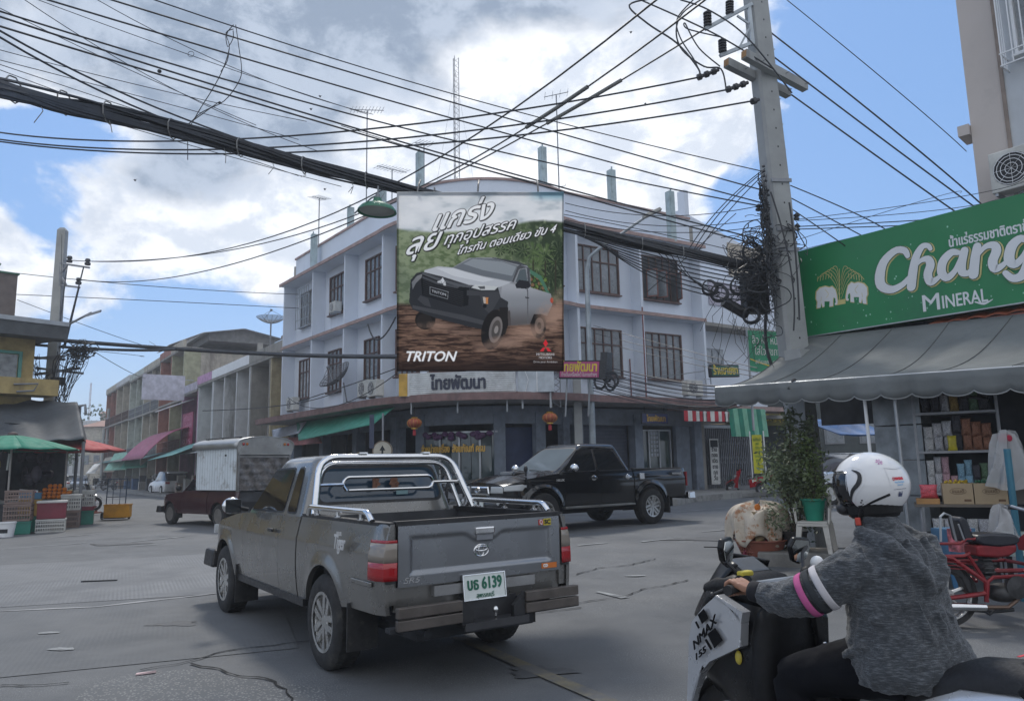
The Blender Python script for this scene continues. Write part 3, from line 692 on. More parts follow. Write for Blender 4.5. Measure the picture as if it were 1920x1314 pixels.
shophouse(7.2,15.5,0,7.95,WHW,'long white fronted two storey shophouse with clean white parapet',floors=1,para=WHITEP,cols=3)
t_=shophouse(15.5,19.5,0,7.95,WHW,'two storey shophouse with lilac pink parapet panels',floors=1,para=pm('pink_parapet',(.46,.26,.42),.8,dirt=(.3,.16,.27)))
t_=shophouse(19.5,24.5,0,7.7,PINKW,'mauve shophouse with magenta wall sign above the curved awning',floors=1,para=LIL)
M_=RF(24.5,-.12);b=MB(M_);b.box(1.2,4.4,-.05,.0,3.2,5.6);b.build('wall_sign',MAG,t_)
for k,tx in enumerate(('ศรีวัฒนา','อะไหล่ยนต์','ล้อยาง','035')):text(tx,.5,pm('pink_letters',(.5,.2,.3),.6),M_@Matrix.Translation((2.8,-.055,5.2-.55*k)),t_,width=2.4)
t_=thing('blank_hoarding',RF(22,-1.8),'blank pale lilac signboard projecting from the row of shophouses','sign')
b=MB(RF(22,-1.8));b.box(-.05,.05,-1.4,1.4,6.5,8.3);b.build('board',pm('lilac_board',(.50,.49,.57),.6),t_)
b.v=[];b.f=[];b.tube([(0,1.4,7),(0,2,7)],.03);b.tube([(0,1.4,8),(0,2,8)],.03);b.build('bracket',STEEL,t_)
shophouse(24.5,29,0,11.4,CREAM,fin=LIM,lab='faded lime green three storey shophouse with red balcony rail',floors=2,bal=REDW,para=CREAM)
shophouse(29,33.5,0,11.4,REDW,'faded red three storey shophouse in the side street',floors=2,bal=REDW,para=REDW)
shophouse(33.5,41,0,11.2,CREAM,'dirty cream three storey shophouse with iron balconies full of plants',floors=2,bal=GREYM,para=CREAM,cols=2)
shophouse(41,49,0,11.2,PALEG,'pale green weathered shophouse with air conditioners on its balconies',floors=2,bal=GREYM,para=PALEG,cols=2)
shophouse(49,58,0,11.4,CREAM,'cream shophouse with railed balconies farther down the side street',floors=2,bal=BROWN,para=WHW,cols=2)
shophouse(58,66,0,11.4,REDW,'red edged shophouse at the far end of the side street row',floors=2,bal=BROWN,para=CREAM,cols=2)
for t,z,q in ((36,6.2,'lower balcony of the dirty cream house'),(43,6.2,'lower balcony of the pale green house'),(46,9.6,'upper balcony of the pale green house'),(39,9.6,'upper balcony of the dirty cream house')):aircon(RF(t,.6)@Matrix.Translation((0,0,z-3)),'small air conditioner on the '+q,'balcony air conditioners')
def roofshed(t0,t1,off,zb,zt,dp,wall,roof,lab,ridge=.9):
 M_=RF(t1,off);L=t1-t0;t_=thing('rooftop_shed',M_,lab,'building','rooftop sheds')
 b=MB(M_);b.box(0,L,0,dp,zb,zt);b.build('shed_wall',wall,t_)
 b=MB(M_);b.add([(0,0,zt),(0,dp,zt),(0,dp/2,zt+ridge),(L,0,zt),(L,dp,zt),(L,dp/2,zt+ridge)],[(0,1,2),(3,5,4)]);b.build('gable',wall,t_)
 b=MB(M_);corr(b,-.5,L+.5,-.5,dp/2,zt-.16,zt+ridge+.05);corr(b,-.5,L+.5,dp+.5,dp/2,zt-.16,zt+ridge+.05);b.build('sheet_roof',roof,t_,smooth=True)
 return t_
roofshed(23.5,31,1.5,11.3,11.95,5,GREYW,ROOFG,'grey rooftop shed with long corrugated gable roof above the lime house',.35)
roofshed(33.5,38,1.0,11.1,12.4,4.5,WHW,ROOFG,'white rooftop room with small corrugated gable roof',1.1)
M_=RF(24.2,5.0);t_=thing('rear_block',M_,'dark grey block wall building with long corrugated roof behind the row','building')
b=MB(M_);b.box(2,24.0,0,8,0,9.0);b.build('block_wall',GREYW,t_)
b=MB(M_);corr(b,1.5,24.4,-.6,8.6,9.1,9.9);b.build('sheet_roof',ROOFG,t_,smooth=True)
b=MB(M_)
for x in (3,9,15,20.5):b.box(x-.16,x+.16,-.5,-.15,7,11.0)
b.build('concrete_post',CONC,t_)
b=MB(M_);
for x in (5,6.5,11,12.5,17):b.box(x,x+.4,-.04,-.01,8.1,8.8)
b.build('wall_opening',DARK,t_)
M_=RF(9,3.2);t_=thing('rooftop_shed',M_,'open rooftop pavilion with flat rusty roof under the satellite dish','building','rooftop sheds')
b=MB(M_);b.box(-1,8.3,-.6,4,9.5,9.65);b.build('flat_roof',RUST,t_)
b=MB(M_)
for x in (-.6,2.5,5.4,7.9):b.box(x-.1,x+.1,-.4,-.2,7.9,9.5);b.box(x-.1,x+.1,3.4,3.6,7.9,9.5)
b.box(-.6,8.2,1.5,1.6,7.9,9.2);b.build('post',CONC,t_)
c=D(508,606,45)
t_=dish(Matrix.Translation(c),.85,'mesh satellite dish on the rusty pavilion roof, facing straight up',pm('light_mesh',(.25,.26,.27),.6),'satellite dishes')
b=MB();b.tube([c,c+Vector((0,0,-2.2))],.05);b.build('dish_post',GREYM,t_)
def sheet(name,mt,c4,lab,cat='awning',nu=10,nv=8,sag=.12,group=None,ribs=0,curve=0,th=.02):
 a,b_,c,d=[Vector(p) for p in c4]
 def fn(s,t):
  p=(a*(1-s)+b_*s)*(1-t)+(d*(1-s)+c*s)*t
  p.z-=sag*math.sin(math.pi*s)*math.sin(math.pi*t)*(1+.4*math.sin(s*17));p.z+=curve*math.sin(math.pi*min(1,t)*.5)*(1-t)
  return p
 b=MB().grid(fn,nu,nv);return b.build(name,mt,label=lab,cat=cat,group=group,solid=th,smooth=True)
def rowpt(t,off,z):p=A0+d_*t+nin*off;return Vector((p.x,p.y,z))
PKA=pm('magenta_tin_awning',(.30,.05,.11),.5,var=.15,dirt=(.18,.04,.07),streak=True)
b=MB();
def fn(s,t):
 p=rowpt(21+s*9,-.1-3.0*t,0);return Vector((p.x,p.y,4.7-2.0*t*t-.15*t+.04*math.sin(s*70)))
b.grid(fn,90,8).build('curved_awning',PKA,label='curved magenta ribbed tin awning sweeping down over the pavement',cat='awning',solid=.02,smooth=True)
sheet('cloth_awning',pm('turquoise_tarp',(.16,.38,.36),.7,dirt=(.12,.2,.24)),(rowpt(20.8,-.1,3.5),rowpt(14,-.1,3.6),rowpt(14,-2.6,2.6),rowpt(20.8,-2.8,2.4)),'pale turquoise tarpaulin awning below the magenta one')
GTARP=pm('green_tarp',(.03,.22,.15),.7,var=.2,dirt=(.05,.13,.1))
sheet('cloth_awning',GTARP,(D(556,792,34.5),D(742,762,26.3),D(700,795,24.2),D(560,826,31)),'long sloping green tarpaulin awning along the left wing of the corner building',sag=.1)
sheet('cloth_awning',pm('rose_tarp',(.5,.2,.2),.7),(D(540,820,36.5),D(600,818,31),D(604,830,30),D(540,835,35)),'small rose coloured tarpaulin corner under the green awning')
sheet('cloth_awning',pm('grey_lilac_tarp',(.35,.38,.44),.7),(D(510,806,38),D(575,790,33),D(560,812,32),D(512,822,37)),'grey lilac tin canopy at the end of the left wing')
for k,(u0,u1,v0,v1,Y,mt,lb) in enumerate(((236,275,846,876,74,GTARP,'green tarpaulin hanging flat beside the street shops'),(205,238,850,880,78,pm('mint_tarp',(.22,.42,.33),.7),'mint green sloping stall awning down the street'),(188,215,858,884,84,pm('beige_tarp',(.35,.31,.25),.8),'beige sloping stall awning down the street'),(170,192,866,886,92,WHC,'white sloping stall awning at the end of the street'))):
 sheet('stall_awning',mt,(D(u0+10,v0,Y),D(u1+6,v0-4,Y-2),D(u1,v1,Y-5),D(u0-10,v1+2,Y-3)),lb,group='stall awnings in the side street')
b=MB(RF(27,-1.4));corr(b,0,4.5,0,1.8,6.0,6.7);b.build('tin_canopy',WHITEP,label='white corrugated tin canopy over the mauve shophouse balcony',cat='awning',smooth=True,solid=.02)
b=MB(RF(70,0,0));b.box(0,69.5,-2.4,4,.0,.14);b.build('pavement',PAVE,kind='structure')
def farbox(u0,u1,v0,Y,mat,lab,dz=14,roof=None,wins=0,wrows=2):
 a=D(u0,880,Y);c=D(u1,880,Y);z=D((u0+u1)/2,v0,Y).z;M_=TR(a.x,Y,0,0);L=c.x-a.x
 t_=thing('distant_building',M_,lab,'building','distant buildings');b=MB(M_);b.box(0,L,0,dz,0,z);b.build('wall',mat,t_)
 if roof:b=MB(M_);b.add([(-.4,-.5,z),(L+.4,-.5,z),(L+.4,dz,z),(-.4,dz,z),(0,dz/2,z+1.6),(L,dz/2,z+1.6)],[(0,1,5,4),(3,4,5,2),(0,4,3),(1,2,5)]);b.build('roof',roof,t_)
 for i in range(wins):
  for j in range(wrows):
   b=MB(M_);x=L*(i+.5)/wins;zz=z*(.35+.5*j/max(1,wrows));b.box(x-L/wins*.28,x+L/wins*.28,-.06,-.01,zz,zz+1.4);w_=b.build('window',GREYM,t_)
   b=MB(M_);b.box(x-L/wins*.24,x+L/wins*.24,-.09,-.061,zz+.1,zz+1.3);b.build('pane',WGLASS,w_)
 return t_
farbox(150,232,788,118,WHW,'white two storey building closing the view at the end of the side street',wins=4)
farbox(193,232,764,130,pm('pale_grey_wall',(.42,.44,.47),.8),'pale grey taller building behind the white one',wins=3)
farbox(150,190,800,112,CREAM,'cream building with tiled roof at the street end',roof=pm('far_tile',(.30,.17,.13),.8),wins=2)
farbox(60,150,850,125,WHW,'low white building beyond the market stalls',wins=5)
farbox(182,206,775,150,pm('far_pink_wall',(.42,.33,.30),.8),'pinkish roofed building far behind the street end',roof=pm('far_tile',(.30,.17,.13),.8))
c=D(161,830,160);tp=D(161,718,160).z;b=MB(TR(c.x,c.y))
for x,y in ((0,0),(.5,0),(.25,.4)):b.tube([(x,y,0),(x*.4+.15,y*.4+.1,tp)],.05,4)
for k in range(30):z=tp*k/30;b.tube([(0,0,z),(.5,0,z+tp/30)],.03,3)
b.build('radio_mast',pm('red_white_mast',(.5,.4,.38),.6),label='slender far radio mast above the street end',cat='mast')
def simplepole(u,v0,v1,Y,r,lab):
 a=D(u,v1,Y);c=D(u,v0,Y);b=MB();b.tube([(a.x,a.y,0),(a.x,a.y,c.z)],r,8)
 b.box(a.x-.6,a.x+.6,a.y-.05,a.y+.05,c.z-1.2,c.z-1.1);return b.build('utility_pole',CONCP,label=lab,cat='pole',group='far utility poles')
simplepole(196,766,900,90,.16,'tall grey pole between the red umbrella and the row houses')
simplepole(189,805,900,80,.14,'shorter dark pole beside the far grey pole')
def tree(x,y,h_,cr,lab,seed=1,mt=None,n=900,ls=.22):
 rnd=random.Random(seed);M_=TR(x,y);t_=thing('tree',M_,lab,'tree')
 b=MB(M_);b.tube([(0,0,0),(.1,.05,h_*.35),(-.05,.1,h_*.6)],[.16,.12,.07],8)
 for k in range(5):a=k*1.3;b.tube([(0,.05,h_*.35+k*.1),(cr*.5*math.cos(a),cr*.5*math.sin(a),h_*.65+.1*k)],[.06,.02],5)
 b.build('trunk',pm('bark',(.10,.08,.06),.9,bump=.5),t_)
 b=MB(M_)
 cl=[(rnd.gauss(0,cr*.45),rnd.gauss(0,cr*.45),h_*.7+rnd.gauss(0,h_*.14)) for _ in range(14)]
 for _ in range(n):
  c=rnd.choice(cl);p=Vector(c)+Vector((rnd.gauss(0,1),rnd.gauss(0,1),rnd.gauss(0,.8)))*cr*.22
  q=Vector((rnd.gauss(0,1),rnd.gauss(0,1),rnd.gauss(0,1))).normalized()*ls;r=q.orthogonal().normalized()*ls*.5
  b.add([p-q,p+r,p+q,p-r],[(0,1,2,3)])
 o=b.build('crown',mt or pm('foliage_mid',(.05,.085,.03),.7,var=.4,scale=1.5),t_,fix=False);return t_
tree(D(100,880,100).x,100,6,3,'green street tree behind the white parked car',3)
tree(D(160,780,135).x,140,13.5,4,'dark tree on the skyline beside the radio mast',5,n=600,ls=.4)
tree(D(215,850,95).x,95,4.6,1.3,'small tree at the foot of the row houses',9,n=400,ls=.15)
P0=B1+Vector((.1,.35,0));P1=P0+Vector((5.6,3.9,0));M2=frame(P0+Vector((0,0,.3)),P1-P0);L2=(P1-P0).length
t_=thing('white_shophouse',M2,'white stepped shophouse with a slanting roof edge right of the corner building','building')
b=MB(M2);b.box(.01,L2,1.0,9,3.2,7.3);b.box(.01,L2,0.2,9,7.3,9.6);b.build('upper_wall',WALLB,t_)
b=MB(M2);b.add([(.01,.5,9.6),(.01,9,9.6),(.01,.5,12.3),(.01,9,13.2),(L2,.5,9.6),(L2,9,9.6),(L2,.5,10.8),(L2,9,11.6)],[(0,4,6,2),(2,6,7,3),(1,3,7,5),(0,2,3,1),(4,5,7,6)]);b.build('sloping_parapet',WALLB,t_)
b=MB(M2);b.box(L2*.45,L2+.02,.46,.498,9.0,11.3);b.build('beige_panel',pm('beige_render',(.42,.37,.30),.85,dirt=(.25,.22,.18)),t_)
b=MB(M2);b.box(-.1,.15,.1,.5,3.2,13.1);b.box(L2-.1,L2+.1,0,1,0,7.3);b.build('wall_fin',WALLB,t_)
b=MB(M2);b.box(0,L2,.0,1.2,7.1,7.25);b.box(0,L2,-.5,1.2,3.1,3.25);b.build('floor_slab',CONC,t_)
b=MB(M2);b.box(.8,2.9,.95,.99,5.6,6.3);b.build('louvre_back',GREYM,t_)
for k in range(5):b=MB(M2);b.box(.85+.41*k,1.2+.41*k,.90,.94,5.65,6.25);b.build('pane',CURT,t_)
b=MB(M2);b.box(1.2,5.5,.15,.19,8.1,9.2);b.build('lilac_panel',LIL,t_)
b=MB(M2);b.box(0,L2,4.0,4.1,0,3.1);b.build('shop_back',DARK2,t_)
Mg=MR@Matrix.Translation((LR+.15,.6,0));t_=thing('folding_gate',Mg,'grey folding steel gate behind the green striped awning','gate')
for k in range(38):
 b=MB(Mg);x=k*.115;b.box(x-.018,x+.018,-.02,.02,.12,2.75);b.build('bar',pm('gate_grey',(.22,.23,.25),.5,.3,dirt=(.1,.1,.1)),t_)
for k in range(19):
 b=MB(Mg);x=k*.23
 for z in (.5,1.4,2.2):b.tube([(x,-.03,z-.2),(x+.23,-.03,z+.2)],.008,3);b.tube([(x,-.03,z+.2),(x+.23,-.03,z-.2)],.008,3)
 b.build('lattice',GREYM,t_)
b=MB(Mg);b.box(-.1,4.4,-.05,.05,.0,.1);b.box(-.1,4.4,-.05,.05,2.77,2.9);b.build('gate_rail',STEEL,t_)
Mq=Mg@Matrix.Translation((.95,-.25,1.35));t_=thing('paper_banner',Mq,'narrow white banner with black vertical lettering on the folding gate','banner')
b=MB(Mq);b.box(-.26,.26,0,.01,-.95,.95);b.build('banner_cloth',pm('banner_white',(.6,.6,.58),.7),t_)
b=MB(Mq);b.box(-.22,.22,-.008,-.001,.6,.9);b.build('banner_header',DARK,t_)
text('ร้าน\nทอง\nเปิด\nขาย\nทุก\nวัน',.24,DARK,Mq@Matrix.Translation((0,-.004,-.1)),t_,width=.34,off=.006)
Mq=Mg@Matrix.Translation((1.0,-1.0,.0));t_=thing('potted_plant',Mq,'spiky plant in a small white pot on the far pavement before the gate','plant')
b=MB(Mq);b.lathe([(.0,.0),(.17,.0),(.22,.3),(.19,.3),(.17,.05)],16);b.build('pot',WHITEP,t_,smooth=True)
b=MB(Mq)
for k in range(24):a=k*2.4;r=.03+.13*random.random();b.add([(r*.3*math.cos(a)-.02,r*.3*math.sin(a),.25),(r*.3*math.cos(a)+.02,r*.3*math.sin(a),.25),(r*math.cos(a),r*math.sin(a),.6+.4*random.random())],[(0,1,2)])
b.build('leaves',pm('foliage_dark',(.02,.05,.025),.7),t_,fix=False)
def hsign(u0,v0,u1,v1,Y,dY,w_,face,letters,lcol,lab,size,lw,extra=None,ex_bracket=True,dpt=.14):
 a=D(u0,(v0+v1)/2,Y);c=D(u1,(v0+v1)/2,Y+dY);zt=D(u0,v0,Y).z;zb=D(u0,v1,Y).z
 M_=frame(Vector(((a.x+c.x)/2,(a.y+c.y)/2,(zt+zb)/2)),Vector((c.x-a.x,c.y-a.y,c.z-a.z)));W_=(c-a).length;H_=zt-zb
 t_=thing('hanging_sign',M_,lab,'sign');b=MB(M_);b.box(-W_/2,W_/2,0,dpt,-H_/2,H_/2);b.build('sign_box',DARK,t_,bevel=.02)
 b=MB(M_);b.box(-W_/2+.05,W_/2-.05,-.012,-.002,-H_/2+.05,H_/2-.05);b.build('sign_face',face,t_)
 text(letters,size,lcol,M_@Matrix.Translation((0,-.02,H_*(.12 if extra else 0))),t_,width=W_*lw,off=.012)
 if extra:text(extra,size*.4,WHC,M_@Matrix.Translation((0,-.02,-H_*.28)),t_,width=W_*.85)
 return M_,t_,W_,H_
YL=pm('yellow_letters',(.62,.46,.04),.5)
M_,t_,W_,H_=hsign(1333,680,1386,704,27.5,1.2,0,pm('sign_dark_green',(.01,.09,.05),.5),'ร้านขายยา',YL,'dark green pharmacy sign with yellow Thai lettering on a steel bracket',.42,.85)
b=MB(M_);
for x in (-1.2,-.9):b.tube([(x,.07,.3),(x,.07,-.5)],.02,4)
b.tube([(-1.3,.07,.2),(-W_/2,.07,.2)],.02,4);b.tube([(-1.3,.07,-.3),(-W_/2,.07,-.3)],.02,4);b.tube([(-1.2,.07,0),(-1.2,3,0)],.02,4);b.build('bracket',STEEL,t_)
M_,t_,W_,H_=hsign(1048,680,1126,714,25.0,-1.0,0,pm('sign_magenta',(.40,.05,.17),.5,var=.05),'ไทยพัฒนา',YL,'magenta shop sign with yellow Thai lettering beside the street lamp post',.42,.86,'ด้ายดิ้นเครื่องไหว้ ในงานต่างๆ')
b=MB(M_);b.box(W_/2+.01,W_/2+.25,-.05,.3,-H_/2,H_/2+.25);b.build('junction_box',BLKPL,t_);b=MB(M_);b.tube([(-.6,.2,-H_/2),(-.6,.2,-1.55)],.03);b.tube([(.3,.2,-H_/2),(.3,.2,-1.5)],.03);b.build('sign_leg',STEEL,t_)
a=D(1405,655,24);c=D(1480,658,24.6);M_=frame((a+c)/2,Vector((c.x-a.x,c.y-a.y,0)));W_=(c-a).length
t_=thing('vinyl_banner',M_,'bright green vinyl banner with white Thai lettering left of the leaning pole','banner')
b=MB(M_);b.box(-W_/2,W_/2,0,.03,-.72,.62);b.build('banner_cloth',pm('vinyl_green',(.01,.22,.10),.5),t_)
text('สิว ฝ้า หน้าใส\nใส่ใจสุขภาพ',.36,WHC,M_@Matrix.Translation((0,-.012,.12)),t_,width=W_*.84);text('สกินแคร์ ดูแลผิว',.2,WHC,M_@Matrix.Translation((0,-.012,-.4)),t_,width=W_*.75)
b=MB(M_);b.grid(lambda s,t:(-W_/2+W_*s,-.012,-.55+.22*(1-s)*(1-s)-.1*s+.04*t),16,1);b.build('yellow_swoosh',YL,t_)
b=MB(M_);b.tube([(-W_/2,.05,.7),(-W_/2,.05,-2.6)],.04,5);b.tube([(W_/2,.05,.7),(W_/2,.05,-2.6)],.04,5);b.build('banner_post',STEEL,t_)
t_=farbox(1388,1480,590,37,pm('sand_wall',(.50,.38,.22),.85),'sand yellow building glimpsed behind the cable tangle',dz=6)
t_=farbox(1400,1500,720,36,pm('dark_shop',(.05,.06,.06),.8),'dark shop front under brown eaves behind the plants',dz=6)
M_=TR(*D(1462,783,34.5).xy,D(1462,783,34.5).z);t_=thing('shop_sign',M_,'olive sign board with yellow lettering in the shade behind the plants','sign')
b=MB(M_);b.box(-1.3,1.2,0,.06,-.35,.35);b.build('sign_board',pm('olive_board',(.13,.12,.02),.6),t_);text('เจริญรุ่งเรือง',.4,YL,M_@Matrix.Translation((0,-.02,0)),t_,width=1.9)
M_=TR(*D(1421,851,30).xy,D(1421,851,30).z);t_=thing('standing_banner',M_,'tall narrow yellow banner with fine green print beside the far scooters','banner')
b=MB(M_);b.box(-.19,.19,0,.02,-.75,.75);b.build('banner_cloth',pm('banner_yellow',(.50,.48,.02),.6),t_);text('ยินดีต้อนรับ\nลูกค้า\nทุกท่าน\nราคาส่ง\nราคาปลีก\nถูกมาก\nโทร\n035',.16,pm('green_print',(.03,.2,.05),.6),M_@Matrix.Translation((0,-.006,0)),t_,width=.3)
b=MB(M_);b.tube([(-.27,0,.9),(-.27,0,-1.1)],.025);b.tube([(.27,0,.9),(.27,0,-1.1)],.025);b.build('banner_post',WHITEP,t_)
a=D(1290,762,29.5);c=D(1500,762,33);b=MB(frame(a,Vector((c.x-a.x,c.y-a.y,0))));b.box(0,(c-a).length,0,1.2,-.08,.1);b.build('eave_board',PINKED,label='thin faded maroon eave board over the folding gate shops',cat='eave')
p=Vector((2.75,26.5,0));z0=gz(p.x,p.y);M_=TR(p.x,p.y,z0)
t_=thing('street_lamp',M_,'slim grey street lamp with curved neck in front of the corner building','street lamp')
b=MB(M_);pts=[(0,0,0),(0,0,4),(.0,0,8.2),(.12,0,8.75),(.45,-.1,9.0),(.9,-.25,9.25),(1.7,-.5,9.75),(2.1,-.6,10.0)];b.tube(pts,[.13,.11,.085,.07,.06,.05,.05,.05],10);b.build('pole',pm('lamp_post_grey',(.30,.34,.37),.5,.4),t_,smooth=True)
b=MB(M_@Matrix.Translation((2.3,-.65,10.1))@Matrix.Rotation(R_(-25),4,'Y'));b.box(-.35,.4,-.13,.13,-.05,.07,.03);b.build('lamp_head',pm('lamp_head_grey',(.30,.30,.28),.5),t_,bevel=.02)
b=MB(M_);b.box(-.62,-.35,-.08,.2,0,4.9);b.build('concrete_stub',CONCP,t_)
t_=thing('lattice_bracket',D(1042,720,25.6),'thin lattice steel upright beside the magenta sign','bracket');b=MB(Matrix.Translation(D(1042,720,25.6)))
for x in (-.15,.15):b.tube([(x,0,-.8),(x,0,1.4)],.02,4)
for k in range(10):b.tube([(-.15,0,-.8+k*.22),(.15,0,-.58+k*.22)],.012,3);b.tube([(.15,0,-.8+k*.22),(-.15,0,-.58+k*.22)],.012,3)
b.build('truss',GREYM,t_)
kp=[G(1270,948),G(1300,941),G(1380,934),G(1440,928),G(1560,915),G(1700,905)]
b=MB()
for a,c in zip(kp,kp[1:]):
 f_=frame(a,Vector((c.x-a.x,c.y-a.y,0)));b.M=f_;b.box(0,(c-a).length,0,.2,-.1,.2)
b.build('kerb',KERB,kind='structure')
b=MB();L=[Vector((p.x,p.y+.15,p.z+.185)) for p in kp];Q=[Vector((p.x-1,p.y+7,p.z+.21)) for p in kp]
b.add(L+Q,[(i,i+1,i+1+len(L),i+len(L)) for i in range(len(L)-1)]);b.build('pavement',PAVE,kind='structure',solid=.05)
SL=D(1504,638,13.1);SR=D(1920,578,10.4);xd=Vector((SR.x-SL.x,SR.y-SL.y,0)).normalized()
sT=D(1495,482,13.1);zb=SL.z;hS=sT.z-SL.z
MS=frame(Vector((SL.x,SL.y,zb)),xd)
shop=thing('corner_shop',MS@Matrix.Translation((0,0,-zb)),'open fronted grocery shop under the green sign and grey awning','building')
MF=MS@Matrix.Translation((0,0,-zb))
LW=7.5
b=MB(MF);b.box(0,LW,.05,.25,2.95,zb+hS-.1);b.build('facade_wall',CONC,shop)
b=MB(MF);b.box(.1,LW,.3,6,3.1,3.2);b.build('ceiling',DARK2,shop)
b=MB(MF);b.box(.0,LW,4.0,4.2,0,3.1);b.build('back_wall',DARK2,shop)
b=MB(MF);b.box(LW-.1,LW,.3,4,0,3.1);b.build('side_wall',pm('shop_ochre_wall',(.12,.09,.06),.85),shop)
TILE=pm('terracotta_tile',(.30,.09,.05),.75,var=.25,dirt=(.16,.07,.05))
for k in range(12):
 b=MB(MF);x=2.2+k*.27;b.grid(lambda s,t:(x+.27*s,-.28*t,zb-.03-.10*t+.03*math.sin(s*math.pi)),4,2);b.build('roof_tile',TILE,shop,solid=.015)
b=MB(MF);b.box(2.1,LW,-.26,-.24,zb-.30,zb-.13);b.build('red_fascia',pm('terracotta_fascia',(.22,.07,.05),.7),shop)
b=MB(MF);b.box(.3,2.1,-.1,.04,zb-.28,zb-.02);b.build('dark_beam',DARK,shop)
sg=thing('shop_signboard',MS,'large green mineral water signboard with white Chang lettering and two elephants','sign')
SGREEN=pm('sign_green',(.008,.185,.062),.42,var=.06,scale=.8,bump=0,dirt=(.012,.15,.06),dscale=.7)
b=MB(MS);b.box(0,LW,-.30,-.06,0,hS);b.build('sign_board',SGREEN,sg)
b=MB(MS);b.box(-.012,LW,-.312,-.301,-.02,.0);b.box(-.02,-.001,-.31,-.06,-.02,hS);b.build('sign_edge',STEEL,sg)
SW=pm('sign_white',(.66,.68,.70),.5,var=.03,bump=0);SG=pm('sign_gold',(.55,.48,.20),.5,bump=0)
DROP=pm('sign_droplet',(.25,.50,.36),.3,bump=0)
def onS(x,z,y=-.31):return MS@Matrix.Translation((x,y,z))
def su(u,v):
 n=MS.to_3x3()@Vector((0,1,0));o=MS.translation-n*.31;d=ray(u,v);c0=Vector((0,0,H))
 p=c0+d*((o-c0).dot(n)/d.dot(n));q=MS.inverted()@p;return (q.x,q.z)
def stroke(pts,ws,n=26):
 """calligraphic ribbon through photo points; returns 2-D quads"""
 P=[Vector(su(*p)) for p in pts];out=[];m_=len(P)
 for i in range(n+1):
  t=i/n*(m_-1);k=min(int(t),m_-2);f=t-k
  p0,p1,p2,p3=P[max(k-1,0)],P[k],P[k+1],P[min(k+2,m_-1)]
  q=.5*((2*p1)+(p2-p0)*f+(2*p0-5*p1+4*p2-p3)*f*f+(3*p1-p0-3*p2+p3)*f**3)
  w_=ws[k]+(ws[k+1]-ws[k])*f;out.append((q,w_))
 return out
def strokes(lst,mat,name,y,grow=0,off=(0,0)):
 b=MB(MS);dy=0
 for pts,ws in lst:
  s=stroke(pts,ws);V=[]
  for i,(q,w_) in enumerate(s):
   tg=(s[min(i+1,len(s)-1)][0]-s[max(i-1,0)][0]).normalized();nr=Vector((-tg.y,tg.x));w2=w_/2*.0084+grow
   for g in (-1,1):r=q+nr*w2*g+Vector(off);V.append((r.x,y-dy,r.y))
  b.add(V,[(2*i,2*i+1,2*i+3,2*i+2) for i in range(len(s)-1)]);dy+=.0006
  for e in (s[0],s[-1]):
   w2=e[1]/2*.0084+grow;k=10;b.add([(e[0].x+w2*math.cos(6.283*j/k)+off[0],y-dy,e[0].y+w2*math.sin(6.283*j/k)+off[1]) for j in range(k)],[tuple(range(k))]);dy+=.0006
 return b.build(name,mat,sg,fix=False)
CH=[([(1702,480),(1696,470),(1679,470),(1658,490),(1650,516),(1653,536),(1672,543),(1692,534),(1705,520)],[9,12,13,16,19,18,14,11,8]),([(1745,467),(1740,461),(1729,463),(1718,482),(1712,510),(1709,538)],[7,9,11,14,16,16]),([(1715,502),(1727,489),(1740,486),(1745,497),(1740,514),(1745,529),(1757,523),(1764,516)],[4,8,13,15,15,14,9,6]),([(1797,474),(1784,474),(1769,490),(1766,510),(1776,521),(1791,508),(1801,486)],[9,13,15,15,13,9,7]),([(1809,470),(1804,494),(1805,510),(1816,512),(1825,501)],[13,14,14,10,6]),([(1833,462),(1829,485),(1826,515)],[13,15,16]),([(1831,484),(1847,464),(1864,460),(1869,471),(1862,490),(1866,504),(1879,499),(1888,490)],[4,9,13,15,15,14,10,6]),([(1928,452),(1914,448),(1898,462),(1893,486),(1904,496),(1920,480),(1934,452)],[8,13,16,16,13,9,7]),([(1936,450),(1930,490),(1918,516),(1900,522),(1886,512)],[15,16,15,12,9])]
strokes(CH,SG,'gold_outline',-.3025,.016,(.014,-.010));strokes(CH,pm('sign_shadow_green',(.01,.10,.05),.5),'lettering_rim',-.3085,.010);strokes(CH,SW,'lettering',-.3145)
def tx(body,u0,v0,u1,v1,mat,off=.006,vh=None,y=-.303,**k):
 a=su(u0,v0);c=su(u1,v1);an=math.atan2(c[1]-a[1],c[0]-a[0]);W_=math.hypot(c[0]-a[0],c[1]-a[1])
 return text(body,vh or .3,mat,MS@Matrix.Translation(((a[0]+c[0])/2,y,(a[1]+c[1])/2))@Matrix.Rotation(-an,4,'Y'),sg,width=W_,off=off,**k)
tx('M',1730,571,1761,566,SW,.003,.36);tx('INERAL',1766,568,1850,554,SW,.003,.27)
strokes([([(1828,566),(1845,569),(1861,561)],[2,4,1])],SW,'swash',-.303)
tx('น้ำแร่ธรรมชาติตราช้าง',1779,456,1945,420,SW,.004,.20)
fr=[]
for k in range(5):
 a=k/4
 for s in (-1,1):
  x0,y0=1576,548-a*40;ex=x0+s*(44-a*30);ey=528-a*24-4*(1-a)
  fr.append(([(1576+s*1,560-a*34),(1576+s*(12-a*6),530-a*28),(1576+s*(30-a*18),512-a*12),(ex,ey)],[.7,1.0,1.2,.8]))
for s in (-1,1):
 for k in range(6):x=1576+s*(16+k*5);fr.append(([(x,513+k*1.2),(x+s*1,521+k*1.4)],[1.2,1.0]))
fr.append(([(1576,563),(1576,505)],[1.6,1]))
strokes(fr,SG,'gold_frond',-.303)
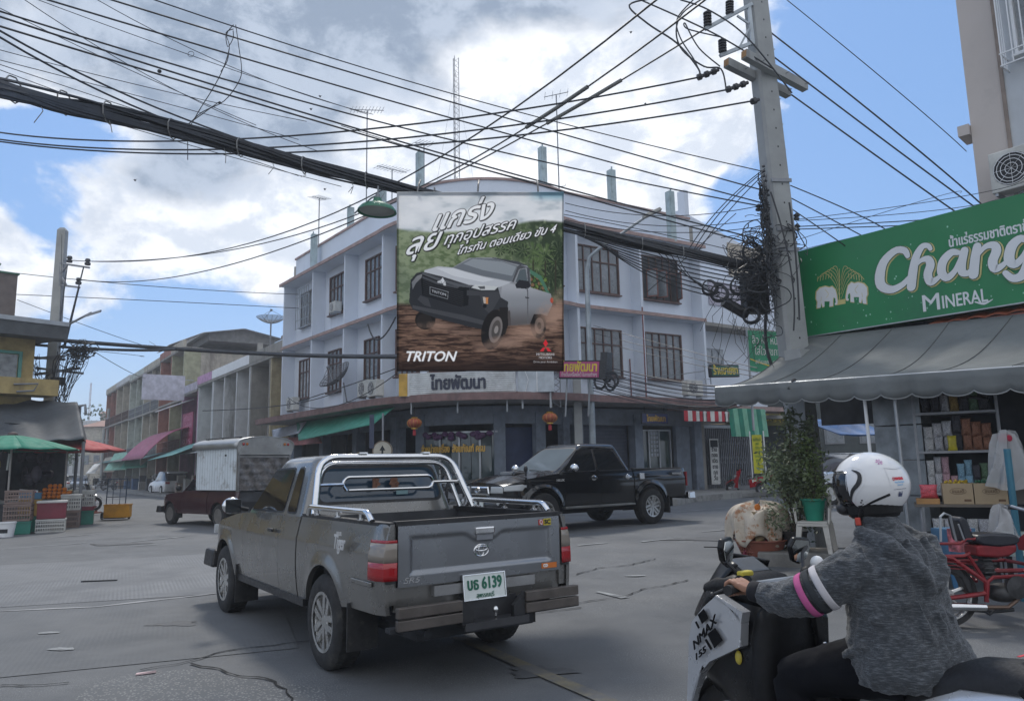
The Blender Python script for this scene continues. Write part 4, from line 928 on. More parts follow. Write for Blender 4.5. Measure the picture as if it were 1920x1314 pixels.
def ele(cu,cv,s):
 P=[(-24,3),(-23,-10),(-16,-17),(-4,-20),(4,-18),(10,-20),(17,-14),(20,-4),(22,8),(21,14),(16,15),(16,11),(18,11),(17,3),(13,0),(12,6),(12,17),(4,18),(5,8),(-6,8),(-6,18),(-10,19),(-13,10),(-14,20),(-22,21),(-21,9)]
 return [su(cu+s*x*.88,cv+y*.98) for x,y in P]
for cu,s,cv in ((1551,1,557),(1605,-1,549)):
 q=ele(cu,cv,s);c=(sum(p[0] for p in q)/len(q),sum(p[1] for p in q)/len(q))
 for g,mt,y in ((1.09,SG,-.3025),(1.0,SW,-.3055)):
  b=MB(MS);b.add([(c[0]+(p[0]-c[0])*g,y,c[1]+(p[1]-c[1])*g) for p in q],[tuple(range(len(q)))]);b.build('elephant_emblem',mt,sg,fix=False)
 strokes([([(cu-s*4,cv-14),(cu+s*2,cv-6),(cu-s*2,cv+1)],[.8,.8,.8]),([(cu-s*12,cv+8),(cu-s*11,cv+0)],[.7,.7])],SG,'emblem_line',-.307)
b=MB(MS);a=su(1577,566);b.box(a[0]-.07,a[0]+.07,-.303,-.3005,a[1]-.04,a[1]+.04);b.build('gold_base',SG,sg)
b=MB(MS)
for k in range(170):
 x=random.uniform(.2,LW-.3);z=random.uniform(.05,hS*.5) if random.random()<.75 else random.uniform(.05,hS-.08);r=random.uniform(.004,.014)
 b.add([(x+r*math.cos(6.283*j/7),-.3012,z+r*1.3*math.sin(6.283*j/7)) for j in range(7)],[tuple(range(7))])
b.build('printed_droplets',DROP,sg,fix=False)
AFL=D(1342,727,11.5);AFR=D(1920,688,8.4);ax=Vector((AFR.x-AFL.x,AFR.y-AFL.y,0)).normalized();AFE=AFL+(AFR-AFL)*1.75
TL=D(1502,640,12.9)-(MS.to_3x3()@Vector((0,1,0)))*.12;TRt=MS@Vector((LW,-.35,-.35));TL.z=zb-.02;TRt.z=zb-.35
GREYC=pm('grey_awning_cloth',(.135,.146,.147),.85,var=.10,scale=1.5,bump=.3,bscale=14,dirt=(.11,.12,.122),dscale=1.2,streak=True)
t_=thing('shop_awning',Matrix.Translation(AFL),'large grey canvas awning with a scalloped valance in front of the grocery shop','awning')
def fn(s,t):
 a=TL+(TRt-TL)*s;c=AFL+(AFE-AFL)*s;p=a+(c-a)*t;p.z-=.16*math.sin(math.pi*t)*(1+.25*math.cos(s*math.pi*12));p.z+=.02*math.sin(s*60+t*5)*t;return p
MB().grid(fn,60,14).build('canopy_cloth',GREYC,t_,solid=.012,smooth=True)
LA_=(AFE-AFL).length;ns=int(LA_/.34)
def fv(s,t):
 c=AFL+(AFE-AFL)*s;dn=.235+.055*abs(math.sin(s*ns*math.pi))**.7;n=Vector((ax.y,-ax.x,0))
 return Vector((c.x,c.y,c.z-dn*t))+n*(.03+.03*math.sin(s*41)*t+.015*math.sin(s*ns*math.pi*2)*t)
MB().grid(fv,ns*8,3).build('valance',GREYC,t_,solid=.008,smooth=True)
b=MB();b.tube([fv(i/(ns*8),1.0)+Vector((0,0,-.003)) for i in range(ns*8+1)],.009,4);b.build('valance_binding',pm('binding_grey',(.25,.26,.26),.8),t_)
b=MB();b.tube([AFL,AFE],.02,6);b.tube([fn(0,k/6)+Vector((0,0,-.02)) for k in range(7)],.018,6)
for s in (.0,.28,.56,.84):b.tube([fn(s,.02+k*.16)+Vector((0,0,-.045)) for k in range(7)],.018,6)
b.build('awning_frame',STEEL,t_)
b=MB();
for k in range(9):b.tube([fn(k/9,tt/14)+Vector((0,0,.012)) for tt in range(15)],.006,4)
b.build('cloth_seam',pm('seam_grey',(.085,.09,.09),.9),t_)
b=MB();p=fn(.18,.99);b.ell(p,(.05,.04,.06),8,6);b.tube([p,p+Vector((-.1,0,-.08)),p+Vector((.05,-.03,-.12))],.01);b.build('knotted_cloth',BLKPL,t_)
for u,Y,lb,mt in ((1648,9.9,'white slim awning post left of the metal cabinet',WHITEP),(1706,9.6,'pale metal post on the left side of the snack shelf',STEEL)):
 p=D(u,1000,Y);b=MB();b.tube([(p.x,p.y,gz(p.x,p.y)),(p.x-.03,p.y,2.42)],.022,8);b.build('awning_post',mt,label=lb,cat='post')
a=D(1643,850,10.6);c=D(1733,850,10.1);Mc=frame(Vector((a.x,a.y,gz(a.x,a.y))),Vector((c.x-a.x,c.y-a.y,0)));W_=(c-a).length
t_=thing('metal_cabinet',Mc,'tall dull sheet metal cabinet between the white post and the snack shelf','cabinet')
for k in range(5):
 b=MB(Mc);z=.05+k*.47;b.box(0,W_,-.0,.55,z,z+.462);b.build('metal_panel',pm('dull_sheet_metal',(.22,.235,.245),.38,.65,var=.35,scale=2.2,bump=.3,bscale=5),t_,bevel=.006)
a=D(1718,850,10.0);c=D(1882,850,9.5);Mh=frame(Vector((a.x,a.y,gz(a.x,a.y))),Vector((c.x-a.x,c.y-a.y,0)));W_=(c-a).length
t_=thing('shelf_unit',Mh,'tall grey shelving unit crowded with snack packets under the awning','shelf')
b=MB(Mh)
for x in (0,W_-.03):b.box(x,x+.03,0,.03,0,2.42);b.box(x,x+.03,.42,.45,0,2.42)
b.build('upright',pm('shelf_grey',(.30,.31,.33),.5,.2),t_)
SZ=[.45,1.02,1.55,2.05,2.38]
for z in SZ:b=MB(Mh);b.box(.031,W_-.031,-.01,.45,z,z+.03);b.build('shelf_board',pm('shelf_grey',(.3,.31,.33),.5),t_)
b=MB(Mh);b.box(.03,W_-.03,.455,.47,0,2.38);b.build('back_panel',DARK,t_)
b=MB(Mh);b.tube([(-.02,.0,2.4),(W_*.9,-.2,2.2)],.02);b.build('diagonal_strut',BLKPL,t_)
def foil(nm,col,metal=.6,rough=.3):return pm(nm,col,rough,metal,var=.45,scale=14,bump=.8,bscale=18,spec=.7)
FO=[foil('foil_silver',(.45,.45,.47)),foil('foil_copper',(.28,.13,.08)),foil('foil_black',(.05,.05,.06)),foil('foil_pink',(.40,.25,.28)),foil('foil_blue',(.20,.35,.45)),foil('foil_amber',(.30,.20,.06)),foil('foil_green',(.10,.17,.10)),foil('foil_white',(.5,.5,.5),.2)]
bagmesh={}
def bag(M_,w_,h_,mt,lab,grp,name='snack_packet'):
 key=mt.name
 if key not in bagmesh:
  b=MB(M_);
  def fb(s,t):
   a=2*math.pi*s;e=math.sin(math.pi*min(.999,max(.001,t)))**.45
   th=.36*e;nz3=mnoise.noise((math.cos(a)*2.1+len(key),math.sin(a)*2.1,t*3.3))*.16+mnoise.noise((math.cos(a)*6,math.sin(a)*6+len(key),t*9))*.10
   ca_=math.copysign(abs(math.cos(a))**.7,math.cos(a));return (.5*ca_*(.86+.14*(1-e)+nz3*.5),th*math.sin(a)*(1+nz3*2.2),t*1.0+nz3*.15)
  b.grid(fb,26,18);o=b.build(name,mt,smooth=True);me=o.data;bagmesh[key]=me
  bm=bmesh.new();bm.from_mesh(me);bm.clear()
  bb=MB();bb.grid(fb,26,18);me2=bpy.data.meshes.new(name);me2.from_pydata([tuple(v) for v in bb.v],[],bb.f);me2.shade_smooth();me2.materials.append(mt)
  o.data=me2;bagmesh[key]=me2;bm.free()
 else:
  o=bpy.data.objects.new(name,bagmesh[key]);COL.objects.link(o)
 o.matrix_world=M_@Matrix.Rotation(random.uniform(-.25,.25),4,'Z')@Matrix.Diagonal((w_,w_*.7,h_,1));tag(o,lab,'packet',grp);return o
rows=[(SZ[3]+.03,[(2,.17,.3),(2,.17,.28),(0,.17,.3),(5,.18,.32),(2,.17,.3),(6,.16,.3),(2,.17,.28)],'upper shelf',1),(SZ[2]+.03,[(7,.12,.14),(0,.15,.16),(0,.16,.17),(2,.15,.2),(1,.16,.18),(1,.16,.16),(1,.12,.15)],'middle shelf',2),(SZ[1]+.03,[(7,.15,.18),(0,.15,.2),(3,.16,.2),(3,.15,.18),(4,.15,.16),(4,.14,.18),(2,.15,.15),(6,.16,.16),(6,.16,.15)],'lower shelf',2),(SZ[0]+.03,[(7,.15,.2),(0,.16,.2),(2,.18,.2),(7,.15,.2),(0,.16,.2),(2,.18,.2)],'bottom shelf',1)]
cn={0:'silver',1:'copper',2:'black',3:'pinkish',4:'light blue',5:'amber',6:'dark green',7:'white'}
for z,items,nm,layers in rows:
 n=len(items)
 for L in range(layers):
  for i,(k,w_,h_) in enumerate(items):
   if L and random.random()<.12:continue
   x=.1+(W_-.2)*(i+.5)/n
   od=('leftmost','second from the left','third from the left','fourth from the left','fifth from the left','sixth from the left','seventh from the left','eighth from the left','ninth from the left')[i]
   bag(Mh@Matrix.Translation((x,.14+.05*random.random(),z+L*h_*1.1)),min(w_*1.3,(W_-.12)/n*1.02),h_*1.18,FO[k],f'{cn[k]} snack packet, {od}'+(f', {"upper" if L else "bottom"} layer' if layers>1 else '')+f', {nm}',f'snack packets on the {nm}')
a=D(1716,950,9.1);c=D(1885,950,8.7);zt=D(1800,944,9).z;Mt=frame(Vector((a.x,a.y,gz(a.x,a.y))),Vector((c.x-a.x,c.y-a.y,0)));W2=(c-a).length;zt-=gz(a.x,a.y)
t_=thing('display_table',Mt,'low folding table with thin legs holding the cardboard boxes','table')
b=MB(Mt);b.box(0,W2,-.05,.5,zt-.03,zt);b.build('table_top',pm('table_brown',(.10,.085,.07),.6),t_)
for x in (.06,W2-.06):
 for y in (0,.45):b=MB(Mt);b.tube([(x,y,0),(x,y,zt-.03)],.013,6);b.build('leg',GREYM,t_)
CARD=pm('cardboard_tan',(.32,.245,.155),.85,var=.08,scale=3)
for k,(x0,w_,lb) in enumerate(((.30,.31,'tan cardboard box with oval stamp, the left one of two on the low table'),(.615,.33,'tan cardboard box with oval stamp, the right one of two on the low table'))):
 M_=Mt@Matrix.Translation((x0,0,zt+.002));t2=thing('cardboard_box',M_,lb,'box')
 b=MB(M_);hh=.235
 b.box(0,w_-.006,0,.006,0,hh);b.box(0,w_-.006,.30,.306,0,hh);b.box(0,.005,.006,.3,0,hh);b.box(w_-.011,w_-.006,.006,.3,0,hh);b.box(.006,w_-.012,.007,.299,0,.006);b.build('box_wall',CARD,t2)
 b=MB(M_)
 for q in range(24):a0=6.283*q/24;a1=6.283*(q+1)/24;b.add([(w_/2+.085*math.cos(a0),-.002,.145+.036*math.sin(a0)),(w_/2+.085*math.cos(a1),-.002,.145+.036*math.sin(a1)),(w_/2+.081*math.cos(a1),-.002,.145+.032*math.sin(a1)),(w_/2+.081*math.cos(a0),-.002,.145+.032*math.sin(a0))],[(0,1,2,3)])
 b.box(w_-.1,w_-.03,-.002,-.0005,.03,.055);b.build('printed_oval',pm('print_brown',(.12,.07,.04),.8),t2)
 text('ขนมดี',.055,pm('print_brown',(.12,.07,.04),.8),M_@Matrix.Translation((w_/2,-.003,.145)),t2,width=.12)
 b=MB(M_)
 for q in range(60):b.ell((random.uniform(.03,w_-.04),random.uniform(.03,.28),hh+random.uniform(-.03,.03)),(.018,.018,.015),5,3)
 b.build('packed_sweets',pm('yellow_sweets',(.40,.27,.02),.4,var=.5,scale=30) if k==0 else pm('green_wrappers',(.02,.12,.06),.4,var=.6,scale=30),t2)
M_=Mt@Matrix.Translation((.96,.0,zt));b=MB(M_);b.add([(0,0,0),(.16,.05,0),(.18,.35,0),(0,.3,0),(0,0,.32),(.15,.05,.40),(.18,.35,.4),(0,.3,.32)],[(0,1,5,4),(1,2,6,5),(2,3,7,6),(3,0,4,7),(0,3,2,1)]);b.build('dark_carton',pm('dark_card',(.055,.05,.045),.8),label='dark open carton leaning right of the two tan boxes',cat='box')
M_=Mt@Matrix.Translation((.02,-.02,zt+.002));b=MB(M_);b.box(0,.24,0,.26,0,.06);b.build('fruit_tray',pm('orange_card',(.32,.17,.06),.7),label='shallow orange brown tray left of the tan boxes',cat='tray')
bag(M_@Matrix.Translation((.14,.12,.06)),.2,.16,pm('red_packet',(.45,.06,.08),.35,var=.5,scale=20,bump=.4,bscale=20),'red and white packet standing in the shallow tray',None)
bag(Mh@Matrix.Translation((.42,.02,SZ[2]+.03)),.11,.19,pm('yellow_carton',(.5,.42,.03),.4),'small bright yellow carton on the middle shelf',None)
t2=thing('plastic_stool',Mt@Matrix.Translation((.18,.15,0)),'blue plastic stool under the left end of the low table','stool');M_=Mt@Matrix.Translation((.18,.15,0));BLP=pm('blue_plastic',(.03,.12,.24),.5)
b=MB(M_);b.box(-.14,.14,-.14,.14,.40,.43);b.build('seat',BLP,t2,bevel=.01)
for x in (-1,1):
 for y in (-1,1):b=MB(M_);b.loft([[(x*.16-.02,y*.16-.02,0),(x*.16+.02,y*.16-.02,0),(x*.16+.02,y*.16+.02,0),(x*.16-.02,y*.16+.02,0)],[(x*.12-.03,y*.12-.02,.4),(x*.12+.03,y*.12-.02,.4),(x*.12+.03,y*.12+.02,.4),(x*.12-.03,y*.12+.02,.4)]]);b.build('leg',BLP,t2)
PLB=glassm('clear_plastic',(.42,.43,.44),.25,.55)
def blobby(M_,fn_,nu,nv,mt,**k):
 b=MB(M_);b.grid(fn_,nu,nv);return b.build(mat=mt,smooth=True,**k)
c=D(1893,880,8.7)
blobby(Matrix.Translation(c),lambda s,t:((.10+.16*t+.03*math.sin(s*44+t*5)+.02*math.sin(s*19))*math.cos(6.283*s),(.07+.08*t+.02*math.sin(s*31))*math.sin(6.283*s),.42-.62*t+.03*math.sin(s*12+t*9)),48,20,PLB,name='plastic_bag_bundle',label='bundle of clear plastic bags hanging beside the shelf under a red knob',cat='bag')
c2=D(1884,822,8.7);b=MB(Matrix.Translation(c2));b.ell((0,0,0),(.085,.08,.06),14,8);b.build('cloth_hat',pm('red_cap_cloth',(.33,.02,.05),.8),label='dark red cap hung on top of the clear plastic bags',cat='cap',smooth=True)
c=D(1878,990,7.9)
blobby(Matrix.Translation(c),lambda s,t:((.05+.14*t*(1-.3*t)+.025*math.sin(s*37+t*5))*math.cos(6.283*s),(.03+.09*t+.02*math.sin(s*23))*math.sin(6.283*s),.22-.36*t+.03*math.sin(s*12+t*9)),40,16,PLB,name='carrier_bag',label='clear carrier bag hanging behind the red motorcycle seat',cat='bag')
p=D(1902,960,8.3);b=MB();b.tube([(p.x,p.y,0),(p.x,p.y,1.6)],.035,8);b.build('blue_post',pm('teal_post',(.03,.14,.20),.5),label='teal blue post right of the display table',cat='post')
t_=thing('parasol_handle',D(1895,950,8.2),'black pipe handle sticking out above the motorcycle seat','pipe');b=MB();q=D(1890,951,8.2);r=D(1925,953,8.1);b.tube([q,r],.02,8);b.tube([r,Vector((r.x-.02,r.y,.1))],.012,6);b.build('pipe',BLKPL,t_)
p=D(1507,820,12.2);b=MB(TR(p.x,p.y,0,.6));b.box(-.13,.13,-.15,.15,0,3.3);b.build('shop_column',CONCP,label='pale concrete column behind the leaning pole under the awning',cat='column')
a=D(1560,806,17);c=D(1640,806,16.5)
sheet('cloth_awning',pm('blue_tarp',(.05,.13,.30),.6,var=.3),(a+Vector((-.4,.8,.3)),c+Vector((0,.8,.25)),c+Vector((.25,-.2,-.12)),a+Vector((.1,-.2,-.12))),'small blue printed awning seen through the gap behind the helmet')
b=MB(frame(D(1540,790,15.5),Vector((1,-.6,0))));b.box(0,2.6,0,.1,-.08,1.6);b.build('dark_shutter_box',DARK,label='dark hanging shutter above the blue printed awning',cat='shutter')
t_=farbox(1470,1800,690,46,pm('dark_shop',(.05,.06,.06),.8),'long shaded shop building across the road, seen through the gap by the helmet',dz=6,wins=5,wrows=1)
C0=D(1838,390,14.6);C1=Zp(1909,374,C0.z);zt=16;BEI=pm('beige_render_wall',(.50,.45,.42),.85,var=.03,scale=.4,bump=.12,dirt=(.40,.36,.34),dscale=.5);zb2=min(C0.z,C1.z)
Mr=frame(Vector((C0.x,C0.y,0)),Vector((C1.x-C0.x,C1.y-C0.y,0)));Lr=Vector((C1.x-C0.x,C1.y-C0.y,0)).length
t_=thing('tall_building',Mr,'tall plain beige building with barred window at the right edge of the view','building')
b=MB(Mr);b.box(0,Lr,0,7,C0.z,zt);b.build('beige_wall',BEI,t_)
M2_=Mr@Matrix.Translation((Lr,0,0))@Matrix.Rotation(R_(-8),4,'Z')
b=MB(M2_);b.box(.02,6,0,7,C0.z-.1,zt);b.build('grey_wall',pm('light_grey_wall',(.48,.50,.52),.85,var=.05),t_)
b=MB(Mr);b.box(Lr-.05,Lr+.02,-.03,-.002,C0.z,zt);b.build('corner_joint',pm('joint_brown',(.25,.20,.17),.8),t_)
b=MB(Mr);
for z in (C0.z+1.55,C0.z+5.1,C0.z+8):b.box(-.22,-.01,-.1,.5,z,z+.22)
b.build('ledge',BEI,t_)
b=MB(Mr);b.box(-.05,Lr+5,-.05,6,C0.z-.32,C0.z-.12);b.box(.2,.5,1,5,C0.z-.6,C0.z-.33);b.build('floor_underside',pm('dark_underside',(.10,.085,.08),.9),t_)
window(M2_,.95,C0.z+2.9,1.2,1.9,2,[.7],t_,WHITEP,WGLASS)
b=MB(M2_)
for k in range(9):x=.15+k*.2;b.box(x-.01,x+.01,-.40,-.38,C0.z+2.6,C0.z+5.0)
for z in (2.6,2.85,4.7,5.0):b.box(.12,1.9,-.405,-.38,C0.z+z-.012,C0.z+z+.012);b.box(.12,.14,-.4,.0,C0.z+z-.012,C0.z+z+.012)
for y in (-.1,-.2,-.3):b.box(.12,.14,y-.01,y+.01,C0.z+2.6,C0.z+5)
b.build('window_grille',WHITEP,t_)
b=MB(M2_);b.add([(0,-.5,C0.z+5.05),(2.1,-.5,C0.z+5.05),(2.1,0,C0.z+5.35),(0,0,C0.z+5.35)],[(0,1,2,3)]);b.build('window_hood',GREYM,t_,solid=.03)
aircon(M2_@Matrix.Translation((.28,-.28,C0.z+.05)),'large dark grilled air conditioner on the beige building above the green sign','air conditioner on the tall building',1.0,.8)
_D=D
def D(u,v,Y):return _D(u,v,Y+1.8 if (9.85<=Y<=11.2 and u>1050) else Y)
pb=D(1530,1045,10.8);pb=Vector((pb.x,pb.y,0));pt=D(1410,-60,10.45)
pz=(pt-pb);Lp=pz.length;Mp=frame(pb,Vector((1,.12,0)),pz.normalized())
zax=pz.normalized();xax=Vector((1,.25,0));xax=(xax-zax*xax.dot(zax)).normalized();yax=zax.cross(xax)
Mp=Matrix((xax,yax,zax)).transposed().to_4x4();Mp.translation=pb
pole=thing('utility_pole',Mp,'big leaning concrete pole with crossarms and black cable tangle beside the green sign','pole')
b=MB(Mp)
def ring(z,w_,d2):return [(-w_,-d2,z),(-w_*.35,-d2,z),(-w_*.35,-d2*.62,z),(w_*.35,-d2*.62,z),(w_*.35,-d2,z),(w_,-d2,z),(w_,d2,z),(w_*.35,d2,z),(w_*.35,d2*.62,z),(-w_*.35,d2*.62,z),(-w_*.35,d2,z),(-w_,d2,z)]
def ring(z,w_,d2):return [(-w_,-d2*.7,z),(-w_*.8,-d2,z),(w_*.8,-d2,z),(w_,-d2*.7,z),(w_,d2*.7,z),(w_*.8,d2,z),(-w_*.8,d2,z),(-w_,d2*.7,z)]
b.loft([ring(0,.23,.19),ring(Lp+2.2,.165,.13)]);b.build('pole_shaft',CONCP,pole)
b=MB(Mp)
for k in range(26):z=3.2+k*.33;w_=.2-.055*z/Lp;b.cbox((.02,-.191+.0055*z,z),(.022,.012,.03));
b.build('bolt_hole',DARK,pole)
b=MB(Mp)
for k in range(12):z=3.6+k*.46;b.tube([(.15,0,z),(.27,-.02,z+.02)],.009,4)
b.build('step_bolt',STEEL,pole)
pi=Mp.inverted()
def PL(u,v,Y):return pi@D(u,v,Y)
for (a,c,dz) in (((1362,118),(1478,176),0),((1395,102),(1510,164),0)):
 p,q=(D(*a,10.15),D(*c,10.95)) if a[0]<1370 else (D(*a,9.95),D(*c,10.75))
 f_=frame(p,q-p);bb=MB(Matrix((f_.to_3x3().col[0],f_.to_3x3().col[1],f_.to_3x3().col[2])).transposed().to_4x4())
 f2=f_.copy();bb.M=f2;bb.box(0,(q-p).length,-.06,.06,-.075,.075);bb.build('crossarm',CONCP,pole)
 bb.v=[];bb.f=[];bb.box(-.012,-.001,-.05,.05,-.06,.06);bb.build('arm_end',pm('orange_end',(.35,.20,.09),.8),pole)
 bb.v=[];bb.f=[]
 for x in (.25,.62,.95):bb.tube([(x*(q-p).length,-.14,.0),(x*(q-p).length,.16,.02)],.008,4)
 bb.build('through_bolt',STEEL,pole)
b=MB()
for p,q,r in (((1322,55,10.2),(1410,8,10.3),.04),((1350,105,10.2),(1412,80,10.3),.04),((1404,10,10.3),(1412,85,10.3),.04),((1404,55,10.3),(1385,92,10.25),.022),((1382,30,10.25),(1404,45,10.3),.022)):
 b.tube([D(*p),D(*q)],r,4)
b.build('steel_bracket',pm('bracket_grey',(.38,.42,.45),.5,.3),pole)
INS=pm('insulator_dark',(.03,.03,.035),.3)
def insul(p,q=None,r=.06,n=5):
 q=q or p+Vector((0,0,.3));L=(q-p).length;f_=(q-p).normalized().to_track_quat('Z','Y').to_matrix().to_4x4();f_.translation=p;b=MB(f_);pr=[(.001,0)]
 for k in range(n):z=L*k/n;pr+=[(r,z+L*.02),(r*1.05,z+L/n*.45),(r*.6,z+L/n*.6),(r*.55,z+L/n*.95)]
 b.lathe(pr+[(.001,L)],12);return b.build('insulator',INS,pole,smooth=True)
insul(D(1327,50,10.2),D(1326,22,10.2),.07);insul(D(1368,26,10.25),D(1368,2,10.25),.07);insul(D(1355,98,10.2),D(1354,74,10.2),.07)
for a,c in (((1308,146),(1348,131)),((1362,169),(1403,155)),((1410,191),(1423,187))):
 insul(D(*a,10.1),D(*c,10.15),.055,3 if a[0]<1400 else 1)
for u,v in ((1493,412),(1494,432),(1422,395),(1450,300)):insul(D(u,v,10.6),D(u+1,v-12,10.6),.05,2)
b=MB(Mp)
for z in (5.0,5.35,6.2):w_=.19;b.box(-w_,w_,-.19,-.165,z,z+.06)
b.build('strap',GREYM,pole)
b=MB(frame(D(1418,545,10.9),Vector((1,.3,0))));b.box(-.2,.26,0,.2,-.38,.3);b.build('splice_box',BLKPL,pole,bevel=.02)
b=MB();p=D(1357,565,10.6);q=D(1400,590,10.7);b.tube([p,q],.09,10);b.build('splice_closure',BLKPL,pole)
rnd=random.Random(4)
b=MB()
for k in range(150):
 cu,cv=rnd.gauss(1428,26),rnd.gauss(492,36);Y0=rnd.uniform(10.3,11.1)
 pts=[];a=rnd.uniform(0,6.28)
 for j in range(7):
  a+=rnd.uniform(.2,1.3);pts.append(D(cu+rnd.uniform(14,36)*math.cos(a)*1.1,cv+rnd.uniform(8,26)*math.sin(a)+j*rnd.uniform(-1,3),Y0+rnd.uniform(-.1,.1)))
 pp=[]
 for i in range(len(pts)-1):
  p0,p1,p2,p3=pts[max(i-1,0)],pts[i],pts[i+1],pts[min(i+2,len(pts)-1)]
  for f in (0,.25,.5,.75):pp.append(.5*((2*p1)+(p2-p0)*f+(2*p0-5*p1+4*p2-p3)*f*f+(3*p1-p0-3*p2+p3)*f**3))
 b.tube(pp,rnd.choice((.006,.008,.011)),3,caps=False)
for k in range(40):
 u=rnd.uniform(1345,1460);v=rnd.uniform(520,600);L=rnd.uniform(30,110);Y0=rnd.uniform(10.4,11)
 b.tube([D(u,v,Y0),D(u+rnd.uniform(-25,25),v+L*.6,Y0),D(u+rnd.uniform(-40,30),v+L,Y0)],.005,3,caps=False)
for cu,cv,r in ((1330,538,14),(1348,548,16),(1408,590,15),(1385,535,16),(1410,470,18)):
 for q in range(4):rr=r*(1+.08*q)*.0078;c=D(cu+q,cv,10.5);b.tube([c+Vector((rr*math.cos(a),.03*math.sin(2*a)+.02*q,rr*math.sin(a))) for a in np.linspace(0,6.1,18)],.012,4,closed=True)
o=b.build('cable_tangle',BLACKW,pole);
b=MB()
for k in range(34):
 z0=rnd.uniform(320,430);pts=[D(1425+rnd.uniform(-8,10)+(v-310)*.09,v+rnd.uniform(-6,6),10.3+rnd.uniform(-.08,.08)) for v in range(int(z0),int(z0+rnd.uniform(60,200)),14)]
 if len(pts)>2:b.tube(pts,rnd.choice((.005,.008,.012)),3,caps=False)
for v in range(312,480,9):
 b.ell(D(1430+(v-310)*.1+rnd.uniform(-6,6),v,10.3),(.03,.03,.025),6,4)
for pts,r in (([(1445,360),(1482,500),(1488,620)],.014),([(1480,380),(1492,480),(1499,600)],.016),([(1440,560),(1436,640),(1455,700)],.03)):
 b.tube(wire([D(*p,10.3 if r<.03 else 11) for p in pts]),r,4)
b.build('riser_cable',BLACKW,pole)
WG={'p':'long power lines crossing the sky','t':'thin service wires','r':'wires right of the big pole','c':'lines from the left pole'}
def W(lab,pts,Ys,r,g,name='overhead_wire',n=16,sl=None):
 P=[D(u,v,Y) for (u,v),Y in zip(pts,Ys)]
 a,m_,c=P;f=(m_-a).length/((m_-a).length+(c-m_).length)
 Q=[]
 for i in range(n+1):
  t=i/n;L0=(t-f)*(t-1)/(f);L1=t*(t-1)/(f*(f-1));L2=t*(t-f)/(1-f);Q.append(a*L0+m_*L1+c*L2)
 if sl:MB().tube(Q[sl[0]:sl[1]],.036,8).build('splice_sleeve',pm('sleeve_grey',(.16,.16,.15),.7),label=sl[2],cat='cable sleeve')
 b=MB();b.tube(Q,r,5);return b.build(name,BLACKW,label=lab,cat='wire',group=WG[g],smooth=True)
W('uppermost thin line crossing the sky from the top edge down to the big pole',[(286,-1),(700,133),(1432,322)],(9,11,10.4),.009,'p')
W('second line from the top, running parallel below the uppermost one to the big pole',[(195,-4),(640,131),(1430,357)],(8.6,10.6,10.4),.012,'p')
W('third long line, starting at the top edge near the left corner',[(75,-4),(640,163),(1445,385)],(8.2,10.4,10.5),.012,'p')
W('fourth long line, passing just over the hanging wire loops',[(-6,20),(640,210),(1450,391)],(8,10.4,10.5),.012,'p')
W('fifth long line carrying a small black clamp',[(-6,30),(640,233),(1420,448)],(8,10.4,10.5),.013,'p')
W('sixth long line, close below the clamped one',[(-6,48),(640,241),(1430,462)],(7.8,10.4,10.5),.013,'p')
W('dark steep line from the left edge crossing above the thick cable bundle',[(-6,55),(300,205),(760,352)],(6.5,8.5,10.5),.011,'p')
W('second steep line from the left edge, just below the first steep one',[(-6,67),(300,220),(745,352)],(6.4,8.4,10.5),.011,'p')
W('high sagging line ending at the topmost string of disc insulators',[(-6,248),(330,265),(1308,146)],(14,12.5,10.1),.016,'p',n=24)
W('middle sagging line ending at the second string of disc insulators',[(-6,261),(380,281),(1362,169)],(14,12.5,10.1),.016,'p',n=24)
W('lowest sagging line ending at the single disc insulator on the pole',[(-6,265),(420,289),(1410,190)],(14,12.5,10.1),.016,'p',n=24)
W('insulated line from the left pole rising to the top edge beside the big pole',[(128,488),(500,447),(1236,-4)],(28,20,9.4),.016,'c',n=24)
W('second rising line from the left pole, with a grey sleeve near its upper end',[(163,490),(600,427),(1325,-2)],(28,20,9.8),.016,'c',n=30,sl=(25,28,'grey splice sleeve on the upper rising line'))
W('lowest rising line from the left pole, ending at the bracket insulator',[(150,524),(500,476),(1326,52)],(28,20,10.2),.016,'c',n=30,sl=(26,29,'grey splice sleeve on the lower rising line'))
for k,(a,m_,c,lb) in enumerate((((40,-4),(330,170),(600,285),'hair thin wire looping down from the top left corner'),((-4,93),(260,160),(575,228),'thin wire ending in mid sky above the thick bundle'),((-4,112),(220,170),(560,262),'thin wire just above the thick bundle at the left'),((-4,120),(200,188),(620,330),'slack thin wire hugging the top of the thick bundle'),((175,-4),(420,120),(700,215),'thin wire with tiny dark beads crossing diagonally'),((-4,130),(200,205),(560,330),'lowest thin wire above the thick bundle'),((30,175),(330,265),(640,350),'wire drooping just below the thick bundle'),((60,-4),(360,105),(690,215),'thin wire with a small ring loop in it'),((-4,14),(240,130),(480,235),'thin crossing wire at the upper left'),((640,236),(900,315),(1060,345),'thin wire dropping behind the sign board'))):
 W(lb,(a,m_,c),(8+.1*k,9.3,10.4),.005,'t')
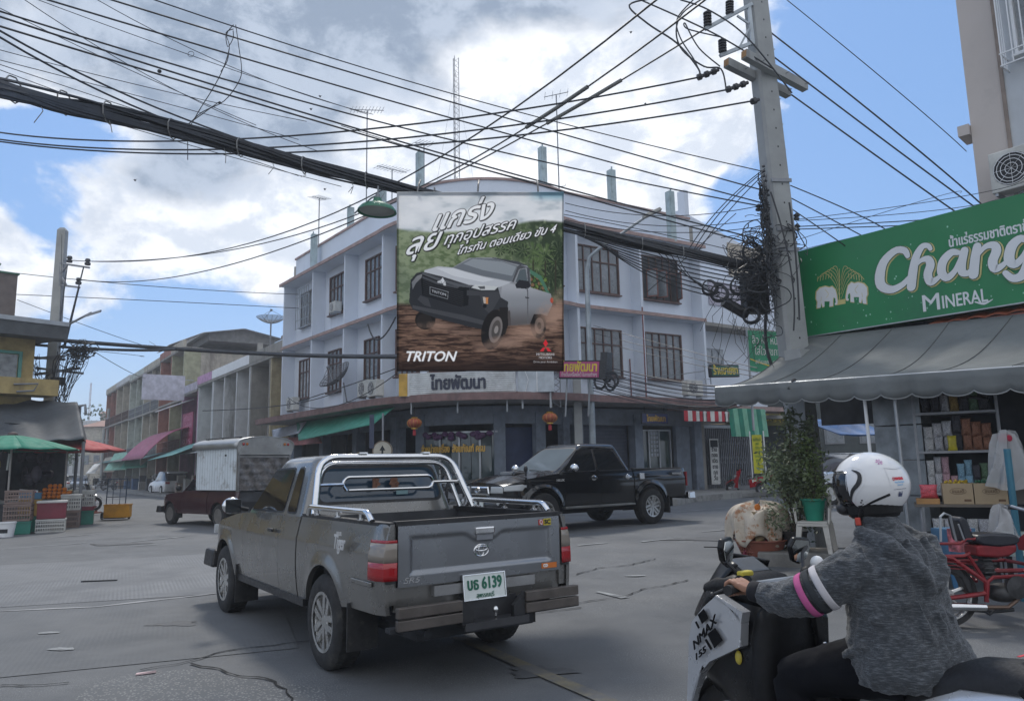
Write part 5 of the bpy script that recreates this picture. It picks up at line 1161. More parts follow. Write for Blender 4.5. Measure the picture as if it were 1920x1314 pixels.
for k,(a,m_,c,lb,r) in enumerate((((1446,62),(1640,215),(1852,394),'upper insulated line right of the pole running down behind the green sign',.014),((1452,108),(1640,250),(1842,398),'middle insulated line right of the pole',.014),((1484,178),(1640,290),(1806,407),'lower insulated line right of the pole',.014),((1470,-4),(1640,135),(1812,284),'single thin line to the wall of the beige building',.008),((1482,348),(1570,385),(1660,442),'upper of three lines sinking behind the green sign',.010),((1484,372),(1560,412),(1640,458),'middle of three lines sinking behind the green sign',.010),((1486,393),(1540,430),(1588,466),'lower of three lines sinking behind the green sign',.010),((1492,412),(1650,392),(1925,335),'highest nearly level wire to the air conditioner',.006),((1495,414),(1680,402),(1925,350),'second nearly level wire towards the air conditioner',.006),((1495,425),(1640,418),(1810,402),'thick level wire above the green sign edge',.009),((1495,430),(1640,425),(1760,420),'short level wire just above the sign corner',.009),((1495,450),(1620,410),(1800,362),'thin wire slanting up to the beige building',.005),((1495,470),(1620,440),(1925,352),'lowest thin wire slanting up from the pole',.005))):
 W(lb,(a,m_,c),(10.6,12,14.2),r,'r')
for k,(a,m_,c,lb) in enumerate((((1060,381),(1250,405),(1430,385),'thin wire over the right eave, highest'),((1060,395),(1250,424),(1430,410),'thin wire over the right eave, second'),((1060,412),(1250,436),(1432,424),'thin wire over the right eave, third'),((740,355),(1150,420),(1400,476),'dark wire along the eave of the right wing'),((1290,470),(1370,370),(1435,316),'guy wire slanting up to the pole head, left strand'),((1300,470),(1375,372),(1437,318),'guy wire slanting up to the pole head, middle strand'),((1310,470),(1385,375),(1438,322),'guy wire slanting up to the pole head, right strand'),((1210,550),(1290,480),(1380,400),'thin strand rising from the shutters to the pole'))):
 W(lb,(a,m_,c),(11,10.8,10.5),.009 if 'guy' in lb else .007,'t')
ORD=['first','second','third','fourth','fifth','sixth','seventh','eighth','ninth','tenth','eleventh']
bu=thing('cable_bundle',D(300,240,8.2),'thick twisted bundle of black telephone cables from the left edge to the big pole','cable')
BP=[((-40,150),5.6),((100,188),6.6),((230,218),7.4),((420,268),8.5),((600,318),9.5),((780,358),10.6),((1000,408),11.6),((1180,452),10.4),((1300,478),10.6),((1440,510),10.9)]
BPp=[D(*p,Y) for p,Y in BP]
def cat(pts,per=6):
 out=[]
 for i in range(len(pts)-1):
  p0,p1,p2,p3=pts[max(i-1,0)],pts[i],pts[i+1],pts[min(i+2,len(pts)-1)]
  for k in range(per):f=k/per;out.append(.5*((2*p1)+(p2-p0)*f+(2*p0-5*p1+4*p2-p3)*f*f+(3*p1-p0-3*p2+p3)*f**3))
 out.append(pts[-1]);return out
base=cat(BPp)
for k in range(16):
 ph=rnd.uniform(0,6.28);rr=rnd.uniform(.02,.10);sp=rnd.uniform(.08,.25)
 pts=[p+Vector((0,rr*math.cos(ph+i*sp),rr*math.sin(ph+i*sp)*1.1)) for i,p in enumerate(base)]
 b=MB();b.tube(pts,rnd.choice((.014,.020,.026)),5);b.build('cable_strand',BLACKW,bu,smooth=True)
b=MB()
for i in range(3,len(base)-2,4):p=base[i];b.tube([p+Vector((0,.115*math.cos(a),.115*math.sin(a))) for a in np.linspace(0,5.8,9)],.008,3,closed=True)
for k in range(10):i=rnd.randrange(3,34);p=base[i]+Vector((0,0,-.06));b.tube([p,p+Vector((.03,0,-.08)),p+Vector((rnd.uniform(-.05,.05),0,-rnd.uniform(.08,.2)))],.005,3)
b.build('lashing_wire',pm('grey_wire',(.2,.2,.2),.6),bu)
for k in range(9):
 W(f'{ORD[k]} slack black cable from the top of the sheaf drooping into the tangle',[(1060+8*k,432+3*k),(1230,466+7*k),(1385+4*k,500+8*k)],(11,10.9,10.8),.011,'t','slack_cable')
for k in range(4):
 W(f'{ORD[k]} thin cable drooping below the open shutter towards the coil',[(1230+12*k,470),(1285+8*k,515+6*k),(1350,548+3*k)],(11,10.8,10.6),.008,'t','slack_cable')
for k in range(11):
 W(f'{ORD[k]} cable from the top between the street lamp post and the awning corner',[(1112,682+5*k),(1250,712+5*k+2*(k%3)),(1400+6*(k%4),722+3*k)],(24.5,20,13.5),.018 if k%3==0 else .011,'t','slack_cable')
for k in range(3):W(f'{ORD[k]} faint wire from the top across the window bay right of the lamp post',[(1112,610+14*k),(1260,650+12*k),(1420,690+8*k)],(24.5,20,13.5),.008,'t','slack_cable')
b=MB();
for cu,cv,r,Y in ((1148,712,13,24),(1144,720,11,24),(1125,716,12,24.3),(1138,706,9,24.2)):
 for q in range(3):rr=r*Y/FPX*(1+.07*q);c=D(cu,cv,Y-.05*q);b.tube([c+Vector((rr*.8*math.cos(a),0,rr*math.sin(a))) for a in np.linspace(0,6.1,18)],.028,4,closed=True)
b.build('cable_coil',BLACKW,label='coil of spare black cable hanging right of the magenta sign',cat='cable')
for lb,a,m_,c,Y,r in (('heavy upper cable running level from the left building past the left pole',(-6,628),(300,652),(780,668),(27,28,22),.075),('second heavy cable dipping just below the upper one',(-6,640),(140,652),(330,655),(27,28.2,27),.055),('thin wire above the row of shophouses',(30,512),(330,540),(560,552),(28,29,32),.014),('thin wire level with the rooftop sheds',(30,552),(330,566),(560,578),(28,29,32),.014),('thin diagonal wire from left building to the rooftop sheds',(32,562),(160,610),(280,640),(28,30,40),.012),('thin diagonal wire low behind the cable tangle of the left pole',(170,655),(220,685),(275,706),(28,34,55),.015),('short faint wire right of the left pole',(150,655),(200,660),(262,668),(28,30,40),.012),('looping cable along the white shophouse parapet',(380,770),(480,765),(640,730),(36,34,27),.02),('wire drooping along the left wing of the corner building',(560,752),(660,720),(744,690),(32,28,25),.02),('second wire drooping along the left wing',(540,745),(640,758),(744,700),(33,28,25),.016),('white cable loop hanging from the floor slab',(690,608),(712,636),(742,594),(28,27.2,26.8),.03)):
 W(lb,(a,m_,c),Y,r,'t','overhead_wire')
b=MB()
for pts in ([(438,47),(425,65),(430,90),(418,130),(400,165),(375,205),(352,245)],[(442,47),(448,90),(453,130),(447,155),(420,190),(380,210),(355,232)],[(438,55),(424,62),(427,88),(437,72),(437,58)],[(430,90),(426,115),(414,135)],[(352,240),(352,300)],[(410,192),(345,238),(330,242)]):
 b.tube(cat([D(*p,9.4) for p in pts],4),.006,4)
b.ell(D(412,193,9.4),(.02,.02,.02),6,4);b.ell(D(299,134,9.2),(.03,.03,.025),6,4)
c=D(358,102,9.2);b.tube([c+Vector((.04*math.cos(a),0,.04*math.sin(a))) for a in np.linspace(0,6.1,14)],.004,3,closed=True)
b.build('wire_loops',BLACKW,label='loose loops of thin wire dangling in mid air from the uppermost line',cat='wire')
b=MB()
for pts,r in (([(1232,-4),(1180,10),(1215,45),(1270,82),(1310,130),(1308,146)],.016),([(1320,-4),(1280,25),(1268,60),(1280,95),(1320,125),(1352,130),(1362,169)],.014),([(1300,0),(1270,35),(1275,70),(1300,110),(1312,135)],.012),([(1352,70),(1290,55),(1285,45),(1310,90),(1350,125)],.012),([(1200,0),(1290,40),(1360,75),(1450,130)],.014),([(1275,0),(1330,20),(1400,70),(1485,175)],.014)):
 b.tube(cat([D(*p,10.0) for p in pts],6),r,5)
b.build('jumper_cable',BLACKW,label='looping jumper cables around the crossarms at the top of the big pole',cat='wire',smooth=True)
D=_D
c=D(707,392,9.9);M_=Matrix.Translation(c)@Matrix.Rotation(.04,4,'Y')
t_=thing('dome_lamp',M_,'green enamel dome lamp hanging from the cable bundle at the top left of the board','lamp')
b=MB(M_);b.lathe([(.02,.16),(.05,.155),(.07,.10),(.14,.07),(.22,.03),(.262,-.02),(.268,-.045),(.255,-.04),(.20,.01),(.05,.06)],32);b.build('lamp_shade',pm('green_enamel',(.03,.16,.09),.4,dirt=(.05,.12,.08)),t_,smooth=True)
b=MB(M_);b.lathe([(.001,-.05),(.1,-.045),(.19,-.03),(.24,-.025)],24);b.build('lamp_reflector',pm('lamp_inner',(.30,.32,.30),.5),t_,smooth=True)
b=MB(M_);b.lathe([(.001,.22),(.03,.21),(.035,.16),(.05,.15)],14);b.tube([(0,0,.2),(.0,0,.33)],.012);b.tube([(-.35,.2,.0),(-.1,.05,.17),(0,0,.2)],.012);b.build('lamp_neck',GREYM,t_)
YB=9.1
def cam_plane(u,v,d):return Vector((0,0,H))+(cF+cR*((u-960)/FPX)+cU*((657-v)/FPX))*d
dB=D(900,528,YB).y/ray(900,528).y
o=cam_plane(744,696,dB);k_=dB/FPX
MBd=Matrix((cR,cF,cU)).transposed().to_4x4();MBd.translation=o
WB,HB=313*k_,336*k_
bb_=thing('advert_board',MBd,'square hanging advertisement board picturing a silver pickup on a muddy track','billboard')
b=MB(MBd)
for x0,x1,z0,z1 in ((0,WB,0,.02),(0,WB,HB-.02,HB),(0,.02,.02,HB-.02),(WB-.02,WB,.02,HB-.02)):b.box(x0,x1,.004,.03,z0,z1)
b.build('board_frame',pm('board_backing',(.35,.35,.36),.6),bb_)
b=MB(MBd);
for x in (.25,1.0,1.75):b.tube([(x,.03,HB),(x,.2,HB+.14),(x,.35,HB+.22)],.012,5)
b.build('hanging_strap',BLACKW,bb_)
NXp,NYp=440,472
yy,xx=np.mgrid[0:NYp+1,0:NXp+1];px=xx/NXp*856;py=yy/NYp*918
rng=np.random.default_rng(3)
def vnoise(sx,sy,seed,oct_=4):
 out_=np.zeros(px.shape);amp=1;tot=0;rg=np.random.default_rng(seed)
 for o_ in range(oct_):
  gx,gy=int(856/sx)+3,int(918/sy)+3;g=rg.random((gy,gx));fx=px/sx;fy=py/sy;ix=fx.astype(int);iy=fy.astype(int);tx_=fx-ix;ty_=fy-iy
  tx_=tx_*tx_*(3-2*tx_);ty_=ty_*ty_*(3-2*ty_);a=g[iy,ix]*(1-tx_)+g[iy,ix+1]*tx_;c=g[iy+1,ix]*(1-tx_)+g[iy+1,ix+1]*tx_
  out_+=amp*(a*(1-ty_)+c*ty_);tot+=amp;amp*=.55;sx/=2;sy/=2
 return out_/tot
def sm(a,b_,x):t=np.clip((x-a)/(b_-a),0,1);return t*t*(3-2*t)
def lerp(A_,B2,f):return A_*(1-f[...,None])+np.array(B2)/255.*f[...,None] if not isinstance(B2,np.ndarray) else A_*(1-f[...,None])+B2*f[...,None]
img=np.ones(px.shape+(3,))*np.array([228,231,233])/255
cl=vnoise(150,70,1);img=lerp(img,(176,186,192),sm(.5,.75,cl)*sm(600,200,py));img=lerp(img,(250,250,250),sm(.5,.3,cl)*.6)
img=lerp(img,(110,160,180),sm(640,760,px)*sm(60,10,py)*.9)
hill=190+18*np.sin(px/140)-30*sm(500,800,px)-10*vnoise(60,60,5)
f=sm(hill-6,hill+14,py);gr=vnoise(26,14,8,5);base=np.zeros(img.shape)+np.array([116,130,92])/255;base=lerp(base,(70,88,52),sm(.4,.65,gr));base=lerp(base,(34,46,30),sm(430,760,px)*sm(.3,.7,vnoise(20,30,11,5)+.15));base=lerp(base,(150,160,130),sm(300,0,px)*.35)
img=img*(1-f[...,None])+base*f[...,None]
for (cx,cy,r) in ((700,310,62),(760,330,75),(815,360,70),(830,300,55),(650,300,40),(590,290,36),(790,430,60),(530,300,30),(720,380,55)):
 a=np.arctan2(py-cy,px-cx);rr=np.hypot(px-cx,py-cy);fr_=(np.cos(a*9+cx)+.25*np.sin(rr/3))>.05
 m_=sm(r,r*.75,rr)*fr_;img=lerp(img,(18,30,17) if cx%20 else (64,86,44),m_*.85)
 img=lerp(img,(120,128,90),sm(r,r*.8,rr)*((np.cos(a*14+1)>.85))*.35)
for tx_ in (700,762,815):img=lerp(img,(40,38,28),(np.abs(px-tx_)<4)*sm(340,360,py)*sm(540,500,py)*1.)
gnd=560+10*vnoise(90,90,31)+sm(400,850,px)*-10
f=sm(gnd-8,gnd+22,py);mud=np.zeros(img.shape)+np.array([92,66,52])/255
st=vnoise(60,7,21,5);mud=lerp(mud,(38,24,19),sm(.42,.62,st));mud=lerp(mud,(150,112,88),sm(.56,.75,vnoise(70,9,23,5))*.6);mud=lerp(mud,(24,14,12),sm(800,918,py)*.75)
img=img*(1-f[...,None])+mud*f[...,None]
def inpoly(P):
 c=np.zeros(px.shape,bool);P=[(x-559,y-110) for x,y in P]
 for (x0,y0),(x1,y1) in zip(P,P[1:]+P[:1]):
  if y0==y1:continue
  c^=((py<y0)!=(py<y1))&(px<(x1-x0)*(py-y0)/(y1-y0)+x0)
 return c.astype(float)
def PO(P,col,al=1.):
 global img
 img=lerp(img,col,inpoly(P)*al)
def EL(cx,cy,rx,ry,col,al=1.,soft=.06,rot=0):
 global img
 x=px-(cx-559);y=py-(cy-110);c,s=math.cos(rot),math.sin(rot);q=((x*c+y*s)/rx)**2+((-x*s+y*c)/ry)**2;img=lerp(img,col,sm(1+soft,1-soft,q)*al)
for k in range(46):
 cx=1235+rng.random()*100;cy=525+rng.random()*105+(cx-1235)*.25;cy=min(cy,640)
 if cy>520+(cx-1235)*.35:c=[(96,120,48),(120,86,56),(60,90,40)][k%3];EL(cx,cy,12,12,(35,38,24));EL(cx-1,cy-2,9,9,c)
PO([(1232,500),(1300,540),(1345,632),(1330,632),(1290,560),(1232,520)],(60,105,80))
EL(1285,792,40,66,(14,12,12));EL(1290,795,24,42,(92,78,70));EL(1290,795,10,18,(40,34,30))
EL(705,765,52,50,(16,13,12));EL(700,770,40,36,(28,24,22))
PO([(700,510),(770,490),(845,497),(930,447),(1060,445),(1180,470),(1228,488),(1243,520),(1246,600),(1350,632),(1356,690),(1330,745),(1300,735),(1262,735),(1240,790),(1130,795),(1128,720),(1090,665),(1060,640)],(132,134,138))
gshade=sm(600,790,py+110-110+110)
body=inpoly([(1100,570),(1246,600),(1350,632),(1356,690),(1330,745),(1262,735),(1240,790),(1130,795),(1128,720),(1090,665)])
img=lerp(img,(178,180,184),body*sm(560,480,py)*.7);img=lerp(img,(60,54,52),body*sm(560,680,py)*.75)
PO([(847,497),(945,449),(1060,452),(1178,488),(1148,568),(1000,540),(905,515)],(92,98,104))
img=lerp(img,(178,186,190),inpoly([(900,478),(950,452),(1100,468),(1172,492),(1150,540),(1000,510)])*.45)
PO([(1190,483),(1178,490),(1149,570),(1158,572),(1186,506),(1226,497),(1232,585),(1244,600),(1240,500)],(60,62,66));PO([(1168,572),(1190,508),(1219,503),(1228,560),(1230,580)],(70,80,84));PO([(1040,444),(1180,466),(1232,488),(1190,484),(1060,452)],(52,55,60))
PO([(1166,585),(1186,560),(1235,567),(1246,590),(1230,607),(1172,602)],(26,26,30))
PO([(700,512),(770,491),(847,498),(905,516),(1000,542),(1147,572),(1085,598),(930,585),(800,545),(700,524)],(188,191,195));img=lerp(img,(228,230,232),inpoly([(760,500),(850,502),(960,535),(1060,560),(1000,572),(850,540)])*.6)
PO([(690,518),(800,545),(930,588),(1078,600),(1092,650),(1130,672),(1128,700),(1060,720),(1030,805),(1000,815),(930,800),(760,755),(640,712),(622,672),(630,560),(660,525)],(36,37,40))
PO([(690,530),(930,600),(925,690),(885,700),(690,640),(682,560)],(14,15,17))
for k in range(9):y0=560+k*10;PO([(695,y0),(900,y0+62),(900,y0+65),(695,y0+3)],(44,45,48),.8)
PO([(692,520),(760,546),(880,580),(940,590),(935,600),(870,594),(760,560),(690,532)],(70,72,76));PO([(690,540),(760,568),(880,596),(870,604),(760,580),(690,552)],(58,60,64))
PO([(940,600),(962,584),(1080,594),(1062,612),(990,612)],(206,208,205));PO([(975,594),(1010,592),(1012,606),(985,606)],(70,72,74));PO([(636,572),(662,540),(690,530),(686,548),(655,580),(640,610)],(120,120,120))
PO([(918,612),(1000,620),(1085,620),(1088,650),(1060,700),(1035,735),(1000,700),(985,640),(918,640)],(50,51,54));PO([(1000,648),(1028,650),(1026,684),(1005,680)],(196,180,165));PO([(1014,650),(1028,650),(1027,682),(1016,682)],(205,120,60));EL(1010,694,10,11,(12,12,14))
PO([(680,640),(720,655),(735,700),(700,690),(665,660)],(58,58,60));PO([(640,690),(900,740),(1010,770),(1000,790),(880,762),(640,706)],(62,62,64))
PO([(728,594),(824,620),(821,660),(728,634)],(120,122,124));PO([(731,598),(821,623),(818,656),(731,631)],(20,20,22))
PO([(795,547),(805,568),(793,578),(784,562)],(215,216,218));PO([(784,562),(790,578),(766,574),(768,567)],(195,196,198));PO([(795,578),(808,568),(812,590),(800,590)],(200,200,202))
EL(1052,815,58,104,(18,16,16),rot=.22);PO([(1085,700),(1130,700),(1130,790),(1115,838),(1085,838)],(22,20,20));EL(1066,815,33,68,(112,104,100),rot=.2);EL(1068,815,22,50,(70,64,60),rot=.2);EL(1069,815,10,20,(150,140,132),rot=.2)
PO([(1226,600),(1232,602),(1234,785),(1229,786)],(84,84,86));PO([(1218,646),(1238,650),(1236,656),(1218,654)],(50,50,52));EL(1354,665,8,14,(190,50,30));PO([(1128,720),(1140,716),(1145,790),(1130,795)],(66,60,58))
dn=vnoise(70,60,41,5)
for (cx,cy,rx,ry,al) in ((1370,740,110,90,.85),(1250,830,150,50,.75),(1120,880,120,40,.7),(760,800,130,34,.55),(1010,905,90,26,.5),(900,830,120,20,.4),(1400,650,60,60,.5)):
 x=px-(cx-559);y=py-(cy-110);q=np.clip(1-(x/rx)**2-(y/ry)**2,0,1);img=lerp(img,(178,136,112),q*al*sm(.3,.62,dn+q*.2))
img=lerp(img,(20,12,10),sm(840,918,py)*.55)
SSx=2;HXn,HYn=NXp*SSx,NYp*SSx
def tmask(body,cx,cy,wd,rot,off,sh,dx=0,dy=0):
 """coverage of a line of lettering on the print, board units"""
 c=bpy.data.curves.new('t','FONT');c.body=body;c.size=1;c.shear=sh;c.align_x='CENTER';c.align_y='CENTER';c.resolution_u=3
 o=bpy.data.objects.new('t',c);COL.objects.link(o);bpy.context.view_layer.update();me=bpy.data.meshes.new_from_object(o.evaluated_get(bpy.context.evaluated_depsgraph_get()));me.calc_loop_triangles()
 V=np.array([v.co[:2] for v in me.vertices]);T=np.array([t_.vertices[:] for t_ in me.loop_triangles]);bpy.data.objects.remove(o);bpy.data.curves.remove(c);bpy.data.meshes.remove(me)
 k=wd/(V[:,0].max()-V[:,0].min());V=V*k;a=R_(rot);X=cx-559+V[:,0]*math.cos(a)+V[:,1]*math.sin(a);Y=cy-110-V[:,1]*math.cos(a)*1.0-V[:,0]*math.sin(a)
 V=np.stack([(X+dx)/856*HXn,(Y+dy)/918*HYn],1);m_=np.zeros((HYn,HXn),bool)
 for a_,b_2,c_ in T:
  p0,p1,p2=V[a_],V[b_2],V[c_];x0,y0=np.floor(np.minimum(np.minimum(p0,p1),p2)).astype(int);x1,y1=np.ceil(np.maximum(np.maximum(p0,p1),p2)).astype(int)
  x0,y0=max(x0,0),max(y0,0);x1,y1=min(x1,HXn-1),min(y1,HYn-1)
  if x1<x0 or y1<y0:continue
  gy_,gx_=np.mgrid[y0:y1+1,x0:x1+1];gx_=gx_+.5;gy_=gy_+.5
  e=lambda p,q:(q[0]-p[0])*(gy_-p[1])-(q[1]-p[1])*(gx_-p[0])
  e0,e1,e2=e(p0,p1),e(p1,p2),e(p2,p0);m_[y0:y1+1,x0:x1+1]|=((e0>=0)&(e1>=0)&(e2>=0))|((e0<=0)&(e1<=0)&(e2<=0))
 r=int(round(off/856*HXn));g=m_.copy()
 for yy_ in range(-r,r+1):
  for xx_ in range(-r,r+1):
   if xx_*xx_+yy_*yy_<=r*r+.5:g|=np.roll(np.roll(m_,yy_,0),xx_,1)
 q=g.astype(float).reshape(NYp,SSx,NXp,SSx).mean((1,3));return np.pad(q,((0,1),(0,1)),mode='edge')
def ptext(body,cx,cy,wd,rot,size,off=.01,sh=.25,shadow=True,col=(250,250,250),**k):
 global img
 o_=off*200
 if shadow:img=lerp(img,(14,14,14),tmask(body,cx,cy,wd,rot,o_+3.2,sh,3,3));img=lerp(img,(14,14,14),tmask(body,cx,cy,wd,rot,o_+3.2,sh))
 img=lerp(img,col,tmask(body,cx,cy,wd,rot,o_,sh))
ptext('แกร่ง',893,236,310,13,.34,.013);ptext('ลุย',692,372,175,13,.31,.011);ptext('ทุกอุปสรรค',985,316,375,13,.20,.006)
ptext('ไทรทัน ตอนเดียว ขับ 4',1120,358,515,13,.15,.004);ptext('TRITON',728,955,258,0,.155,.009,.3,False);ptext('TRITON',775,628,76,-15,.05,.001,.2,False)
ptext('MITSUBISHI',1322,943,90,0,.045,.001,0,False);ptext('MOTORS',1322,960,66,0,.04,.001,0,False);ptext('Drive your Ambition',1322,981,122,0,.035,0,0,False)
for P in ([(1322,865),(1334,885),(1322,905),(1310,885)],[(1309,906),(1320,906),(1311,926),(1292,926)],[(1324,906),(1335,906),(1352,926),(1333,926)]):PO(P,(225,30,38))
img=np.clip(img,0,1);lin=np.where(img<=.04045,img/12.92,((img+.055)/1.055)**2.4)**.78
me=bpy.data.meshes.new('printed_picture');V=[(x/NXp*WB,0,HB-y/NYp*HB) for y in range(NYp+1) for x in range(NXp+1)]
W1=NXp+1;me.from_pydata(V,[],[(j*W1+i,(j+1)*W1+i,(j+1)*W1+i+1,j*W1+i+1) for j in range(NYp) for i in range(NXp)])
ca=me.color_attributes.new('print','FLOAT_COLOR','POINT');arr=np.ones((len(V),4),dtype=np.float32);arr[:,:3]=lin.reshape(-1,3);ca.data.foreach_set('color',arr.ravel())
mt=bpy.data.materials.new('printed_vinyl');mt.use_nodes=True;t=mt.node_tree;at=N(t,'ShaderNodeAttribute',attribute_name='print');t.links.new(at.outputs['Color'],t.nodes['Principled BSDF'].inputs['Base Color']);t.nodes['Principled BSDF'].inputs['Roughness'].default_value=.5;tl=N(t,'ShaderNodeBsdfTranslucent');t.links.new(at.outputs['Color'],tl.inputs[0]);mx=N(t,'ShaderNodeMixShader');mx.inputs[0].default_value=.72;t.links.new(t.nodes['Principled BSDF'].outputs[0],mx.inputs[1]);t.links.new(tl.outputs[0],mx.inputs[2]);t.links.new(mx.outputs[0],t.nodes['Material Output'].inputs[0])
nz_=N(t,'ShaderNodeTexNoise');nz_.inputs['Scale'].default_value=60;bp=N(t,'ShaderNodeBump');bp.inputs['Strength'].default_value=.05;t.links.new(nz_.outputs['Fac'],bp.inputs['Height']);t.links.new(bp.outputs[0],t.nodes['Principled BSDF'].inputs['Normal'])
me.materials.append(mt);o=bpy.data.objects.new('printed_picture',me);COL.objects.link(o);o.parent=bb_
p0=D(95,745,28);p1=D(103,428,28);M_=TR(p0.x,28,0,.1)
lp=thing('utility_pole',M_,'concrete pole with bracket insulators and a cable knot above the left market stalls','pole')
b=MB(M_);b.loft([[(-.19,-.17,0),(.19,-.17,0),(.19,.17,0),(-.19,.17,0)],[(-.15,-.13,p1.z-.1),(.15,-.13,p1.z-.1),(.15,.13,p1.z-.1),(-.15,.13,p1.z-.1)],[(-.08,-.07,p1.z),(.08,-.07,p1.z),(.08,.07,p1.z),(-.08,.07,p1.z)]]);b.build('pole_shaft',CONCP,lp)
b=MB()
for p,q in (((108,493),(168,502)),((108,534),(150,539)),((113,534),(111,495)),((112,515),(126,497)),((112,515),(124,534))):b.tube([D(*p,27.9),D(*q,27.9)],.045,4)
for p,q in (((62,670),(122,674)),((68,690),(156,700)),((66,702),(150,690)),((98,712),(120,716)),((66,672),(120,668))):b.tube([D(*p,27.75),D(*q,27.8)],.06,4)
b.build('bracket',GREYM,lp)
for u,v in ((130,495),(164,500),(147,536)):
 p=D(u,v-2,27.9);b=MB(Matrix.Translation(p));b.lathe([(.01,0),(.1,.02),(.11,.1),(.06,.14),(.1,.18),(.08,.26),(.01,.28)],12);b.build('insulator',INS,lp,smooth=True)
b=MB();b.tube([D(102,622,27.9),D(160,592,27.6),D(172,586,27.6)],.04,6);b.tube([D(160,592,27.6),D(189,583,27.5)],.075,6,flat=.5);b.build('lamp_arm',GREYM,lp)
b=MB()
for p,q,r in (((126,500),(110,625),.02),((157,500),(118,655),.025),((148,540),(122,650),.025),((116,440),(112,660),.008)):b.tube([D(*p,27.8),D(*q,27.7)],r,4)
for k in range(70):
 cu,cv=rnd.gauss(150,12),rnd.gauss(658,8);a=rnd.uniform(0,6);pts=[]
 for j in range(5):a+=rnd.uniform(.3,1.4);pts.append(D(cu+rnd.uniform(6,22)*math.cos(a),cv+rnd.uniform(3,12)*math.sin(a),27.5+rnd.uniform(-.3,.3)))
 b.tube(pts,rnd.choice((.012,.02)),3,caps=False)
for k in range(30):
 u=rnd.uniform(118,165);pts=[D(u,rnd.uniform(655,665),27.6),D(u-rnd.uniform(5,25),rnd.uniform(690,712),27.7),D(rnd.uniform(100,125),rnd.uniform(735,775),27.6)]
 b.tube(wire(pts,6),rnd.choice((.010,.018)),3,caps=False)
for k in range(14):
 pts=[D(rnd.uniform(60,75),rnd.uniform(660,690),27.7),D(rnd.uniform(60,80),rnd.uniform(700,720),27.7),D(rnd.uniform(88,100),rnd.uniform(690,735),27.7)];b.tube(wire(pts,6),.010,3,caps=False)
b.build('cable_knot',BLACKW,lp)
b=MB();b.box(*sorted((D(100,718,27.6).x,D(120,718,27.6).x)),27.4,27.7,D(110,722,27.6).z,D(110,708,27.6).z);b.build('cable_box',BLKPL,lp)
YLFT=25
a=D(-60,700,YLFT);c=D(62,700,YLFT+1.5);Ml=frame(Vector((a.x,a.y,0)),Vector((c.x-a.x,c.y-a.y,0)));Ll=Vector((c.x-a.x,c.y-a.y,0)).length
t_=thing('market_building',Ml,'yellow building with dark eave and pale green framed windows at the left edge','building')
zz=lambda v:D(60,v,YLFT+1).z
YW=pm('mustard_wall',(.40,.30,.13),.85,dirt=(.22,.16,.08),streak=True)
b=MB(Ml);b.box(-8,Ll,0,9,0,zz(600));b.build('yellow_wall',YW,t_)
b=MB(Ml);b.box(-8,Ll+.5,-1.0,0,zz(742),zz(712));b.build('balcony_front',YW,t_)
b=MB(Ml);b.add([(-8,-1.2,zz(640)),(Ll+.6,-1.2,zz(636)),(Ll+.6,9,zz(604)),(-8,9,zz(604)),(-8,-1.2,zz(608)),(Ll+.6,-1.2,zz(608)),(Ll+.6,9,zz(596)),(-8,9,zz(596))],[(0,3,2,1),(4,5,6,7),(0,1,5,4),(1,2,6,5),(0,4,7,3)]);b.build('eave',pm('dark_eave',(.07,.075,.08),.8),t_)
b=MB(Ml);b.box(-8,Ll+.61,-1.25,-1.2,zz(612),zz(604));b.build('eave_trim',STEEL,t_)
TEAL=pm('teal_frame',(.10,.30,.26),.6)
window(Ml,Ll-1.45,zz(712)+.02,1.9,zz(664)-zz(712),2,[],t_,TEAL,CURT,fw=.1,sill=False);window(Ml,Ll-4.0,zz(712)+.02,2.2,zz(664)-zz(712),2,[],t_,TEAL,CURT,fw=.1,sill=False)
b=MB(Ml);b.tube([(Ll-.9,-1.05,zz(725)),(Ll-.2,-1.15,zz(722)),(Ll-.3,-1.1,zz(735)),(Ll-.8,-1.05,zz(738))],.03,5);b.tube([(Ll-3,-.9,zz(712)),(Ll-3,-.95,zz(675)),(Ll-3.3,-.95,zz(672))],.05,5);b.build('rail_pipe',GREYM,t_)
a2=D(-40,560,32);c2=D(30,560,33);M_=frame(Vector((a2.x,a2.y,0)),Vector((c2.x-a2.x,c2.y-a2.y,0)));L2_=Vector((c2.x-a2.x,c2.y-a2.y,0)).length
t_=thing('rear_building',M_,'dark brown boxy upper storey behind the yellow building at the left edge','building')
b=MB(M_);b.box(0,L2_,0,6,D(15,592,32).z,D(20,505,32).z);b.build('brown_wall',pm('dark_brown_cladding',(.13,.105,.095),.8),t_)
b=MB(M_);b.box(0,L2_-.4,.3,6,0,D(15,592,32).z);b.build('lower_wall',CREAM,t_);b=MB(M_);b.box(-.1,L2_+.05,-.1,6,D(20,505,32).z,D(20,502,32).z);b.tube([(L2_-.9,0,D(20,503,32).z),(L2_-.7,0,D(5,488,32).z)],.05);b.build('roof_edge',pm('green_edge',(.05,.16,.1),.7),t_)
GT=pm('slate_tarp',(.065,.074,.084),.75,var=.10,bump=.2,bscale=6,dirt=(.05,.056,.065))
t_=thing('market_tent',Vector((-19,24,0)),'large dark slate grey tent roof over the left market stalls','tent')
P=[D(-80,742,26.5),D(145,755,26.5),D(158,823,23.2),D(-80,835,22)]
def fn(s,t):
 p=(P[0]*(1-s)+P[1]*s)*(1-t)+(P[3]*(1-s)+P[2]*s)*t;p.z-=.30*math.sin(math.pi*t)*(.5+.5*math.cos(s*9));p.z-=.02*math.sin(s*30);return p
MB().grid(fn,40,12).build('tent_roof',GT,t_,smooth=True,solid=.02)
E1=[D(145,755,26.5),D(158,823,23.2),D(168,845,27),D(150,790,29)]
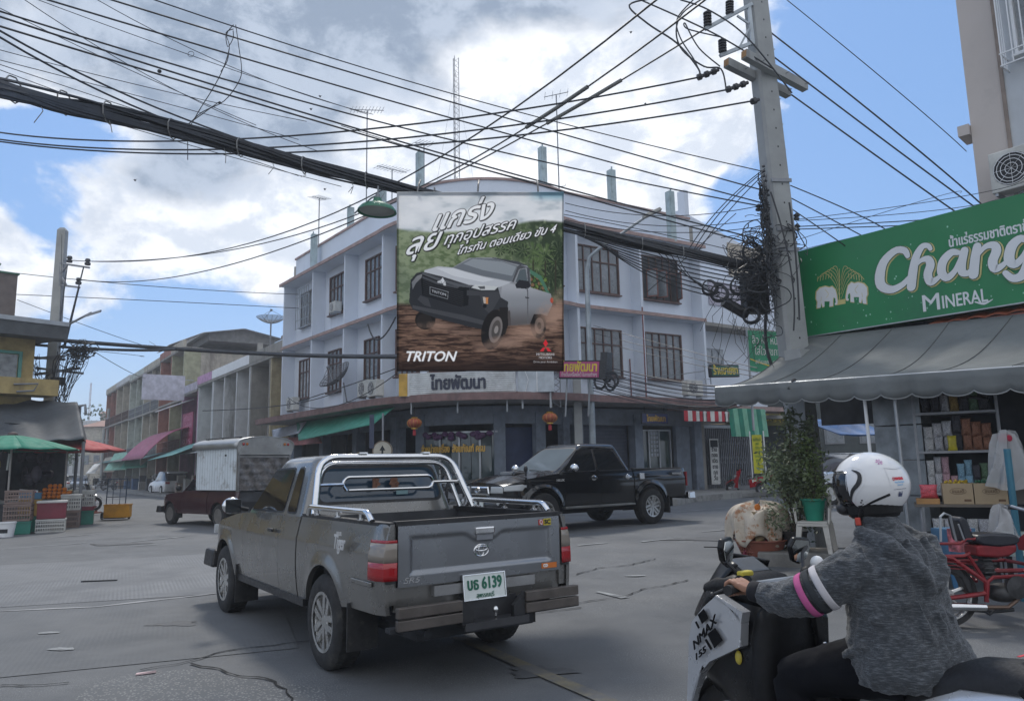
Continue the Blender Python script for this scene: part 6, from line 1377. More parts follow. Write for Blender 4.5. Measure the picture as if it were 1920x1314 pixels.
MB().add([tuple(p) for p in (E1[0],E1[1],E1[2],E1[3])],[(0,1,2,3)]).build('tent_side',GT,t_,solid=.02)
for u,v,Y in ((150,760,26.4),(152,905,23.4),(-30,900,23)):
 p=D(u,v,Y);b=MB();b.tube([(p.x,p.y,0),(p.x,p.y,D(u,825 if Y<26 else 757,Y).z-.05)],.05,6);b.build('tent_pole',GREYM,t_)
b=MB();q=D(146,762,26.2);b.tube([q,q+Vector((.25,0,.05)),q+Vector((.3,0,-.3))],.05);b.build('gutter_pipe',STEEL,t_)
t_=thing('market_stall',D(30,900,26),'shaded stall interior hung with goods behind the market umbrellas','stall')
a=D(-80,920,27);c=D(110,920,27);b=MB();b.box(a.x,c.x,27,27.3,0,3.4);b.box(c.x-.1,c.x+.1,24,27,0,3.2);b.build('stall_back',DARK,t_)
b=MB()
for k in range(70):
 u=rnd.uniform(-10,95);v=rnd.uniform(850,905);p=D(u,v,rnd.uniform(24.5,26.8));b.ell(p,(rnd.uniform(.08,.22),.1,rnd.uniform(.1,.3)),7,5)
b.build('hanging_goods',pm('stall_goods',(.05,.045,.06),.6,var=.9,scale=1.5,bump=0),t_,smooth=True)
b=MB();a=D(-20,925,22.6);c=D(155,925,23.6)
b.M=frame(Vector((a.x,a.y,0)),Vector((c.x-a.x,c.y-a.y,0)));Lt=Vector((c.x-a.x,c.y-a.y,0)).length
b.box(0,Lt,0,1.4,.72,.80);Mtb=b.M.copy();b.build('stall_counter',pm('counter_grey',(.22,.22,.21),.7),t_)
b=MB(Mtb);b.box(0,Lt,-.02,.0,.0,.72);b.build('counter_front',DARK2,t_)
ORG=pm('orange_fruit',(.55,.16,.01),.45,var=.15,scale=3,bump=.2)
t_=thing('fruit_pile',Mtb@Matrix.Translation((1.8,.4,.8)),'pyramid of oranges on the shaded stall counter','fruit')
om=None
for L in range(4):
 for i in range(9-L*2):
  for j in range(4-L):
   Mo=Mtb@Matrix.Translation((1.1+.13*i+.13*L,.2+.13*j+.06*L,.87+.11*L))
   if om is None:
    b=MB(Mo);b.ell((0,0,0),(.065,.065,.062),10,7);o=b.build('orange',ORG,t_,smooth=True);om=o;Wm=WM[t_.name].inverted()
    loc0=(Wm@Mo).translation.copy()
   else:
    o=om.copy();COL.objects.link(o);o.location=om.location+((WM[t_.name].inverted()@Mo).translation-loc0)
M_=Mtb@Matrix.Translation((Lt*.41,-.1,.95))@Matrix.Rotation(.1,4,'Y');b=MB(M_);b.box(-.24,.24,0,.01,-.16,.16);t_=thing('price_card',M_,'small red price card with pale border in front of the stall','card');b.build('card',WHITEP,t_)
b=MB(M_);b.box(-.2,.2,-.004,-.001,-.13,.13);b.build('card_print',pm('price_red',(.5,.03,.07),.6),t_)
def umbrella(u,vt,Y,r,ve,pole_u,mt,lab,n=12):
 c=D(u,vt,Y);ze=D(u,ve,Y).z;M_=TR(c.x,c.y,0,.2);t_=thing('market_umbrella',M_,lab,'umbrella','market umbrellas')
 def P(rr,a,sc=1):return (rr*r*math.cos(a),rr*r*math.sin(a),c.z-(c.z-ze)*(rr**1.35))
 for k in range(n):
  a0,a1=6.2832*k/n,6.2832*(k+1)/n
  def fu(s,t,a0=a0,a1=a1):
   a=a0+(a1-a0)*s;x,y,z=P(max(t,.01),a);e=.055*math.sin(math.pi*s)*t;return (x*(1-e*.6),y*(1-e*.6),z-e*.7)
  MB(M_).grid(fu,4,6).build('canopy_panel',mt,t_,solid=.006,smooth=True)
 b=MB(M_);b.tube([(0,0,0),(0,0,c.z+.05)],.03,8);b.build('pole',pm('umbrella_pole',(.35,.33,.31),.4,.5),t_)
 b=MB(M_);b.lathe([(.001,c.z+.09),(.12,c.z+.05),(.14,c.z-.01)],12);b.build('top_cap',pm('cap_brown',(.09,.06,.06),.6),t_)
 b=MB(M_)
 for k in range(n):a=6.2832*k/n;b.tube([Vector(P(.05,a))-Vector((0,0,.03)),Vector(P(.5,a))-Vector((0,0,.03)),Vector(P(.98,a))-Vector((0,0,.02))],.010,4)
 b.build('rib',GREYM,t_)
 return t_
GU=pm('umbrella_green',(.02,.20,.13),.75,var=.12,dirt=(.03,.15,.1));RU=pm('umbrella_red',(.42,.07,.07),.75,var=.12,dirt=(.30,.06,.06))
umbrella(24,815,21.7,1.72,843,20,GU,'big faded green market umbrella at the left edge')
umbrella(128,819,24.6,1.75,845,118,RU,'big faded red market umbrella behind the green one')
b=MB();p=D(18,850,20.9);b.tube([p,p+Vector((-.03,0,-.45))],.03,4);b.build('tied_cloth',pm('pale_cloth',(.35,.38,.36),.8),label='pale strip of cloth hanging from the green umbrella rim',cat='cloth')
def crate(M_,w_,d_,h_,mt,lab,grp='stacked market crates',lid=None,fill=None,solidw=False):
 t_=thing('crate',M_,lab,'crate',grp);b=MB(M_);tp=.02
 b.box(-w_/2+tp,w_/2-tp,-d_/2+tp,d_/2-tp,0,.02)
 def side(fr_,L):
  b.M=fr_
  if solidw:b.box(-L/2,L/2,-.008,.008,.02,h_-.03);return
  n=max(4,int(L/.055));
  for i in range(n+1):x=-L/2+L*i/n;b.box(x-.009,x+.009,-.008,.008,.02,h_-.04)
  for z in (.02,h_*.33,h_*.6,h_-.07):b.box(-L/2,L/2,-.0065,.0065,z,z+.03)
 side(M_@Matrix.Translation((0,-d_/2+.01,0)),w_-.02);side(M_@Matrix.Translation((0,d_/2-.01,0)),w_-.02)
 R9=Matrix.Rotation(math.pi/2,4,'Z');side(M_@Matrix.Translation((-w_/2+.01,0,0))@R9,d_-.04);side(M_@Matrix.Translation((w_/2-.01,0,0))@R9,d_-.04)
 b.build('crate_wall',mt,t_)
 b=MB(M_)
 for x0,x1,y0,y1 in ((-w_/2-.01,w_/2+.01,-d_/2-.01,-d_/2+.015),(-w_/2-.01,w_/2+.01,d_/2-.015,d_/2+.01),(-w_/2-.01,-w_/2+.015,-d_/2+.015,d_/2-.015),(w_/2-.015,w_/2+.01,-d_/2+.015,d_/2-.015)):b.box(x0,x1,y0,y1,h_-.035,h_)
 b.build('rim',mt,t_)
 if lid:b=MB(M_);b.box(-w_/2-.02,w_/2+.02,-d_/2-.02,d_/2+.02,h_+.002,h_+.06);b.build('lid',lid,t_,bevel=.015)
 if fill:
  b=MB(M_)
  for k in range(40):b.ell((rnd.uniform(-w_/2+.08,w_/2-.08),rnd.uniform(-d_/2+.08,d_/2-.08),h_-.06+rnd.uniform(-.03,.05)),(.05,.05,.04),6,4)
  b.build('contents',fill,t_,smooth=True)
 return t_
CW=pm('crate_white',(.50,.50,.48),.6,dirt=(.3,.28,.25));CR=pm('crate_maroon',(.16,.02,.035),.5);CGn=pm('crate_green',(.02,.16,.12),.5);CB=pm('crate_brown',(.22,.16,.14),.6,dirt=(.12,.09,.08));CY=pm('crate_amber',(.33,.20,.04),.6);CBl=pm('crate_blue',(.04,.13,.22),.5);CO=pm('crate_orange',(.55,.25,.01),.5)
st=[(20,1003,.62,[(.34,CGn,'green crate hidden behind the white bucket'),(.44,CB,'brown crate second in the leftmost stack'),(.36,CB,'upper brown crate of the leftmost stack')],None),(42,998,.5,[(.42,CGn,'dark green crate at the foot of the amber stack'),(.45,CY,'amber crate between brown and maroon stacks'),(.18,CBl,'flat blue crate topping the amber stack')],None),(84,999,.68,[(.36,CW,'white lattice crate under the maroon box'),(.42,CR,'maroon box with white lid in the front stack')],CW),(121,990,.5,[(.5,CB,'tall brown crate right of the white lattice crate'),(.40,CW,'white crate on the tall brown one')],CW),(147,984,.55,[(.42,CGn,'green crate at the right end of the front row'),(.12,CR,'thin maroon crate between green and white ones'),(.44,CW,'white lattice crate on top at the right end')],CW)]
for u,v,w_,lv,lid in st:
 p=G(u,v);z=0;p.z=0
 for i,(h_,mt,lb) in enumerate(lv):
  crate(TR(p.x,p.y+.25,z,.45+rnd.uniform(-.06,.06)),w_,w_*.75,h_,mt,lb,lid=lid if i==len(lv)-1 else None,solidw=mt in (CR,CGn,CY,CBl));z+=h_+.004
for u,v,h_,mt,lb in ((70,985,.85,CBl,'deep blue crate in the second row behind the maroon box'),(100,975,.9,CW,'white crate in the second row below the price card'),(5,985,.9,CB,'brown crate in the second row at the left edge'),(128,968,.95,CB,'brown crate in the second row near the red umbrella pole')):
 p=G(u,v);crate(TR(p.x,p.y+.3,0,.4),.6,.45,h_,mt,lb,grp='second row crates',fill=pm('produce',(.18,.16,.05),.6,var=.7,scale=6))
p=G(12,1006);M_=TR(p.x,p.y,0);t_=thing('bucket',M_,'white plastic bucket with a black print at the left edge','bucket')
b=MB(M_);b.lathe([(.001,.005),(.15,0),(.19,.33),(.205,.34),(.205,.37),(.18,.37),(.14,.03)],24);b.build('bucket_wall',WHITEP,t_,smooth=True)
b=MB(M_);b.lathe([(.166,.10),(.177,.2)],10,a0=-2.3,a1=-.9);o=b.build('black_print',DARK,t_);
p=G(212,974);M_=TR(p.x,p.y+.2,0,.25);t_=thing('hand_trolley',M_,'dark blue hand trolley standing upright on the side street','trolley')
b=MB(M_);TB=pm('trolley_blue',(.035,.06,.10),.5)
b.tube([(-.35,0,.1),(-.33,.05,1.35)],.02,6);b.tube([(.25,0,.1),(.27,.05,1.35)],.02,6);b.tube([(-.33,.05,1.35),(.27,.05,1.35)],.02,6)
for z in (.3,.75,1.1):b.tube([(-.34,.03,z),(.26,.03,z)],.015,6)
for x in (-.15,.07):b.tube([(x,.02,.3),(x,.05,1.35)],.012,6)
b.box(-.4,.32,-.35,.0,.04,.07);b.build('frame',TB,t_)
for x in (-.46,.38):b=MB(M_);b.lathe([(.02,-.03),(.12,-.03),(.13,0),(.12,.03),(.02,.03)],16,'x',(x,.08,.13));b.build('wheel',RUBBER,t_)
crate(M_@Matrix.Translation((.12,-.35,.08)),.78,.45,.44,CO,'bright orange yellow crate standing before the hand trolley',grp='',fill=pm('fruit_brown',(.25,.12,.05),.5,var=.5,scale=8),solidw=True)
p=G(172,962);M_=TR(p.x,p.y,0);t_=thing('traffic_cone',M_,'worn dark orange traffic cone with a pale band near the trolley','traffic cone')
b=MB(M_);b.box(-.26,.26,-.26,.26,0,.05);b.lathe([(.20,.05),(.035,1.0),(.001,1.0)],20);b.build('cone_body',pm('cone_orange',(.22,.06,.04),.7,var=.3),t_)
b=MB(M_);b.lathe([(.164,.30),(.131,.48)],20);b.lathe([(.05,.95),(.055,1.0),(.04,1.06),(.001,1.07)],12);b.build('cone_band',WHITEP,t_)
b=MB(TR(G(166,935).x,G(166,935).y));b.tube([(0,0,0),(0,0,.9)],.12,10);b.build('bollard',CONCP,label='grey stub bollard just behind the traffic cone',cat='bollard')
c=D(717,845,16.5);M_=TR(c.x,c.y,0);t_=thing('road_sign',M_,'round white sign with a black straight ahead arrow and dark rim','road sign')
b=MB(M_);b.lathe([(.001,0),(.22,0),(.22,.03),(.001,.03)],32,'y',(0,0,c.z));b.build('sign_plate',pm('sign_cream',(.42,.40,.34),.6),t_)
b=MB(M_);b.lathe([(.195,-.003),(.221,-.003)],32,'y',(0,0,c.z));b.build('sign_rim',pm('rim_brown',(.16,.12,.09),.6),t_)
b=MB(M_@Matrix.Translation((0,-.006,c.z)));b.prism([(-.02,-.11),(.02,-.11),(.02,.01),(.065,.01),(0,.12),(-.065,.01),(-.02,.01)],0,.003);b.build('arrow',DARK,t_)
b=MB(M_);b.tube([(0,.05,0),(0,.05,D(697,775,16.5).z)],.025,6);b.build('post',GREYM,t_)
q=D(697,810,16.5);b=MB(TR(q.x+.0,q.y,q.z));b.box(-.05,.05,-.01,.01,-.35,.38);b.build('narrow_plate',pm('plate_dark',(.04,.05,.09),.5),label='narrow dark vertical plate with pale marks above the arrow sign',cat='sign')
def paint(nm,col,metal=.6,rough=.28,**k):return pm(nm,col,rough,metal,var=.02,scale=1.2,bump=0,coat=.6,dirt=tuple(c*.86+.008 for c in col),dscale=1.6,dlo=.66,dhi=.95,**k)
TINT=glassm('tinted_glass',(.012,.014,.017),.04)
LENSW=glassm('clear_lens',(.42,.44,.45),.08);LENSR=glassm('red_lens',(.30,.008,.012),.12);LENSG=glassm('smoked_lens',(.22,.19,.16),.12)
def wheel(par,c,R,w_,rr,sx,style=5,rim=ALLOY):
 M_=WM[par.name];wh=sub(par,'wheel')
 b=MB(M_@Matrix.Translation(c));h_=w_/2
 pr=[(rr,-h_*.85),(rr+.02,-h_*.98),(R-.07,-h_),(R-.02,-h_*.9),(R,-h_*.7),(R,h_*.7),(R-.02,h_*.9),(R-.07,h_),(rr+.02,h_*.98),(rr,h_*.85)]
 b.lathe(pr,40,'x');b.build('tyre',RUBBER,wh,smooth=True)
 if R>.3:
  b=MB(M_@Matrix.Translation(c))
  for k in range(40):
   a=6.2832*k/40;b2=b.M;b.M=M_@Matrix.Translation(c)@Matrix.Rotation(a,4,'X');b.box(-h_*.66,-h_*.2,R-.012,R+.004,-.012,.012);b.box(h_*.2,h_*.66,R-.012,R+.004,-.02,.004);b.M=b2
  b.build('tread',RUBBER,wh)
 b=MB(M_@Matrix.Translation(c));o_=sx*h_
 b.lathe([(rr-.012,o_*.92),(rr+.012,o_*.95),(rr+.012,o_*.82),(rr-.015,o_*.78),(rr-.03,o_*.3),(rr-.03,-o_*.8)],40,'x')
 b.lathe([(.001,o_*.80),(.045,o_*.80),(.06,o_*.70),(.062,o_*.2)],20,'x')
 for k in range(style):
  a=6.2832*k/style+.3;b.M=M_@Matrix.Translation(c)@Matrix.Rotation(a,4,'X')
  for off in (-.5,.5):
   s0,s1=.028*off*2,.052*off*2*(5/style)
   b.loft([[(o_*.80,s0-.022,.04),(o_*.80,s0+.022,.04),(o_*.45,s0+.022,.04),(o_*.45,s0-.022,.04)],[(o_*.88,s1*.9-.026,rr-.008),(o_*.88,s1*.9+.026,rr-.008),(o_*.55,s1*.9+.026,rr-.008),(o_*.55,s1*.9-.026,rr-.008)]])
 b.build('rim',rim,wh,smooth=True,sharp=30)
 b=MB(M_@Matrix.Translation(c));b.lathe([(.001,o_*.3),(rr-.03,o_*.3)],24,'x');b.build('brake_disc',DARK,wh)
 return wh
def rrect(x,y0,y1,z,r,n=5):
 """rounded rectangle ring, half width x"""
 P=[]
 for cx,cy,a0 in ((x-r,y1-r,0),(-x+r,y1-r,90),(-x+r,y0+r,180),(x-r,y0+r,270)):
  for k in range(n+1):a=R_(a0+90*k/n);P.append((cx+r*math.cos(a),cy+r*math.sin(a),z))
 return P
def pickup(M_,P,lab,col):
 T_=thing('pickup_truck',M_,lab,'pickup truck')
 hw,wb,tail,nose,Ra,za,sill=P['hw'],P['wb'],P['tail'],P['nose'],P['Ra'],P['za'],P['sill']
 top=lambda y:smooth_interp(P['top'],y)
 def bot(y):
  z=smooth_interp(P['bot'],y,.03)
  for ya in (0,wb):
   d=abs(y-ya)
   if d<Ra:z=max(z,za+math.sqrt(Ra*Ra-d*d))
  return z
 zm=P.get('zm',(sill+P['belt'])/2)
 def hx(y,z):
  q=(z-zm)/(P['belt']-sill)*2;x=hw-.022*q*q-(.02*max(0,q)**2)
  if y>nose-.75:x-=.20*((y-nose+.75)/.75)**2.6
  if y<tail+.15:x-=.035*((tail+.15-y)/.15)**2
  for ya in (0,wb):
   d=math.hypot(y-ya,z-za)
   x+=P.get('flare',.02)*sst(1-(d-Ra)/.11) if d>=Ra else P.get('flare',.02)
  x+=P.get('crease',.006)*math.exp(-((z-P['belt']+.16)/.03)**2)
  return x
 P['hx']=hx
 for s in (-1,1):
  for nm,y0,y1 in P['panels']:
   b=MB(M_);nu=max(4,int((y1-y0)/.028));g=.003
   def fs(u,v,s=s,y0=y0,y1=y1):y=y0+g+(y1-y0-2*g)*u;z0,z1=bot(y),top(y);z=z0+(z1-z0)*v;return (s*hx(y,z),y,z)
   b.grid(fs,nu,18)
   def fe(u,v,s=s,y=y0+g):z=bot(y)+(top(y)-bot(y))*v;return (s*(hx(y,z)-.03*u),y,z)
   b.grid(fe,1,18)
   def fe(u,v,s=s,y=y1-g):z=bot(y)+(top(y)-bot(y))*v;return (s*(hx(y,z)-.03*u),y,z)
   b.grid(fe,1,18)
   def fb(u,v,s=s,y0=y0,y1=y1):y=y0+g+(y1-y0-2*g)*u;z=bot(y);return (s*(hx(y,z)-.045*v),y,z+.0*v)
   b.grid(fb,nu,1)
   bm=bmesh.new();
   b.build(nm,col,T_,smooth=True,sharp=35);bm.free()
 b=MB(M_)
 for ya in (0,wb):
  for s in (-1,1):
   b.grid(lambda u,v:(s*((hw-.03)*(1-u)+.45*u),ya+(Ra+.005)*math.cos(math.pi*v),za+(Ra+.005)*math.sin(math.pi*v)),1,16)
   b.box(min(s*.44,s*.46),max(s*.44,s*.46),ya-Ra,ya+Ra,.3,za+Ra)
 b.build('wheel_well',DARK,T_)
 b=MB(M_);b.box(-.5,.5,tail+.1,nose-.3,.32,.62)
 ysg=[tail+.08,-Ra-.01,Ra+.01,wb-Ra-.01,wb+Ra+.01,nose-.14]
 for a,c in ((0,1),(2,3),(4,5)):x_=hw-.11-(.13 if a==4 else 0);b.box(-x_,x_,ysg[a],ysg[c],sill+.03,.72)
 for a,c in ((1,2),(3,4)):b.box(-hw+.12,hw-.12,ysg[a],ysg[c],za+Ra+.01,za+Ra+.05)
 b.build('chassis',DARK,T_)
 yh0=P['cowl']
 def fh(u,v):
  y=yh0+(nose-yh0)*u;z=top(y);x=hx(y,z)*(2*v-1);q=1-(2*v-1)**2
  return (x,y+.09*q*u**6,z+P.get('crown',.05)*q+.018*math.exp(-((abs(2*v-1)-.55)/.1)**2)*(1-u*.6))
 MB(M_).grid(fh,26,24).build('hood',col,T_,smooth=True)
 def nosep(xn,z):
  x=hx(nose,z)*xn;q=1-xn*xn;k=max(0,(z-.45)/(top(nose)-.45));return Vector((x,nose+.09*q-.0*k,z))
 zn0=P.get('nosebot',.42)
 def ft(u,v):
  z=zn0+(top(nose)-zn0)*v;p=nosep(2*u-1,z);p.y+=P.get('bump',.05)*sst((.72-z)/.12)*(1-abs(2*u-1)**6);p.z+=P.get('crown',.05)*(1-(2*u-1)**2)*v**6;return p
 MB(M_).grid(ft,24,18).build('front_fascia',col,T_,smooth=True)
 c=P['cab'];zb,zr=P['belt']-.015,c['zr']
 def lv(z):
  f=(z-zb)/(zr-zb);return (c['hb']+(c['ht']-c['hb'])*f,c['yr0']+(c['yr1']-c['yr0'])*f,c['yf0']+(c['yf1']-c['yf0'])*f)
 rings=[rrect(hw-.01,c['yr0']-.01,c['yf0']+.02,zb-.28,.06),rrect(lv(zb)[0],lv(zb)[1],lv(zb)[2],zb,.09)]
 for f in (.25,.5,.75,1):z=zb+(zr-zb)*f;h_,y0,y1=lv(z);rings.append(rrect(h_,y0,y1,z,.09+.03*f))
 for k,(dz,din) in enumerate(((.028,.018),(.05,.05),(.065,.12),(.075,.26),(.08,.42))):h_,y0,y1=lv(zr);rings.append(rrect(h_-din,y0+din*.9,y1-din*1.1,zr+dz,max(.02,.12-din*.2)))
 MB(M_).loft(rings).build('cab',col,T_,smooth=True,sharp=50)
 sx_=lambda z:lv(z)[0]
 def poly_side(pts,s,off,mat,nm,par):
  b=MB(M_);b.add([(s*(sx_(z)+off),y,z) for y,z in pts]+[(s*(sx_(z)+off-.012),y,z) for y,z in pts],[tuple(range(len(pts)))]+[(i,(i+1)%len(pts),(i+1)%len(pts)+len(pts),i+len(pts)) for i in range(len(pts))]);return b.build(nm,mat,par)
 def grow(pts,g):
  cy,cz=sum(p[0] for p in pts)/len(pts),sum(p[1] for p in pts)/len(pts);ky=max(abs(p[0]-cy) for p in pts);kz=max(abs(p[1]-cz) for p in pts)
  return [(cy+(y-cy)*(1+g/ky),cz+(z-cz)*(1+g/kz)) for y,z in pts]
 def rnd_poly(pts,r=.05,n=4):
  out_=[];m_=len(pts)
  for i in range(m_):
   a,p,q=Vector(pts[i-1]),Vector(pts[i]),Vector(pts[(i+1)%m_]);d1=(a-p).normalized();d2=(q-p).normalized();rr=min(r,(a-p).length*.45,(q-p).length*.45)
   for k in range(n+1):t=k/n;out_.append(tuple((p+d1*rr)*(1-t)**2+p*2*t*(1-t)+(p+d2*rr)*t*t))
  return out_
 for w_ in c['windows']:
  for s in (-1,1):
   q=rnd_poly(w_);f_=poly_side(grow(q,.018),s,.003,BLKPL,'window_seal',T_);poly_side(q,s,.0065,TINT,'pane',f_)
 def face(pts,rear,off,mat,nm,par):
  b=MB(M_);Y=lambda z:(lv(z)[1]-off) if rear else (lv(z)[2]+off)
  b.add([(x,Y(z),z) for x,z in pts]+[(x,Y(z)+(.012 if rear else -.012),z) for x,z in pts],[tuple(range(len(pts)))]+[(i,(i+1)%len(pts),(i+1)%len(pts)+len(pts),i+len(pts)) for i in range(len(pts))]);return b.build(nm,mat,par)
 z0,z1=zb+.07,zr-.03;xw=lambda z:sx_(z)-.07
 q=rnd_poly([(-xw(z0),z0),(xw(z0),z0),(xw(z1),z1),(-xw(z1),z1)],.1);f_=face(grow(q,.02),False,.003,BLKPL,'windscreen_seal',T_);face(q,False,.007,P.get('wsglass',TINT),'windscreen',f_)
 z0,z1=P.get('rw',(zb+.10,zr-.05));xw=lambda z:sx_(z)-.10
 q=rnd_poly([(-xw(z0),z0),(xw(z0),z0),(xw(z1),z1),(-xw(z1),z1)],.08);f_=face(grow(q,.025),True,.003,BLKPL,'rear_window_seal',T_);face(q,True,.008,P.get('rglass',TINT),'rear_window',f_)
 rz=P['rail'];y0,y1=tail+.05,P['bedf'];bf=.72
 b=MB(M_);wi=hw-.10
 b.box(-wi,wi,y0,y1-.02,bf-.03,bf)
 for s in (-1,1):b.box(min(s*wi,s*(wi+.02)),max(s*wi,s*(wi+.02)),y0,y1-.02,bf,rz-.03)
 b.box(-wi,wi,y1-.05,y1-.02,bf,rz-.02);b.box(-wi,wi,y0,y0+.02,bf,rz-.03)
 for s in (-1,1):b.box(min(s*(wi-.16),s*wi),max(s*(wi-.16),s*wi),-.42,.42,bf,.92)
 b.build('bed_liner',P.get('liner',DARK2),T_)
 b=MB(M_)
 for s in (-1,1):
  rr_=[[(s*(hx(y,rz)+.004),y,rz-.028),(s*(hx(y,rz)+.006),y,rz+.010),(s*(wi-.015),y,rz+.012),(s*(wi-.015),y,rz-.03)] for y in np.linspace(tail+.01,y1-.005,14)]
  b.loft(rr_)
 b.build('rail_cap',BLKPL,T_)
 return T_,dict(hx=hx,top=top,bot=bot,nosep=nosep,sx=sx_,lv=lv,zb=zb,zr=zr,rnd_poly=rnd_poly)
def patch_nose(T_,M_,K,xs,zs,mat,nm,off=.012,n=8,par=None,dy=0):
 """xs:(x0,x1 at bottom, x0,x1 at top) as fractions"""
 b=MB(M_)
 def f(u,v):z=zs[0]+(zs[1]-zs[0])*v;x0=xs[0]+(xs[2]-xs[0])*v;x1=xs[1]+(xs[3]-xs[1])*v;p=K['nosep'](x0+(x1-x0)*u,z);return (p.x,p.y+off+dy,p.z)
 return b.grid(f,n,4).build(nm,mat,par or T_,solid=.012,smooth=True)
def patch_side(T_,M_,K,s,y0,y1,z0,z1,mat,nm,off=.006,par=None,fz=None,th=.012):
 b=MB(M_)
 def f(u,v):
  y=y0+(y1-y0)*u;a,c=(z0,z1) if fz is None else fz(u);z=a+(c-a)*v;return (s*(K['hx'](y,z)+off),y,z)
 return b.grid(f,10,6).build(nm,mat,par or T_,solid=th,smooth=True)
SIL=paint('metallic_warm_grey',(.195,.19,.18),.65,.30)
yaw=.6034;MS1=TR(-.827,6.586,0,yaw)
P=dict(hw=.835,wb=3.03,tail=-1.04,nose=3.86,Ra=.415,za=.37,sill=.50,belt=1.10,rail=1.14,bedf=.66,cowl=2.42,crown=.05,flare=.022,top=[(-2,1.14),(.66,1.14),(.70,1.12),(2.3,1.10),(2.7,1.07),(3.3,.98),(3.75,.86),(4,.80)],bot=[(-2,.56),(-.5,.53),(.5,.46),(2.6,.44),(3.4,.50),(4,.52)],panels=[('bed_side',-1.04,.655),('rear_quarter',.68,1.17),('door',1.17,2.33),('fender',2.33,3.86)],cab=dict(zr=1.585,hb=.765,ht=.62,yr0=.70,yr1=.80,yf0=2.45,yf1=1.78,windows=[[(1.28,1.15),(2.28,1.14),(1.84,1.525),(1.28,1.535)],[(.93,1.15),(1.17,1.15),(1.17,1.535),(1.03,1.535)]]),rglass=glassm('blue_tint_rear_glass',(.03,.055,.085),.06),rw=(1.235,1.53))  # rear pane: tinted glass with a bluish reflection put into its colour
TS,K=pickup(MS1,P,'silver grey two door pickup seen from behind with chrome roll bar and dented bumper',SIL)
for x,y in ((-1,0),(1,0),(-1,3.03),(1,3.03)):wheel(TS,(x*.735,y,.355),.355,.225,.215,x,5)
TG=paint('tailgate_grey',(.215,.225,.24),.65,.26)  # body paint made lighter and bluer, the reflected sky put into the colour
def tg(u,v):
 x=-.70+1.40*u;z=.715+(1.125-.715)*v
 topz=1.045-.055*math.exp(-(x/.13)**4);
 dx=.60-abs(x);dz=min(topz-z,z-.80);d=min(dx,dz);rel=.016*sst((d+.015)/.035)
 rel-=.0*x;y=-1.045+rel+.004*math.sin(v*3.1)*-1
 return (x,y,z)
MB(MS1).grid(tg,110,60).build('tailgate',TG,TS,smooth=True,sharp=80)
b=MB(MS1);b.box(-.70,.70,-1.03,-1.0,.715,1.125);b.box(-.715,.715,-1.045,-.985,1.126,1.158);b.build('tailgate_cap',BLKPL,TS)
b=MB(MS1);b.box(-.785,-.705,-1.02,-.99,.60,1.12);b.box(.705,.785,-1.02,-.99,.60,1.12);b.build('rear_corner',SIL,TS)
b=MB(MS1);b.box(-.71,.71,-1.0,-.97,.55,.72);b.build('rear_valance',SIL,TS)
b=MB(MS1);b.box(-.085,.085,-1.07,-1.040,1.030,1.085);b.build('tailgate_handle',CHROME,TS,bevel=.012)
b=MB(MS1);b.box(-.07,.07,-1.056,-1.052,.99,1.028);b.build('handle_recess',GREYM,TS)
b=MB(MS1@Matrix.Translation((-.02,-1.036,.915)))
for rx,rz in ((.062,.042),(.022,.040),(.052,.016)):b.tube([(rx*math.cos(a),0,rz*math.sin(a)+(.012 if rz<.02 else 0)) for a in np.linspace(0,6.1,24)],.0045,5,closed=True)
b.build('emblem',CHROME,TS)
text('SR5',.055,CHROME,MS1@Matrix.Translation((-.60,-1.047,.755)),TS,width=.13,shear=.3)
MSs=frame(MS1@Vector((-.876,-.42,.985)),-(MS1.to_3x3()@Vector((0,1,0))))
text('Tiger',.15,pm('badge_pale',(.50,.50,.50),.5),MSs@Matrix.Translation((0,-.004,0)),TS,width=.21,shear=.35,off=.003);text('HILUX',.04,pm('badge_pale',(.5,.5,.5),.5),MSs@Matrix.Translation((.0,-.004,.065)),TS,width=.10,shear=.3)
STK=pm('sticker_yellow',(.55,.45,.03),.5,bump=0)
b=MB(MS1);b.box(.50,.545,-1.050,-1.047,1.065,1.105);b.build('red_sticker',pm('sticker_red',(.45,.04,.03),.5,bump=0),TS);b=MB(MS1);b.box(.548,.62,-1.050,-1.047,1.06,1.11);b.build('yellow_sticker',STK,TS)
text('Q',.045,WHITEP,MS1@Matrix.Translation((.523,-1.052,1.085)),TS,width=.028);text('SC',.045,DARK,MS1@Matrix.Translation((.584,-1.052,1.085)),TS,width=.055,off=.002)
b=MB(MS1);b.box(.52,.665,-1.050,-1.047,.735,.775);b.build('orange_sticker',pm('sticker_orange',(.55,.15,.02),.5,bump=0),TS);text('CD',.03,WHITEP,MS1@Matrix.Translation((.555,-1.052,.755)),TS,width=.04,off=.002)
for s in (-1,1):
 for z0,z1,mt,nm in ((.765,.885,LENSR,'tail_lamp'),(.885,1.015,LENSG,'reverse_lamp'),(1.015,1.035,LENSR,'tail_lamp_top')):
  b=MB(MS1)
  def f(u,v,s=s):
   z=z0+(z1-z0)*v;
   if u<.6:y=-.865-.175*(u/.6);x=K['hx'](y,z)+.008
   else:q=(u-.6)/.4;y=-1.04-.012*math.sin(q*1.57);x=(K['hx'](-1.04,z)+.008)*(1-q)+.712*q
   return (s*x,y-(.006 if u>=.6 else 0),z)
  b.grid(f,40,3).build(nm,mt,TS,smooth=True,solid=.006,sharp=60)
 b=MB(MS1);b.box(*sorted((s*.72,s*.79)),-1.05,-1.042,.745,.76);b.build('lamp_trim',BLKPL,TS)
Mpl=MS1@Matrix.Translation((-.02,-1.075,.665))@Matrix.Rotation(-.12,4,'X')
